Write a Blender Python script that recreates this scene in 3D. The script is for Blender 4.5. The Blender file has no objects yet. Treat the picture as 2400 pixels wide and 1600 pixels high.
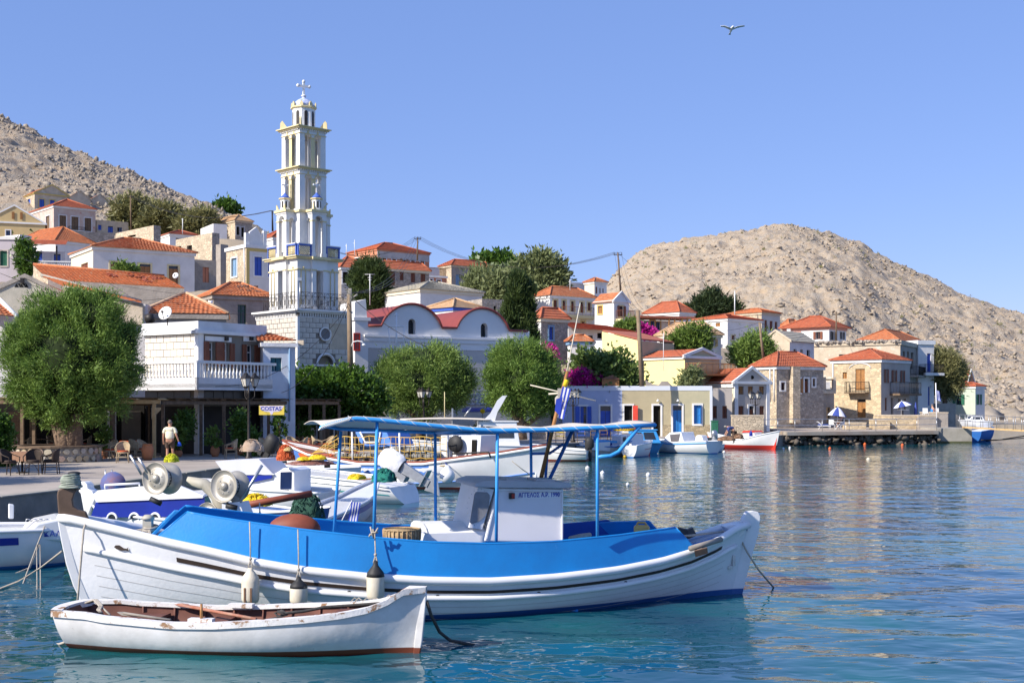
import bpy,math,random
import numpy as np
from mathutils import Vector,Matrix

# ---------------------------------------------------------------- camera, sky, sun, exposure
sc=bpy.context.scene
HC,F,CX,HY=3.2,3000.0,1200.0,950.0
SUN_AZ,SUN_EL=math.radians(235.0),math.radians(35.0)  # azimuth measured from +Y clockwise
cam_d=bpy.data.cameras.new("camera")
cam=bpy.data.objects.new("camera",cam_d)
sc.collection.objects.link(cam)
cam.location=(0,0,HC)
cam.rotation_euler=(math.radians(90),0,0)
cam_d.sensor_width=36.0
cam_d.lens=45.0
cam_d.shift_y=150.0/2400.0
cam_d.clip_start=0.5
cam_d.clip_end=8000.0
sc.camera=cam
world=bpy.data.worlds.new("World")
sc.world=world
world.use_nodes=True
wn=world.node_tree
wn.nodes.clear()
sky=wn.nodes.new("ShaderNodeTexSky")
sky.sky_type='NISHITA'
sky.sun_disc=False
sky.sun_elevation=SUN_EL
sky.sun_rotation=SUN_AZ
sky.altitude=0
sky.air_density=1.0
sky.dust_density=0.1
sky.ozone_density=3.0
bg=wn.nodes.new("ShaderNodeBackground")
bg.inputs['Strength'].default_value=0.086
wo=wn.nodes.new("ShaderNodeOutputWorld")
tint=wn.nodes.new("ShaderNodeMix");tint.data_type='RGBA';tint.blend_type='MULTIPLY'
tint.inputs[0].default_value=1.0
tint.inputs[7].default_value=(1.0,0.92,1.12,1)  # clear violet-blue air, the same all over the sky
wn.links.new(sky.outputs[0],tint.inputs[6])
even=wn.nodes.new("ShaderNodeMix");even.data_type='RGBA'  # hazy summer air evens the dome out from zenith to horizon
even.inputs[0].default_value=0.6
even.inputs[7].default_value=(1.10,1.98,4.5,1)
wn.links.new(tint.outputs[2],even.inputs[6])
wn.links.new(even.outputs[2],bg.inputs[0])
wn.links.new(bg.outputs[0],wo.inputs[0])
sd=bpy.data.lights.new("sun",'SUN')
sd.energy=3.45
sd.angle=math.radians(0.5)
sd.color=(1.0,0.93,0.83)
sun=bpy.data.objects.new("sun",sd)
sc.collection.objects.link(sun)
to_sun=Vector((math.sin(SUN_AZ)*math.cos(SUN_EL),math.cos(SUN_AZ)*math.cos(SUN_EL),math.sin(SUN_EL)))
sun.rotation_euler=to_sun.to_track_quat('Z','Y').to_euler()
sc.view_settings.view_transform='Standard'
sc.view_settings.look='None'
sc.view_settings.exposure=1.0
sc.view_settings.gamma=1.0
sc.view_settings.use_curve_mapping=False
sc.cycles.max_bounces=6
sc.cycles.diffuse_bounces=4
sc.cycles.glossy_bounces=3
sc.cycles.transmission_bounces=4
sc.cycles.transparent_max_bounces=6

# ---------------------------------------------------------------- helpers
rnd=random.Random(11)
rng=np.random.default_rng(5)
COL=sc.collection

def W(px,py,d):
 return Vector(((px-CX)/F*d,d,HC+(HY-py)/F*d))
def ZZ(py,d):
 return HC+(HY-py)/F*d
def GD(py,z=0.0):
 return F*(HC-z)/(py-HY)
def G(px,py,z=0.0):
 d=GD(py,z)
 return Vector(((px-CX)/F*d,d,z))

def worldloc(o):
 v=Vector((0,0,0))
 while o is not None:
  v=v+Vector(o.location)
  o=o.parent
 return v

def thing(name,label,cat,loc=(0,0,0),group=None,rz=0.0):
 o=bpy.data.objects.new(name,None)
 o.empty_display_size=0.2
 COL.objects.link(o)
 o.location=loc
 o.rotation_euler=(0,0,rz)
 o['label']=label
 o['category']=cat
 if group:o['group']=group
 return o

def tag(o,label,cat,group=None):
 o['label']=label
 o['category']=cat
 if group:o['group']=group
 return o

def copy_tree(o,parent=None):
 c=o.copy()
 COL.objects.link(c)
 c.parent=parent
 for ch in o.children:
  copy_tree(ch,c)
 return c

class MB:
 def __init__(s):
  s.v=[];s.f=[];s.sm=[]
 def add(s,vs,fs,smooth=False):
  n=len(s.v)
  s.v.extend([tuple(x)for x in vs])
  s.f.extend([tuple(i+n for i in f)for f in fs])
  s.sm.extend([smooth]*len(fs))
  return s
 def box(s,c,size,rz=0.0,M=None):
  hx,hy,hz=size[0]/2,size[1]/2,size[2]/2
  vs=[Vector((x,y,z))for x in (-hx,hx)for y in (-hy,hy)for z in (-hz,hz)]
  R_=M if M is not None else Matrix.Rotation(rz,3,'Z')
  c=Vector(c)
  vs=[R_@v+c for v in vs]
  s.add(vs,[(0,1,3,2),(4,6,7,5),(0,4,5,1),(2,3,7,6),(0,2,6,4),(1,5,7,3)])
  return s
 def bx(s,x0,x1,y0,y1,z0,z1):
  return s.box(((x0+x1)/2,(y0+y1)/2,(z0+z1)/2),(abs(x1-x0),abs(y1-y0),abs(z1-z0)))
 def obox(s,p,a,b,c):
  """box from corner p spanned by vectors a, b, c"""
  p,a,b,c=Vector(p),Vector(a),Vector(b),Vector(c)
  vs=[p,p+a,p+a+b,p+b,p+c,p+a+c,p+a+b+c,p+b+c]
  s.add(vs,[(0,3,2,1),(4,5,6,7),(0,1,5,4),(1,2,6,5),(2,3,7,6),(3,0,4,7)])
  return s
 def poly(s,pts):
  s.add(pts,[tuple(range(len(pts)))])
  return s
 def prism(s,pts,vec):
  """polygon extruded by vec"""
  n=len(pts);vec=Vector(vec)
  vs=[Vector(p)for p in pts]+[Vector(p)+vec for p in pts]
  fs=[tuple(range(n))[::-1],tuple(range(n,2*n))]
  for i in range(n):
   j=(i+1)%n
   fs.append((i,j,n+j,n+i))
  s.add(vs,fs)
  return s
 def tube(s,pts,r,n=8,cap=True,smooth=True):
  pts=[Vector(p)for p in pts]
  k=len(pts)
  rr=r if isinstance(r,(list,tuple))else [r]*k
  vs=[];fs=[]
  up=None
  for i,p in enumerate(pts):
   t=(pts[min(i+1,k-1)]-pts[max(i-1,0)])
   if t.length<1e-9:t=Vector((0,0,1))
   t.normalize()
   if up is None:
    up=t.orthogonal().normalized()
   a=up-t*up.dot(t)
   if a.length<1e-6:a=t.orthogonal()
   a.normalize();up=a
   b=t.cross(a)
   for j in range(n):
    th=2*math.pi*j/n
    vs.append(p+(a*math.cos(th)+b*math.sin(th))*rr[i])
  for i in range(k-1):
   for j in range(n):
    q=(j+1)%n
    fs.append((i*n+j,i*n+q,(i+1)*n+q,(i+1)*n+j))
  if cap:
   fs.append(tuple(range(n))[::-1]);fs.append(tuple((k-1)*n+j for j in range(n)))
  s.add(vs,fs,smooth)
  return s
 def lathe(s,c,prof,n=16,M=None,cap=True,smooth=True,a0=0.0,a1=2*math.pi):
  """prof: list of (r, z) round local z; M 3x3"""
  c=Vector(c);vs=[];fs=[]
  full=abs(a1-a0-2*math.pi)<1e-6
  m=n if full else n+1
  for r,z in prof:
   for j in range(m):
    th=a0+(a1-a0)*j/n
    v=Vector((r*math.cos(th),r*math.sin(th),z))
    if M is not None:v=M@v
    vs.append(c+v)
  for i in range(len(prof)-1):
   for j in range(n):
    q=(j+1)%m
    fs.append((i*m+j,i*m+q,(i+1)*m+q,(i+1)*m+j))
  if cap and full:
   fs.append(tuple(range(m))[::-1]);fs.append(tuple((len(prof)-1)*m+j for j in range(m)))
  s.add(vs,fs,smooth)
  return s
 def ball(s,c,r,n=12,k=8,M=None):
  rx,ry,rz=(r,r,r)if not isinstance(r,(tuple,list))else r
  prof=[(math.sin(math.pi*i/k),-math.cos(math.pi*i/k))for i in range(k+1)]
  prof[0]=(1e-4,-1);prof[-1]=(1e-4,1)
  S=Matrix(((rx,0,0),(0,ry,0),(0,0,rz)))
  if M is not None:S=M@S
  return s.lathe(c,prof,n,S,cap=False)
 def sheet(s,grid,smooth=True):
  """grid: rows of points"""
  nr,nc=len(grid),len(grid[0])
  vs=[p for row in grid for p in row]
  fs=[(i*nc+j,i*nc+j+1,(i+1)*nc+j+1,(i+1)*nc+j)for i in range(nr-1)for j in range(nc-1)]
  s.add(vs,fs,smooth)
  return s
 def build(s,name,mat,parent=None,world=True,kind=None,loc=None):
  off=Vector((0,0,0))
  if parent is not None and world:off=worldloc(parent)
  if loc is not None:off=Vector(loc)
  me=bpy.data.meshes.new(name)
  ox,oy,oz=off
  me.from_pydata([(x-ox,y-oy,z-oz)for x,y,z in s.v],[],s.f)
  if any(s.sm):
   me.polygons.foreach_set('use_smooth',s.sm)
  me.materials.append(mat)
  me.update()
  o=bpy.data.objects.new(name,me)
  COL.objects.link(o)
  if loc is not None:o.location=loc
  if parent is not None:
   o.parent=parent
   if loc is not None:o.location=Vector(loc)-worldloc(parent)
  if kind:o['kind']=kind
  return o

def solid(o,th,off=-1.0):
 m=o.modifiers.new('solid','SOLIDIFY');m.thickness=th;m.offset=off
 return o
def bevel(o,w=0.02,n=2):
 m=o.modifiers.new('bevel','BEVEL');m.width=w;m.segments=n;m.limit_method='ANGLE'
 return o

# ---------------------------------------------------------------- materials
MATS={}
def node(t,kind,**kw):
 n=t.nodes.new(kind)
 for k,v in kw.items():setattr(n,k,v)
 return n
def mat(name,c1,c2=None,scale=2.0,rough=0.75,bump=0.0,bscale=25.0,metal=0.0,c3=None,spots=0.0,spot_scale=3.0,kind='plain',size=0.3,spec=0.4,joint=None,detail=5.0,zb=None,bstr=0.6):
 """c1 ground colour, c2 worn variant mixed by noise, c3 patch colour"""
 if name in MATS:return MATS[name]
 m=bpy.data.materials.new(name);m.use_nodes=True
 t=m.node_tree;P=t.nodes['Principled BSDF']
 P.inputs['Roughness'].default_value=rough
 P.inputs['Metallic'].default_value=metal
 P.inputs['Specular IOR Level'].default_value=spec
 tc=node(t,'ShaderNodeTexCoord')
 co=tc.outputs['Object']
 L=t.links.new
 if c2 is None:c2=tuple(x*0.85 for x in c1)
 nz=node(t,'ShaderNodeTexNoise');nz.inputs['Scale'].default_value=scale;nz.inputs['Detail'].default_value=detail
 nz.inputs['Roughness'].default_value=0.62
 L(co,nz.inputs['Vector'])
 cr=node(t,'ShaderNodeMapRange');cr.inputs[1].default_value=0.36;cr.inputs[2].default_value=0.66
 L(nz.outputs[0],cr.inputs[0])
 mx=node(t,'ShaderNodeMix',data_type='RGBA')
 mx.inputs[6].default_value=(*c1,1);mx.inputs[7].default_value=(*c2,1)
 L(cr.outputs[0],mx.inputs[0])
 out=mx.outputs[2]
 height=None
 if kind in ('rubble','block'):
  if kind=='rubble':
   mp=node(t,'ShaderNodeMapping');mp.inputs['Scale'].default_value=(1/size,1/size,1.5/size)
   L(co,mp.inputs[0])
   v1=node(t,'ShaderNodeTexVoronoi',feature='F1');v2=node(t,'ShaderNodeTexVoronoi',feature='DISTANCE_TO_EDGE')
   for v in (v1,v2):
    v.inputs['Scale'].default_value=1.0;L(mp.outputs[0],v.inputs['Vector'])
   edge=node(t,'ShaderNodeMapRange');edge.inputs[1].default_value=0.008;edge.inputs[2].default_value=0.06
   L(v2.outputs['Distance'],edge.inputs[0])
   cellc=v1.outputs['Color'];edgeo=edge.outputs[0]
  sp=node(t,'ShaderNodeSeparateColor');L(cellc,sp.inputs[0])
  m2=node(t,'ShaderNodeMix',data_type='RGBA',blend_type='MULTIPLY');m2.inputs[0].default_value=1.0
  cell=node(t,'ShaderNodeMapRange');cell.inputs[3].default_value=0.78;cell.inputs[4].default_value=1.22
  L(sp.outputs[0],cell.inputs[0])
  gr=node(t,'ShaderNodeCombineColor')
  for i in range(3):L(cell.outputs[0],gr.inputs[i])
  L(out,m2.inputs[6]);L(gr.outputs[0],m2.inputs[7])
  m3=node(t,'ShaderNodeMix',data_type='RGBA')
  j=joint or tuple(x*0.6 for x in c1)
  m3.inputs[6].default_value=(*j,1);L(m2.outputs[2],m3.inputs[7]);L(edgeo,m3.inputs[0])
  out=m3.outputs[2];height=edgeo
 if c3 is not None and spots>0:
  n3=node(t,'ShaderNodeTexNoise');n3.inputs['Scale'].default_value=spot_scale;n3.inputs['Detail'].default_value=8.0
  n3.inputs['Roughness'].default_value=0.7
  L(co,n3.inputs['Vector'])
  r3=node(t,'ShaderNodeMapRange');th=0.72-spots*0.4
  r3.inputs[1].default_value=th;r3.inputs[2].default_value=th+0.06
  L(n3.outputs[0],r3.inputs[0])
  m4=node(t,'ShaderNodeMix',data_type='RGBA');L(r3.outputs[0],m4.inputs[0]);L(out,m4.inputs[6])
  m4.inputs[7].default_value=(*c3,1);out=m4.outputs[2]
 if zb is not None:  # painted boot-top below a height (zb, colour)
  sx=node(t,'ShaderNodeSeparateXYZ');L(co,sx.inputs[0])
  zz=sx.outputs[2]
  r5=node(t,'ShaderNodeMapRange');r5.inputs[1].default_value=zb[0]+0.006;r5.inputs[2].default_value=zb[0]-0.006
  L(zz,r5.inputs[0])
  m5=node(t,'ShaderNodeMix',data_type='RGBA');L(r5.outputs[0],m5.inputs[0]);L(out,m5.inputs[6])
  m5.inputs[7].default_value=(*zb[1],1);out=m5.outputs[2]
 L(out,P.inputs['Base Color'])
 if bump>0 or height is not None:
  bp=node(t,'ShaderNodeBump');bp.inputs['Strength'].default_value=bstr;bp.inputs['Distance'].default_value=bump if bump>0 else 0.03
  nb=node(t,'ShaderNodeTexNoise');nb.inputs['Scale'].default_value=bscale;nb.inputs['Detail'].default_value=6
  L(co,nb.inputs['Vector'])
  if height is not None:
   ad=node(t,'ShaderNodeMath',operation='ADD');L(height,ad.inputs[0]);L(nb.outputs[0],ad.inputs[1]);L(ad.outputs[0],bp.inputs['Height'])
  else :
   L(nb.outputs[0],bp.inputs['Height'])
  L(bp.outputs[0],P.inputs['Normal'])
 MATS[name]=m
 return m

def leafmat(name,c1,c2,rough=0.55,trans=0.25,scale=0.8):
 m=bpy.data.materials.new(name);m.use_nodes=True
 t=m.node_tree;P=t.nodes['Principled BSDF'];L=t.links.new
 P.inputs['Roughness'].default_value=rough;P.inputs['Specular IOR Level'].default_value=0.3
 g=node(t,'ShaderNodeNewGeometry');tc=node(t,'ShaderNodeTexCoord')
 nz=node(t,'ShaderNodeTexNoise');nz.inputs['Scale'].default_value=scale;nz.inputs['Detail'].default_value=3
 L(tc.outputs['Object'],nz.inputs['Vector'])
 mr=node(t,'ShaderNodeMapRange');mr.inputs[1].default_value=0.35;mr.inputs[2].default_value=0.65;L(nz.outputs[0],mr.inputs[0])
 ad=node(t,'ShaderNodeMath',operation='MULTIPLY_ADD');L(g.outputs['Random Per Island'],ad.inputs[0]);ad.inputs[1].default_value=0.6
 ml=node(t,'ShaderNodeMath',operation='MULTIPLY');L(mr.outputs[0],ml.inputs[0]);ml.inputs[1].default_value=0.5
 L(ml.outputs[0],ad.inputs[2])
 mx=node(t,'ShaderNodeMix',data_type='RGBA');mx.inputs[6].default_value=(*c1,1);mx.inputs[7].default_value=(*c2,1)
 L(ad.outputs[0],mx.inputs[0]);L(mx.outputs[2],P.inputs['Base Color'])
 tr=node(t,'ShaderNodeBsdfTranslucent');L(mx.outputs[2],tr.inputs[0])
 ms=node(t,'ShaderNodeMixShader');ms.inputs[0].default_value=trans
 L(P.outputs[0],ms.inputs[1]);L(tr.outputs[0],ms.inputs[2])
 L(ms.outputs[0],t.nodes['Material Output'].inputs['Surface'])
 MATS[name]=m
 return m

M_white=mat('white_plaster',(0.80,0.79,0.77),(0.70,0.69,0.665),0.9,bump=0.01,bscale=12,c3=(0.56,0.53,0.48),spots=0.05,spot_scale=0.8,detail=8)
M_whiteold=mat('old_white_plaster',(0.72,0.72,0.73),(0.58,0.57,0.56),1.1,bump=0.02,bscale=9,c3=(0.42,0.38,0.33),spots=0.12,spot_scale=1.3)
M_lilac=mat('shade_toned_plaster',(0.76,0.73,0.70),(0.64,0.61,0.585),0.7,bump=0.015,bscale=10,c3=(0.46,0.44,0.42),spots=0.14,spot_scale=0.9)  # white plaster toned down: shade of sun-averted walls put in its colour
M_greyw=mat('grey_plaster',(0.54,0.52,0.50),(0.42,0.40,0.38),0.5,bump=0.01,bscale=10)
M_cream=mat('cream_plaster',(0.74,0.66,0.50),(0.68,0.60,0.45),1.2,bump=0.01)
M_creamtrim=mat('cream_trim',(0.74,0.63,0.36),(0.67,0.56,0.30),2.0)
M_ochre=mat('ochre_trim',(0.62,0.47,0.16),(0.55,0.42,0.15),2.0)
M_yellow=mat('yellow_plaster',(0.83,0.70,0.33),(0.79,0.66,0.31),0.6,bump=0.008)
M_sand=mat('sand_plaster',(0.50,0.43,0.30),(0.44,0.37,0.25),0.7,bump=0.012)
M_coral=mat('coral_plaster',(0.62,0.25,0.14),(0.55,0.22,0.13),0.8,bump=0.008)
M_pink=mat('faded_pink_plaster',(0.52,0.38,0.32),(0.56,0.50,0.44),0.9,bump=0.02,c3=(0.45,0.22,0.16),spots=0.35,spot_scale=1.6)
M_blueplaster=mat('blue_plaster',(0.45,0.51,0.68),(0.40,0.46,0.62),1.0,bump=0.015,c3=(0.40,0.45,0.55),spots=0.1)
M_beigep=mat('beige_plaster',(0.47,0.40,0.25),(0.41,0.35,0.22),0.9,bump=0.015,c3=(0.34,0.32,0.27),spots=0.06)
M_greigep=mat('greige_plaster',(0.50,0.44,0.38),(0.47,0.41,0.355),0.8,bump=0.008)
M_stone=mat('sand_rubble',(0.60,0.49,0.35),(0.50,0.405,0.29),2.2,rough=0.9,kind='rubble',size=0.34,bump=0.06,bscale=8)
M_stoneg=mat('grey_shaded_rubble',(0.44,0.38,0.32),(0.33,0.285,0.24),2.5,rough=0.9,kind='rubble',size=0.32,bump=0.06,bscale=8,joint=(0.27,0.24,0.20))  # grey rubble, also painting the shaded sides of sandy rubble houses
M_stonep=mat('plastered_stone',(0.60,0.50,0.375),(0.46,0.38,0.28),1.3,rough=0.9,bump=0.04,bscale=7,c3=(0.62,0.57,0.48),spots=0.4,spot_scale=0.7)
M_stoned=mat('dark_shaded_render',(0.38,0.335,0.29),(0.28,0.245,0.21),1.4,rough=0.9,bump=0.04,bscale=7,c3=(0.36,0.33,0.29),spots=0.3)  # dark wall tone, also painting shade on the right sides of stone houses
M_ashlar=mat('ashlar_stone',(0.66,0.61,0.54),(0.55,0.50,0.43),2.0,rough=0.88,bump=0.02,bscale=16,c3=(0.42,0.37,0.30),spots=0.1,spot_scale=4)
M_panel=mat('pale_block_cladding',(0.72,0.655,0.555),(0.68,0.61,0.51),1.2,rough=0.8,bump=0.006)
M_mortar=mat('mortar',(0.42,0.37,0.31),(0.36,0.32,0.26),3.0,rough=0.95)
M_glass=mat('dark_window_glass',(0.02,0.025,0.035),(0.04,0.045,0.055),1.0,rough=0.08,spec=0.6)
M_dark=mat('dark_interior',(0.012,0.011,0.010),(0.02,0.018,0.016),2.0,rough=0.9,spec=0.1)
M_brown=mat('brown_shutter_paint',(0.22,0.075,0.035),(0.17,0.055,0.028),5.0,rough=0.55)
M_wood=mat('varnished_wood',(0.40,0.19,0.06),(0.28,0.13,0.045),6.0,rough=0.5)
M_oldwood=mat('weathered_wood',(0.20,0.135,0.085),(0.12,0.08,0.05),7.0,rough=0.85,bump=0.01)
M_palewood=mat('pale_pine_wood',(0.62,0.42,0.20),(0.50,0.32,0.14),5.0,rough=0.7)
M_bluep=mat('blue_shutter_paint',(0.05,0.12,0.52),(0.04,0.10,0.44),4.0,rough=0.5)
M_skyp=mat('azure_paint',(0.03,0.22,0.58),(0.03,0.19,0.52),4.0,rough=0.5)
M_pbluep=mat('faded_blue_paint',(0.22,0.36,0.52),(0.18,0.30,0.46),4.0,rough=0.7)
M_redp=mat('red_paint',(0.55,0.04,0.02),(0.45,0.035,0.02),4.0,rough=0.5)
M_greenp=mat('green_paint',(0.02,0.14,0.08),(0.02,0.11,0.06),4.0,rough=0.6)
M_teal=mat('teal_paint',(0.02,0.13,0.17),(0.02,0.10,0.14),3.0,rough=0.6)
M_iron=mat('black_iron',(0.025,0.024,0.024),(0.05,0.04,0.035),8.0,rough=0.5,metal=0.4)
M_steel=mat('galvanised_steel',(0.52,0.53,0.54),(0.42,0.43,0.44),8.0,rough=0.35,metal=0.8)
M_concrete=mat('concrete',(0.38,0.35,0.30),(0.28,0.26,0.22),1.2,rough=0.92,bump=0.02,bscale=12,c3=(0.20,0.18,0.15),spots=0.1,spot_scale=2.0)
M_ridge=mat('mortared_ridge',(0.60,0.42,0.27),(0.50,0.30,0.18),3.0,rough=0.9)
M_whitepaint=mat('white_paint',(0.80,0.80,0.80),(0.75,0.745,0.74),3.0,rough=0.4)

# ---------------------------------------------------------------- houses
def roofmat(name,c1,c2,c3,spots=0.25):
 return mat(name,c1,c2,2.5,rough=0.85,bump=0.02,bscale=14,c3=c3,spots=spots,spot_scale=5.0,detail=8)
R_orange=roofmat('orange_clay_tiles',(0.56,0.20,0.08),(0.36,0.115,0.05),(0.58,0.33,0.19),.42)
R_red=roofmat('red_clay_tiles',(0.50,0.145,0.065),(0.34,0.095,0.05),(0.50,0.24,0.14),.36)
R_dull=roofmat('dull_red_tiles',(0.42,0.13,0.075),(0.36,0.11,0.065),(0.50,0.18,0.10))
R_tan=roofmat('weathered_tan_tiles',(0.56,0.36,0.20),(0.44,0.29,0.17),(0.62,0.46,0.30),0.4)
R_old=roofmat('old_orange_tiles',(0.58,0.20,0.075),(0.38,0.125,0.055),(0.46,0.33,0.22),0.35)
R_grey=roofmat('grey_tiles',(0.42,0.38,0.31),(0.30,0.28,0.22),(0.52,0.48,0.40),0.4)

TERR=[]  # ground control points (x, y, z)

def roof_plane(mb,a,b,c,d,course=0.36,barrel=0.0,drop=0.045,hole=None,wav=0.035):
 """a,b eave ends; c,d ridge ends (c above b, d above a)"""
 a,b,c,d=Vector(a),Vector(b),Vector(c),Vector(d)
 L=max((d-a).length,(c-b).length)
 n=max(3,int(round(L/course)))
 nrm=(b-a).cross(d-a)
 if nrm.length<1e-6:nrm=(b-a).cross(c-a)
 nrm.normalize()
 if nrm.z<0:nrm=-nrm
 for i in range(n):
  t0,t1=i/n,(i+1)/n
  l0,r0=a.lerp(d,t0),b.lerp(c,t0)
  l1,r1=a.lerp(d,t1),b.lerp(c,t1)
  up0,up1=nrm*drop,nrm*0.0
  if barrel<=0:
   mb.add([l0,r0,r0+up0,l0+up0,r1+up1,l1+up1],[(0,1,2,3),(3,2,4,5)])
  else :
   w=(r0-l0).length
   k=max(2,int(w/barrel)*2)
   vs=[]
   for j in range(k+1):
    s=j/k
    h=nrm*(wav if j%2 else 0.0)
    jit=nrm*(rnd.uniform(-0.008,0.012))
    p0=l0.lerp(r0,s);p1=l1.lerp(r1,s)
    vs+=[p0,p0+up0+h+jit,p1+h*1.0-nrm*0.004]
   fs=[]
   for j in range(k):
    q=j*3
    if hole and hole(l0.lerp(r0,(j+.5)/k),i,j):continue
    fs+=[(q,q+3,q+4,q+1),(q+1,q+4,q+5,q+2)]
   mb.add(vs,fs)
 return mb

class Face:
 """vertical wall plane: starts at corner O, runs along unit dirn, outward normal nrm"""
 def __init__(s,O,dirn,nrm,length):
  s.O,s.d,s.n,s.L=Vector(O),Vector(dirn),Vector(nrm),length
 def u(s,px):
  k=(px-CX)/F
  den=s.d.x-k*s.d.y
  return (k*s.O.y-s.O.x)/den
 def depth(s,u):
  return s.O.y+s.d.y*u
 def z(s,py,u):
  return HC+(HY-py)/F*s.depth(u)
 def p(s,u,z,out=0.0):
  return Vector((s.O.x,s.O.y,0))+s.d*u+s.n*out+Vector((0,0,z))
 def rect(s,x0,x1,y0,y1):
  u0,u1=s.u(x0),s.u(x1)
  if u0>u1:u0,u1=u1,u0
  um=(u0+u1)/2
  return u0,u1,s.z(y1,um),s.z(y0,um)
 def box(s,mb,u0,u1,z0,z1,o0,o1):
  mb.obox(s.p(u0,z0,o0),s.d*(u1-u0),s.n*(o1-o0),Vector((0,0,z1-z0)))

def wall_holes(mb,fc,u0,u1,z0,z1,holes,depth=0.24):
 us=sorted(set([u0,u1]+[min(max(h[i],u0),u1)for h in holes for i in (0,1)]))
 zs=sorted(set([z0,z1]+[min(max(h[i],z0),z1)for h in holes for i in (2,3)]))
 for i in range(len(us)-1):
  for j in range(len(zs)-1):
   um,zm=(us[i]+us[i+1])/2,(zs[j]+zs[j+1])/2
   if any(h[0]<um<h[1]and h[2]<zm<h[3]for h in holes):continue
   mb.add([fc.p(us[i],zs[j]),fc.p(us[i+1],zs[j]),fc.p(us[i+1],zs[j+1]),fc.p(us[i],zs[j+1])],[(0,1,2,3)])
 for h in holes:
  a,b,c,d=h[0],h[1],h[2],h[3]
  f=lambda u,z,o:fc.p(u,z,o)
  mb.add([f(a,c,0),f(a,d,0),f(a,d,-depth),f(a,c,-depth)],[(0,1,2,3)])
  mb.add([f(b,c,0),f(b,d,0),f(b,d,-depth),f(b,c,-depth)],[(0,1,2,3)])
  mb.add([f(a,d,0),f(b,d,0),f(b,d,-depth),f(a,d,-depth)],[(0,1,2,3)])
  mb.add([f(a,c,0),f(b,c,0),f(b,c,-depth),f(a,c,-depth)],[(0,1,2,3)])

def window(parent,fc,r,style='gl',m=None,frame=None,fw=0.14,dep=0.24,pn='window'):
 """style: gl glass with mullions, sh closed shutters, op open shutters, dr door, dk dark opening, hf one leaf open"""
 u0,u1,z0,z1=r
 w,h=u1-u0,z1-z0
 mb=MB()
 o=-dep+0.01
 mb.add([fc.p(u0,z0,o),fc.p(u1,z0,o),fc.p(u1,z1,o),fc.p(u0,z1,o)],[(0,1,2,3)])
 root=mb.build(pn,M_dark if style in ('dk',)else M_glass,parent)
 m=m or M_brown
 if frame is not None:
  fb=MB()
  fc.box(fb,u0-fw,u0,z0-(0 if style=='dr' else fw),z1+fw,0.002,0.06)
  fc.box(fb,u1,u1+fw,z0-(0 if style=='dr' else fw),z1+fw,0.002,0.06)
  fc.box(fb,u0,u1,z1,z1+fw,0.002,0.06)
  if style!='dr':fc.box(fb,u0,u1,z0-fw,z0,0.002,0.08)
  fb.build('frame',frame,root)
 if style in ('gl','op','hf','dk2'):
  sb=MB();t=0.045
  fc.box(sb,u0,u0+t,z0,z1,o+0.005,o+0.05);fc.box(sb,u1-t,u1,z0,z1,o+0.005,o+0.05)
  fc.box(sb,u0+t,u1-t,z1-t,z1,o+0.005,o+0.05);fc.box(sb,u0+t,u1-t,z0,z0+t,o+0.005,o+0.05)
  fc.box(sb,(u0+u1)/2-t/2,(u0+u1)/2+t/2,z0+t,z1-t,o+0.005,o+0.045)
  if h>1.0:fc.box(sb,u0+t,u1-t,z0+h*0.68,z0+h*0.68+t,o+0.006,o+0.048)
  sb.build('sash',M_whitepaint if style=='gl' and m is M_brown and frame is None else m,root)
 if style in ('sh','hf','dr'):
  leaves=[(u0,(u0+u1)/2-0.01),((u0+u1)/2+0.01,u1)]
  if style=='hf':leaves=leaves[:1]
  zt=z1 if style!='dr' else z0+h*0.84
  for a,b in leaves:
   lb=MB()
   fc.box(lb,a+0.01,b-0.01,z0+0.01,zt-0.01,o+0.06,o+0.09)
   bw=min(0.09,(b-a)*0.2)
   fc.box(lb,a+0.01,a+bw,z0+0.01,zt-0.01,o+0.091,o+0.115)
   fc.box(lb,b-bw,b-0.01,z0+0.01,zt-0.01,o+0.091,o+0.115)
   for f_ in ((0,0.07),(0.47,0.54),(0.93,1.0)):
    fc.box(lb,a+bw,b-bw,z0+0.01+(zt-z0-0.02)*f_[0],z0+0.01+(zt-z0-0.02)*f_[1],o+0.091,o+0.112)
   lb.build('shutter' if style!='dr' else 'door_leaf',m,root)
 if style=='op':
  for sgn,a in ((-1,u0),(1,u1)):
   lb=MB();w2=w/2*0.96
   b=a+sgn*w2
   fc.box(lb,min(a,b),max(a,b),z0,z1,0.07,0.10)
   n=max(3,int(h/0.16))
   for i in range(n):
    zz=z0+h*(i+0.25)/n
    fc.box(lb,min(a,b)+0.05,max(a,b)-0.05,zz,zz+h/n*0.45,0.101,0.118)
   lb.build('shutter',m,root)
 return root

def gable_wall(mb,fc,u0,u1,z0,um,za):
 mb.add([fc.p(u0,z0),fc.p(u1,z0),fc.p(um,za)],[(0,1,2)])

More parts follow.
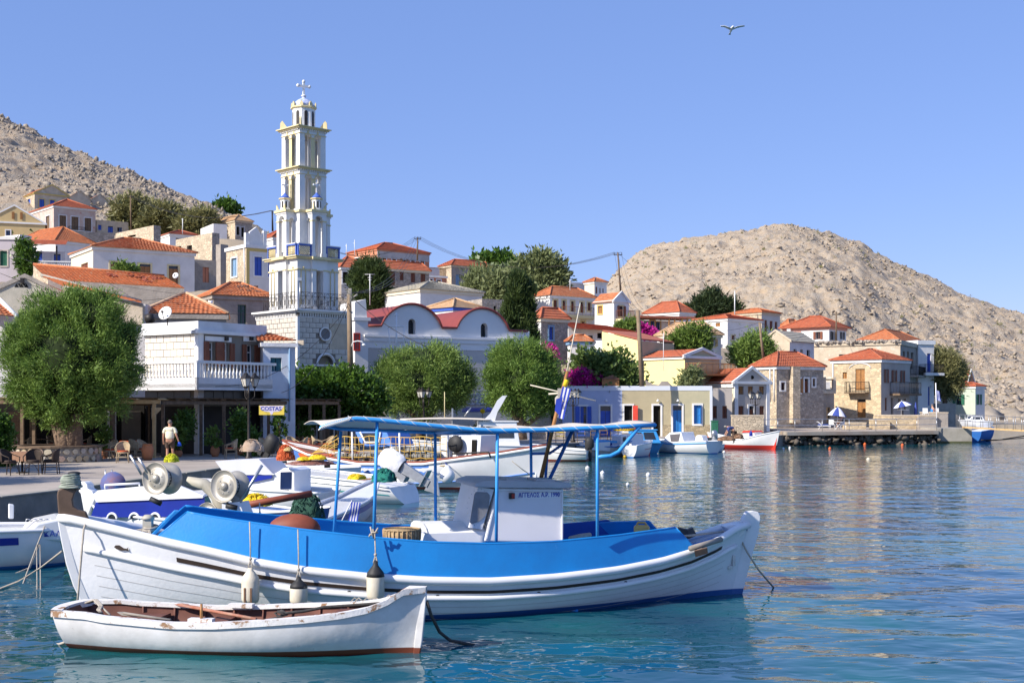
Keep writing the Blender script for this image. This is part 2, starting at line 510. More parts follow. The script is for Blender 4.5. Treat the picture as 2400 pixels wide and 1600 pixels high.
def house(label,xc,yt,yb,d,xl,xr,phi=38,roof=('hip',None),wl=None,wr=None,wins=(),trim=None,cat='house',
  name='house',deep=5.0,rmat=None,group=None,barrel=0.0,eave=0.25,minL=3.0,ledge=0.28,topL=None,topR=None,noterr=False,course=0.36):
 wl=wl or M_white;wr=wr or wl;rmat=rmat or R_orange
 ph=math.radians(phi)
 dR=Vector((math.cos(ph),math.sin(ph),0));dL=Vector((-math.sin(ph),math.cos(ph),0))
 C=W(xc,yb,d);C.z=0
 nR=Vector((math.sin(ph),-math.cos(ph),0));nL=Vector((-math.cos(ph),-math.sin(ph),0))
 fR=Face(C,dR,nR,0);fL=Face(C,dL,nL,0)
 fR.L=max(1.0,fR.u(xr))if xr is not None else 6.0
 fL.L=fL.u(xl)if xl is not None else 0
 if fL.L<=0.5 or fL.L>30:fL.L=minL if xl is None or fL.L<=0.5 else 30
 LR,LL=fR.L,fL.L
 z0,z1=ZZ(yb,d),ZZ(yt,d)
 zb=z0-deep
 root=thing(name,label,cat,(C.x,C.y,z0),group)
 if not noterr:
  for(a,b)in ((0,0),(LR,0),(0,LL),(LR,LL),(LR/2,LL/2)):
   q=C+dR*a+dL*b
   TERR.append((q.x,q.y,z0))
 zL=[z1,z1 if topL is None else fL.z(topL,LL)]
 zR=[z1,z1 if topR is None else fR.z(topR,LR)]
 specs=[]
 for wn_ in wins:
  face=fR if wn_[0]=='R' else fL
  r=list(face.rect(*wn_[1]))
  r[0]=max(r[0],0.1);r[1]=min(r[1],face.L-0.1)
  if r[1]-r[0]<0.2:continue
  if len(wn_)>5 and wn_[5]=='ground':r[2]=z0
  specs.append((wn_[0],r,wn_[2],wn_[3]if len(wn_)>3 else None,wn_[4]if len(wn_)>4 else None))
 for key,face,wm,zt in (('R',fR,wr,zR),('L',fL,wl,zL)):
  mb=MB()
  holes=[s[1]for s in specs if s[0]==key]
  zlow=min(zt)
  wall_holes(mb,face,0,face.L,zb,zlow,holes)
  if abs(zt[0]-zt[1])>0.02:
   mb.add([face.p(0,zlow),face.p(face.L,zlow),face.p(face.L,zt[1]),face.p(0,zt[0])],[(0,1,2,3)])
  gk=roof[0]
  if (gk=='gableR' and key=='R')or (gk=='gableL' and key=='L'):
   apx=roof[1]
   ua=face.L/2;za=face.z(apx,ua)
   gable_wall(mb,face,0,face.L,zlow,ua,za)
  mb.build('wall',wm,root)
 # back walls
 mb=MB()
 B=C+dR*LR+dL*LL
 for(p,q)in ((C+dR*LR,B),(C+dL*LL,B)):
  mb.add([(p.x,p.y,zb),(q.x,q.y,zb),(q.x,q.y,z1),(p.x,p.y,z1)],[(0,1,2,3)])
 if gk=='gableR':
  p,q=C+dL*LL,B;mm=(p+q)/2
  mb.add([(p.x,p.y,z1),(q.x,q.y,z1),(mm.x,mm.y,fR.z(roof[1],LR/2))],[(0,1,2)])
 if gk=='gableL':
  p,q=C+dR*LR,B;mm=(p+q)/2
  mb.add([(p.x,p.y,z1),(q.x,q.y,z1),(mm.x,mm.y,fL.z(roof[1],LL/2))],[(0,1,2)])
 mb.build('rear_wall',wr,root)
 P3=lambda a,b,z:C+dR*a+dL*b+Vector((0,0,z))
 # roof
 if gk=='hip':
  e=eave
  cen=P3(LR/2,LL/2,0)
  za=ZZ(roof[1],cen.y)if roof[1]else z1+min(LR,LL)*0.28
  if len(roof)>2 and not isinstance(roof[2],str):za=z1+roof[2]
  za=max(za,z1+0.3)
  if LR>=LL:
   k=LL/2;r0,r1=P3(k,LL/2,za),P3(LR-k,LL/2,za)
  else :
   k=LR/2;r0,r1=P3(LR/2,k,za),P3(LR/2,LL-k,za)
  A,Bb,Cc,D=P3(-e,-e,z1),P3(LR+e,-e,z1),P3(LR+e,LL+e,z1),P3(-e,LL+e,z1)
  mb=MB()
  kw=dict(course=course,barrel=barrel)
  if LR>=LL:
   roof_plane(mb,A,Bb,r1,r0,**kw);roof_plane(mb,Cc,D,r0,r1,**kw)
   roof_plane(mb,Bb,Cc,r1,r1,**kw);roof_plane(mb,D,A,r0,r0,**kw)
   ends=[(A,r0),(D,r0),(Bb,r1),(Cc,r1)]
  else :
   roof_plane(mb,D,A,r0,r1,**kw);roof_plane(mb,Bb,Cc,r1,r0,**kw)
   roof_plane(mb,A,Bb,r0,r0,**kw);roof_plane(mb,Cc,D,r1,r1,**kw)
   ends=[(A,r0),(Bb,r0),(D,r1),(Cc,r1)]
  rf=mb.build('roof',rmat,root)
  rb=MB()
  for p,q in ends+[(r0,r1)]:
   if (p-q).length>0.3:
    v=Vector((0,0,0.07));rb.tube([p+v,q+v],0.085,6)
  rb.build('ridge_cap',rmat if roof[-1]!='cap' else M_ridge,rf)
  sb=MB()
  sb.add([P3(-e,-e,z1-.004),P3(LR+e,-e,z1-.004),P3(LR+e,LL+e,z1-.004),P3(-e,LL+e,z1-.004)],[(0,1,2,3)])
  sb.build('soffit',trim or wl,rf)
 elif gk in ('gableR','gableL'):
  e=eave
  mb=MB()
  if gk=='gableR':
   za=fR.z(roof[1],LR/2)
   sl=(za-z1)/(LR/2)
   r0,r1=P3(LR/2,-e*.4,za),P3(LR/2,LL+e,za)
   roof_plane(mb,P3(-e,LL+e,z1-e*sl),P3(-e,-e*.4,z1-e*sl),r0,r1,course=course,barrel=barrel)
   roof_plane(mb,P3(LR+e,-e*.4,z1-e*sl),P3(LR+e,LL+e,z1-e*sl),r1,r0,course=course,barrel=barrel)
   rk=[(P3(-e,-e*.5,z1-e*sl),r0),(P3(LR+e,-e*.5,z1-e*sl),r0)]
   bz=dL*0.18
  else :
   za=fL.z(roof[1],LL/2)
   sl=(za-z1)/(LL/2)
   r0,r1=P3(-e*.4,LL/2,za),P3(LR+e,LL/2,za)
   roof_plane(mb,P3(-e*.4,-e,z1-e*sl),P3(LR+e,-e,z1-e*sl),r1,r0,course=course,barrel=barrel)
   roof_plane(mb,P3(LR+e,LL+e,z1-e*sl),P3(-e*.4,LL+e,z1-e*sl),r0,r1,course=course,barrel=barrel)
   rk=[(P3(-e*.5,-e,z1-e*sl),r0),(P3(-e*.5,LL+e,z1-e*sl),r0)]
   bz=dR*0.18
  rf=mb.build('roof',rmat,root)
  kb=MB()
  for p,q in rk:
   v=q-p
   kb.obox(p-Vector((0,0,0.12)),v,bz,Vector((0,0,0.24)))
  kb.build('verge_trim',trim or wl,rf)
  if trim:
   fb=MB();fc=fR if gk=='gableR' else fL
   fc.box(fb,-0.15,fc.L+0.15,z1-0.22,z1,0.003,0.16)
   fb.build('pediment_trim',trim,root)
 elif gk=='flat':
  par=roof[1]if len(roof)>1 and roof[1]else 0.0
  mb=MB()
  mb.add([P3(0,0,z1-par-.1),P3(LR,0,z1-par-.1),P3(LR,LL,z1-par-.1),P3(0,LL,z1-par-.1)],[(0,1,2,3)])
  mb.build('roof',M_concrete,root)
 if trim is not None or gk=='hip':
  tm=trim or wl
  mb=MB();o=0.13;h=ledge;t=0.02
  tl=0.003
  a=-o
  if topR is None and gk!='gableR':
   mb.obox(P3(-o,-o,z1-h),dR*(LR+2*o),dL*(o-tl),Vector((0,0,h-tl)))
  if topL is None and gk!='gableL':
   mb.obox(P3(-o,-tl,z1-h),dR*(o-tl),dL*(LL+o),Vector((0,0,h-tl)))
  if mb.v:mb.build('cornice',tm,root)
 for key,r,style,m,fr in specs:
  window(root,fR if key=='R' else fL,r,style,m,fr,pn='door' if style=='dr' else 'window')
 return dict(root=root,fR=fR,fL=fL,z0=z0,z1=z1,P3=P3,LR=LR,LL=LL,dR=dR,dL=dL,nR=nR,nL=nL)

def balcony(parent,fc,u0,u1,z,out=1.0,h=0.95,slabm=None,railm=None,slab=0.16,step=0.14,posts=False):
 root=thing_part=None
 mb=MB();fc.box(mb,u0,u1,z-slab,z,0.005,out)
 root=mb.build('balcony',slabm or M_white,parent)
 rb=MB();t=0.025
 railm=railm or M_iron
 def run(p,q):
  v=q-p;n=max(2,int(v.length/step))
  rb.tube([p+Vector((0,0,h)),q+Vector((0,0,h))],t,6)
  rb.tube([p+Vector((0,0,0.1)),q+Vector((0,0,0.1))],t*.8,6)
  for i in range(n+1):
   a=p+v*(i/n)
   rb.tube([a,a+Vector((0,0,h))],t*(0.55 if i%6 else 1.0),5)
 a,b,c,d_=fc.p(u0+.05,z,0.05),fc.p(u0+.05,z,out-.06),fc.p(u1-.05,z,out-.06),fc.p(u1-.05,z,0.05)
 run(a,b);run(b,c);run(c,d_)
 rb.build('railing',railm,root)
 return root

# ================================================================ the town on the slope
BR,BL=M_brown,M_bluep
# ---- upper left
h=house('rubble stone house with yellow trimmed gable and blue windows, highest at far left',81,451,510,232,3,163,40,
 ('gableR',433),M_stone,M_stonep,[('L',(15,24,474,492),'sh',BL),('L',(37,47,470,492),'sh',BL),('L',(62,71,467,492),'sh',BL),
 ('R',(92,104,467,486),'sh',BL,M_ochre),('R',(117,128,469,486),'sh',BL,M_ochre)],M_ochre,rmat=R_orange)
house('narrow stone gable house joined right of the yellow trimmed gable',163,462,505,236,158,212,40,('gableR',447),M_stone,M_stonep,
 [('R',(190,202,481,486),'dk',BL)],None,rmat=R_orange,minL=9)
house('stone gable house with tall blue door beside olive trees on the ridge',212,468,515,240,206,257,40,('gableR',455),M_stone,M_stonep,
 [('R',(236,246,488,512),'dr',BL),('R',(214,224,485,491),'dk',BL)],None,rmat=R_orange,minL=9)
house('low stone terrace house with small blue door and flower pots',226,515,548,205,222,301,34,('flat',0.2),M_stone,M_stonep,
 [('R',(230,238,527,539),'sh',BL),('R',(253,265,530,545),'dr',BL),('R',(275,286,533,543),'gl',BL)],None,minL=4)
h=house('faded pink house with three dark shuttered doors and red hip roof',126,482,541,200,71,224,40,('hip',471),M_pink,M_pink,
 [('L',(108,117,506,537),'sh',M_oldwood,M_whiteold),('R',(139,155,505,538),'sh',M_oldwood,M_whiteold),('R',(167,184,508,540),'sh',M_oldwood,M_whiteold),
 ('R',(198,214,511,542),'sh',M_oldwood,M_whiteold)],M_whiteold,rmat=R_red)
balcony(h['root'],h['fR'],h['fR'].u(160),h['fR'].u(198),h['fR'].z(541,h['fR'].u(178)),0.7,0.6)
house('grey rubble retaining wall below the faded pink house',155,539,575,180,130,268,36,('flat',0.1),M_stone,M_stoneg,[],None,cat='retaining wall',name='retaining_wall',minL=3)
h=house('yellow house with white pediment and small orange gable shutter at left edge',-40,517,560,178,-60,106,20,('gableR',481),M_cream,mat('apricot_plaster',(0.62,0.46,0.22),(0.56,0.41,0.20),1.0),
 [('R',(34,47,497,514),'op',M_wood),('R',(14,24,540,552),'gl',BL,M_white)],M_white,rmat=R_orange,minL=9)
h=house('white house under long ribbed tile roof left of centre hill terrace',130,563,640,150,16,226,52,('hip',537),M_lilac,M_lilac,[],M_lilac,rmat=R_old,barrel=0.3,eave=0.2)
h=house('low porch house with tiled lean-to and blue doors behind white balustrade',62,588,650,140,50,152,12,('flat',0.1),M_lilac,M_lilac,
 [('R',(83,99,591,613),'dr',BL,M_white),('R',(126,142,595,616),'dr',BL,M_white)],None,minL=4)
mb=MB();fr=h['fR'];p=fr.p
roof_plane(mb,p(-.6,ZZ(576,140),1.5),p(fr.L+.3,ZZ(580,142),1.5),p(fr.L+.3,ZZ(566,142),-.3),p(-.6,ZZ(560,140),-.3),0.3)
mb.build('porch_roof',R_red,h['root'])
mb=MB();fr.box(mb,fr.u(135),fr.u(139),ZZ(622,140),ZZ(578,140),1.35,1.5);mb.build('porch_post',M_iron,h['root'])
mb=MB()
for i in range(26):
 u=-.2+i*(fr.L+1.2)/26
 mb.lathe(p(u,ZZ(630,140),1.6),[(0.05,0),(0.09,.2),(0.04,.5),(0.06,.62)],6)
fr.box(mb,-.3,fr.L+1.1,ZZ(630,140)+.62,ZZ(630,140)+.76,1.5,1.72)
fr.box(mb,-.3,fr.L+1.1,ZZ(630,140)-.5,ZZ(630,140),1.5,1.72)
mb.build('balustrade',M_white,h['root'],kind='stuff')
house('pale lilac house corner with green shuttered window at left edge',47,550,660,132,44,70,58,('flat',0.1),M_lilac,M_lilac,[],M_lilac,minL=9,noterr=True)
h=house('pale lilac house wall with green shuttered window at far left edge',-30,555,655,131,-45,47,4,('flat',0.1),M_lilac,mat('rosy_plaster',(0.50,0.44,0.47),(0.46,0.41,0.43),0.8),
 [('R',(0,17,588,623),'sh',M_greenp,M_greigep)],M_lilac,minL=3)
h=house('large pale house with three wooden doors in cream surrounds and orange hip roof',218,578,690,118,167,456,33,('hip',560),M_cream,M_lilac,
 [('R',(259,285,614,642),'dr',M_wood,M_creamtrim),('R',(325,353,619,650),'dr',M_wood,M_creamtrim),('R',(395,418,623,665),'dr',M_wood,M_creamtrim),
 ('L',(190,206,617,634),'sh',M_brown)],M_lilac,rmat=R_orange,barrel=0.3)
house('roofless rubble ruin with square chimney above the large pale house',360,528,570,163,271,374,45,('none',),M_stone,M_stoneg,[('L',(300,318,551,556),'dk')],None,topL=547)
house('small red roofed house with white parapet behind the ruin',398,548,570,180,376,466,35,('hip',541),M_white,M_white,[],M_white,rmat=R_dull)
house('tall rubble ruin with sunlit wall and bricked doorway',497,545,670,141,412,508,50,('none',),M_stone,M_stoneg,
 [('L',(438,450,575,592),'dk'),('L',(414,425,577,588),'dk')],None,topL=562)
house('ruin wall in dark shade tone with red brick filled doorway',456,608,680,126,452,507,30,('flat',.1),M_stoneg,M_stoned,
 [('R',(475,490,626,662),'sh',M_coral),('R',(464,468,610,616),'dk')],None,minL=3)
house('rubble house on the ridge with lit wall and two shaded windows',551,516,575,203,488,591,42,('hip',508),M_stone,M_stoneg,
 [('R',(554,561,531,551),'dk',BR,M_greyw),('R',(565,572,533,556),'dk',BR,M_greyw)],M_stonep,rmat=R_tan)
house('low white walled yard with lilac shade below the ridge house',500,524,560,190,470,532,30,('flat',.1),M_lilac,M_lilac,[],None,minL=4)
h=house('blue shuttered white house with yellow corner stripe left of the bell tower',577,572,672,128,530,668,38,('flat',.5),M_stone,M_lilac,
 [('L',(543,556,605,648),'sh',M_pbluep,M_white),('R',(596,614,602,646),'sh',BL,M_white),('R',(628,641,604,649),'sh',BL,M_white)],M_white,ledge=0.35)
mb=MB();fr=h['fR']
fr.box(mb,0.02,0.36,h['z0'],h['z1']-.36,.003,.03);fr.box(mb,0.37,fr.L,h['z1']-.66,h['z1']-.36,.003,.03)
mb.build('yellow_band',M_ochre,h['root'])
mb=MB();fr.box(mb,-.05,.38,h['z1'],h['z1']+1.15,-.4,0.0)
um,ue=fr.u(598),fr.u(619)
mb.prism([fr.p(0.5,h['z1'],-.2),fr.p(ue,h['z1'],-.2),fr.p(ue,ZZ(560,130),-.2),fr.p((.5+ue)/2,ZZ(535,130),-.2),fr.p(.5,ZZ(548,130),-.2)],fr.n*-.3)
fr.box(mb,ue,ue+.35,h['z1'],ZZ(546,131),-.5,-.1)
mb.build('parapet_pediment',M_white,h['root'])
mb=MB();mb.tube([h['fL'].p(.35,h['z1'],.06),h['fL'].p(.2,h['z0'],.06)],.06,6);mb.build('drain_pipe',M_whitepaint,h['root'])
house('red roofed white house hidden behind the parapet pediment',640,556,600,150,605,700,36,('hip',541),M_white,M_lilac,[],M_white,rmat=R_red)
house('shadowy recessed stone house with dark blue door in the alley',517,572,665,136,506,534,50,('flat',.1),M_stoned,M_stoned,[('R',(509,519,610,660),'dr',BL)],None,minL=4)
# ---- nearer left
def damaged(u,i,j):
 return False
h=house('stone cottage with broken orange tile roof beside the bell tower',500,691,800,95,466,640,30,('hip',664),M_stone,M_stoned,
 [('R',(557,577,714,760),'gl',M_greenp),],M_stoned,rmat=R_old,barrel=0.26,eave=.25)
mb=MB()
c0=h['P3'](h['LR']*.62,h['LL']*.3,0)
for i in range(46):
 u=rnd.uniform(h['LR']*.48,h['LR']*.82);v=rnd.uniform(h['LL']*.16,h['LL']*.42)
 z=h['z1']+(ZZ(664,97)-h['z1'])*(v/(h['LL']/2))+.1
 mb.box(h['P3'](u,v,z),(.34,.2,.03),M=Matrix.Rotation(rnd.uniform(0,3),3,'Z')@Matrix.Rotation(rnd.uniform(-.7,.7),3,'X'))
mb.build('loose_tiles',mat('slate_shards',(0.14,0.12,0.11),(0.30,0.16,0.1),6.0),h['root'],kind='stuff')
house('small hipped outbuilding with orange tiles below the stone cottage',610,785,860,80,590,650,20,('hip',762),M_stone,M_stoned,[],None,rmat=R_old,barrel=.25,minL=3)
# long broken tile roof (barn)
b0=thing('house','long stone barn with sagging broken tile roof behind the round tree','house',W(110,700,84))
TERR.append(tuple(W(110,760,84)));TERR.append(tuple(W(430,760,88)))
E0,E1=W(112,655,83),W(432,676,84);R0,R1=W(78,622,87),W(385,649,88)
mb=MB()
holes=[(0.70,.80,.70,.86),(0.86,.92,.62,.82),(.52,.57,.62,.70),(.74,.79,.35,.45)]
n=15
def bh(p,i,j):
 s=(p-E0).dot(E1-E0)/(E1-E0).length_squared;t=i/n
 return any(a<s<b and c<t<d for a,b,c,d in holes)
roof_plane(mb,E0,E1,R1,R0,course=(R0-E0).length/n,barrel=.26,drop=.06,hole=bh,wav=.05)
rf=mb.build('roof',R_old,b0)
mb=MB()
for a,b,c,d_ in holes:
 for q in range(14):
  s,t=rnd.uniform(a,b),rnd.uniform(c-.1,d_)
  mb.box(E0.lerp(E1,s).lerp(R0.lerp(R1,s),t)+Vector((0,0,.1)),(.36,.2,.03),M=Matrix.Rotation(rnd.uniform(0,3),3,'Z')@Matrix.Rotation(rnd.uniform(-.5,.5),3,'X'))
mb.build('loose_tiles',R_dull,b0,kind='stuff')
mb=MB();mb.tube([R0+Vector((0,0,.08)),R1+Vector((0,0,.08))],.1,6);mb.build('ridge_cap',R_old,b0)
mb=MB();dn=Vector((0,0,-5));Bk=Vector((-1.2,3.6,-2.6))
mb.poly([E0,E1,E1+dn,E0+dn]);mb.poly([R0+Bk,R1+Bk,R1+Bk+dn,R0+Bk+dn]);
mb.poly([E1,R1,R1+Bk,R1+Bk+dn,E1+dn]);mb.build('wall',M_stoned,b0)
mb=MB();mb.poly([R0,R1,R1+Bk,R0+Bk]);mb.build('rear_roof',R_old,b0)
mb=MB();mb.poly([E0,R0,R0+Bk,R0+Bk+dn,E0+dn]);mb.build('gable_wall',M_stone,b0)
# grey gable house with triangular vents
h=house('grey rendered gable house with triangular vents behind the round tree',-60,700,830,72,-80,176,8,('gableR',646),M_stoned,mat('pitted_render',(0.50,0.46,0.38),(0.40,0.37,0.30),1.5,bump=.03,c3=(.33,.27,.2),spots=.3,spot_scale=1.2),[],None,rmat=R_dull,barrel=.25,minL=12,eave=.2)
fr=h['fR'];mb=MB()
zc=fr.z(673,fr.u(50))
for i in range(3):
 u=fr.u(39+i*11.5)
 mb.prism([fr.p(u-.12,zc,.01),fr.p(u+.12,zc,.01),fr.p(u,zc+.2,.01)],fr.n*.012)
 if i<2:
  u+=.14;mb.prism([fr.p(u-.09,zc+.2,.01),fr.p(u+.09,zc+.2,.01),fr.p(u,zc+.04,.01)],fr.n*.012)
mb.build('vent',M_dark,h['root'])
mb=MB();fr.box(mb,fr.u(49),fr.u(57),fr.z(664,fr.u(53)),fr.z(652,fr.u(53)),.01,.2);mb.build('lamp_box',M_iron,h['root'])
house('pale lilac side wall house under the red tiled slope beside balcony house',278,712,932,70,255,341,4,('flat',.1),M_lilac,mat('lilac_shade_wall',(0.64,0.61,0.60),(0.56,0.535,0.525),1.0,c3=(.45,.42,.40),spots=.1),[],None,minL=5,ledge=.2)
mb=MB();q=[W(176,670,69.8),W(335,711,69.8),W(331,704,74),W(100,648,74)]
t=thing('roof_slope','dull red tiled roof slope right of the grey gable','roof',W(176,670,69.8))
roof_plane(mb,W(150,672,69.6),W(334,714,69.6),W(329,707,72.5),W(96,647,72.5),course=.3,barrel=.24);mb.build('roof',R_old,t)
mb=MB();mb.tube([W(96,645,72.5),W(331,706,72.5)],.1,6);mb.tube([W(150,671,69.6),W(334,713,69.6)],.06,6);mb.build('verge_trim',M_concrete,t)
mb=MB();mb.prism([W(150,673,69.7),W(334,715,69.7),W(334,760,69.7),W(150,760,69.7)],(0,2.6,0));mb.build('wall',M_stonep,t)
house('tile hip roof house with mortared ridges behind the satellite dish',330,734,850,71,305,530,12,('hip',689,'cap'),M_stoned,M_stoned,[],M_stoned,rmat=R_old,barrel=.25,eave=.15,minL=4.5)
h=house('pale lilac house wall behind the round tree at left edge',-80,735,1075,66,-95,158,2,('flat',.1),M_lilac,MATS['lilac_shade_wall'],[],None,minL=5)
t=thing('roof_slope','red tiled roof corner with white verge at left edge','roof',W(0,740,66))
mb=MB();roof_plane(mb,W(-80,732,64),W(38,742,65),W(0,705,66),W(-80,690,66),course=.3,barrel=.24);mb.build('roof',R_old,t)
mb=MB();mb.tube([W(-1,702,65.9),W(42,744,64.9)],.12,6);mb.build('verge_trim',M_white,t)
# ---- middle, behind the church
house('small house with white framed windows between bell tower and conifer',800,626,700,150,780,853,30,('hip',601),M_stoned,M_greyw,
 [('R',(803,815,637,664),'dk',BR,M_white),('R',(828,840,640,662),'hf',BR,M_white)],M_white,rmat=R_red)
h=house('coral mansion with white framed windows and red hip roof on the crest',884,583,660,190,815,1006,40,('hip',570),M_coral,M_coral,
 [('L',(832,843,605,617),'dk',BR,M_white)]+[('R',(x,x+9,602+k,613+k),'sh',BR,M_white)for x,k in ((896,0),(919,2))]+
 [('R',(942,952,607,622),'op',M_wood,M_white),('R',(963,972,610,628),'sh',BR,M_white),('R',(985,994,613,634),'sh',BR,M_white)],M_coral,rmat=R_red,ledge=.25)
mb=MB();h['fR'].box(mb,0,h['fR'].L,h['z1']-1.3,h['z1']-.26,.004,.06);mb.build('grey_frieze',M_greyw,h['root'])
h=house('stone house with brown shutters below the coral mansion',893,629,700,165,881,1006,32,('hip',615),M_stone,M_stoneg,
 [('R',(910,926,634,668),'sh',BR),('R',(937,946,637,657),'sh',BR),('R',(963,973,640,662),'sh',BR),('R',(986,997,642,666),'sh',BR)],M_cream,rmat=R_red)
h=house('coral terrace wing with timber rail beside the coral mansion',1004,645,690,178,1000,1047,30,('flat',.1),M_coral,M_coral,[('R',(1008,1014,654,662),'dk',BR,M_white),('R',(1024,1033,656,664),'gl',M_wood,M_white)],M_white,minL=5)
mb=MB();fr=h['fR']
for i in range(24):fr.box(mb,i*fr.L/24,i*fr.L/24+.06,h['z1'],h['z1']+1.05,-.1,-.05)
fr.box(mb,0,fr.L,h['z1']+1.05,h['z1']+1.13,-.12,-.03);mb.build('timber_railing',M_wood,h['root'],kind='stuff')
house('grey stone house with faded blue shutters on the crest beside green trees',1058,621,690,185,1030,1168,36,('hip',611),M_stone,M_stoned,
 [('R',(1068,1078,643,672),'sh',M_pbluep),('R',(1088,1098,646,675),'sh',M_pbluep),('R',(1106,1114,647,660),'sh',M_pbluep)],M_stonep,rmat=R_red)
house('white hall with grey tile hip roof and cream cornice behind the church',985,677,760,124,902,1130,38,('hip',662),M_white,M_lilac,[],M_cream,rmat=R_grey,barrel=.3,ledge=.3)
house('low house with tan hip roof and blue fascia between church vaults',1062,720,800,108,996,1137,45,('hip',701),M_white,M_whiteold,[],BL,rmat=R_tan,ledge=.25)
house('dark stone wall building with two openings left of the cypress',1130,700,780,116,1125,1192,30,('flat',.2),M_stoneg,M_stoneg,[('R',(1157,1163,717,730),'dk'),('R',(1177,1183,719,730),'dk')],None,minL=4)
# ---- right of the cypress
h=house('white house with timber balcony and five brown shuttered doors',1289,692,800,150,1249,1396,38,('hip',674),M_white,M_white,
 [('R',(1297,1306,703,723),'sh',BR,M_creamtrim),('R',(1318,1326,704,727),'dr',BR,M_creamtrim),('R',(1338,1346,706,730),'dr',BR,M_creamtrim),
 ('R',(1360,1368,708,733),'dr',BR,M_creamtrim),('R',(1377,1385,709,728),'sh',BR,M_creamtrim),('R',(1362,1371,753,765),'gl',M_wood,M_creamtrim)],M_white,rmat=R_orange)
fr=h['fR'];balcony(h['root'],fr,fr.u(1313),fr.u(1391),fr.z(740,fr.u(1350)),1.2,.95,M_creamtrim,M_brown,.35,.2)
h=house('white gable house with small balcony and cream framed shutter',1439,703,800,146,1394,1474,40,('gableR',684),M_white,M_white,
 [('L',(1402,1412,717,735),'sh',M_wood,M_ochre),('R',(1451,1461,717,742),'op',BR,M_creamtrim),('R',(1446,1454,760,780),'dr',M_wood)],M_white,rmat=R_orange)
fr=h['fR'];balcony(h['root'],fr,fr.u(1443),fr.u(1474),fr.z(748,fr.u(1455)),1.1,.95,M_creamtrim,M_brown,.3,.2)
house('white flat roofed house at the top of the ridge',1325,660,720,200,1290,1371,35,('flat',.3),M_white,M_lilac,[('R',(1358,1364,680,690),'sh',BR,M_creamtrim)],M_white)
house('white hip roofed house on the ridge left of the tall pole',1393,660,720,198,1370,1422,38,('hip',651),M_cream,M_white,
 [('R',(1396,1400,672,688),'sh',BR),('R',(1405,1408,675,687),'sh',BR),('R',(1412,1415,676,686),'sh',BR)],M_white,rmat=R_orange)
house('brown rubble house with bright blue shutter right of the cypress',1268,746,860,113,1248,1331,36,('hip',723),M_white,M_stoneg,
 [('R',(1287,1296,766,796),'sh',M_bluep,M_pbluep),('R',(1303,1309,829,848),'sh',BL)],M_cream,rmat=R_red)
h=house('low white house with long red porch roof below the balcony house',1332,770,850,128,1325,1425,25,('flat',.1),M_white,M_white,[('R',(1378,1390,786,794),'gl',M_dark),('R',(1400,1412,780,793),'dk')],None,minL=5)
mb=MB();fr=h['fR'];roof_plane(mb,fr.p(-.2,ZZ(770,127),1.2),fr.p(fr.L+3,ZZ(777,129),1.2),fr.p(fr.L+.5,ZZ(762,131),-1.5),fr.p(-.2,ZZ(752,129),-1.5),.3)
mb.build('porch_roof',R_red,h['root'])
h=house('small white and blue house with curved wall and orange roof',1336,800,880,112,1330,1384,12,('hip',786),M_lilac,M_lilac,[('R',(1371,1381,819,836),'gl',BL,M_pbluep)],M_pbluep,rmat=R_orange,minL=6)
house('big plain yellow house with blank lit wall and red roof strip',1497,798,900,109,1411,1580,52,('flat',0),M_yellow,M_beigep,[],None,topL=777,topR=806)  # beige right wall paints the yellow plaster in shade
mb=MB();mb.prism([W(1412,776,117),W(1497,796,109.5),W(1580,804,114),W(1500,782,121)],(0,0,.12));
t=tag(mb.build('roof_slope',R_dull),'dull red lean-to roof on top of the big yellow house','roof')
house('blank white annex wall joined left of the big yellow house',1411,798,870,112,1382,1420,60,('flat',.1),M_white,M_white,[],None,minL=4)
h=house('yellow house with white verge gable and timber deck',1605,833,905,106,1508,1686,42,('gableR',817),M_yellow,M_beigep,[],M_white,rmat=R_red)  # gable side in beige, its shade put into the wall colour
fr=h['fR'];bal=balcony(h['root'],fr,fr.u(1606),fr.u(1690),fr.z(876,fr.u(1650)),1.6,.85,M_wood,M_wood,.18,.13)
house('red roofed white house half hidden behind the pergola and pine',1592,731,800,160,1510,1628,45,('hip',708),M_white,M_lilac,[],M_white,rmat=R_red)
h=house('white terrace house with brown pergola roof and bougainvillea',1500,750,800,148,1475,1600,20,('flat',.1),M_white,M_lilac,[('R',(1510,1520,752,768),'gl',BR),('R',(1524,1534,752,772),'gl',BL,M_palewood),('R',(1537,1547,754,773),'gl',BL,M_palewood)],None,minL=5)
mb=MB();fr=h['fR'];fr.box(mb,-1,fr.L+.5,ZZ(745,147),ZZ(745,147)+.2,-2,2.2);mb.build('pergola_roof',R_dull,h['root'])
for x in (1548,1561,1578,1590):
 mb=MB();u=fr.u(x);fr.box(mb,u,u+.14,ZZ(775,147),ZZ(745,147),2.0,2.14);mb.build('pergola_post',M_wood,h['root'])
house('white house with tan ribbed roof and half open window behind green shrub',1656,783,850,125,1540,1690,48,('hip',757),M_white,M_lilac,
 [('R',(1666,1676,794,811),'op',M_palewood,M_creamtrim)],M_cream,rmat=R_tan,barrel=.3)
house('white house with small square wooden shutter and red roof',1705,746,800,150,1627,1783,42,('hip',738),M_white,M_lilac,
 [('L',(1677,1688,756,765),'sh',M_wood),('R',(1714,1722,785,796),'sh',BR,M_cream),('R',(1743,1749,787,797),'dk',BR,M_cream)],M_white,rmat=R_red)
house('stone sided grey house with three dark red shutters',1785,732,790,172,1709,1828,42,('hip',724),M_stone,M_greyw,
 [('R',(1792,1798,750,778),'sh',BR),('R',(1804,1811,752,775),'sh',BR),('R',(1816,1822,754,777),'sh',BR)],M_stonep,rmat=R_orange)
house('pale house with orange hip roof peeping behind the dark red shutter house',1850,766,800,178,1828,1880,42,('hip',749),M_cream,M_lilac,[],M_white,rmat=R_orange)
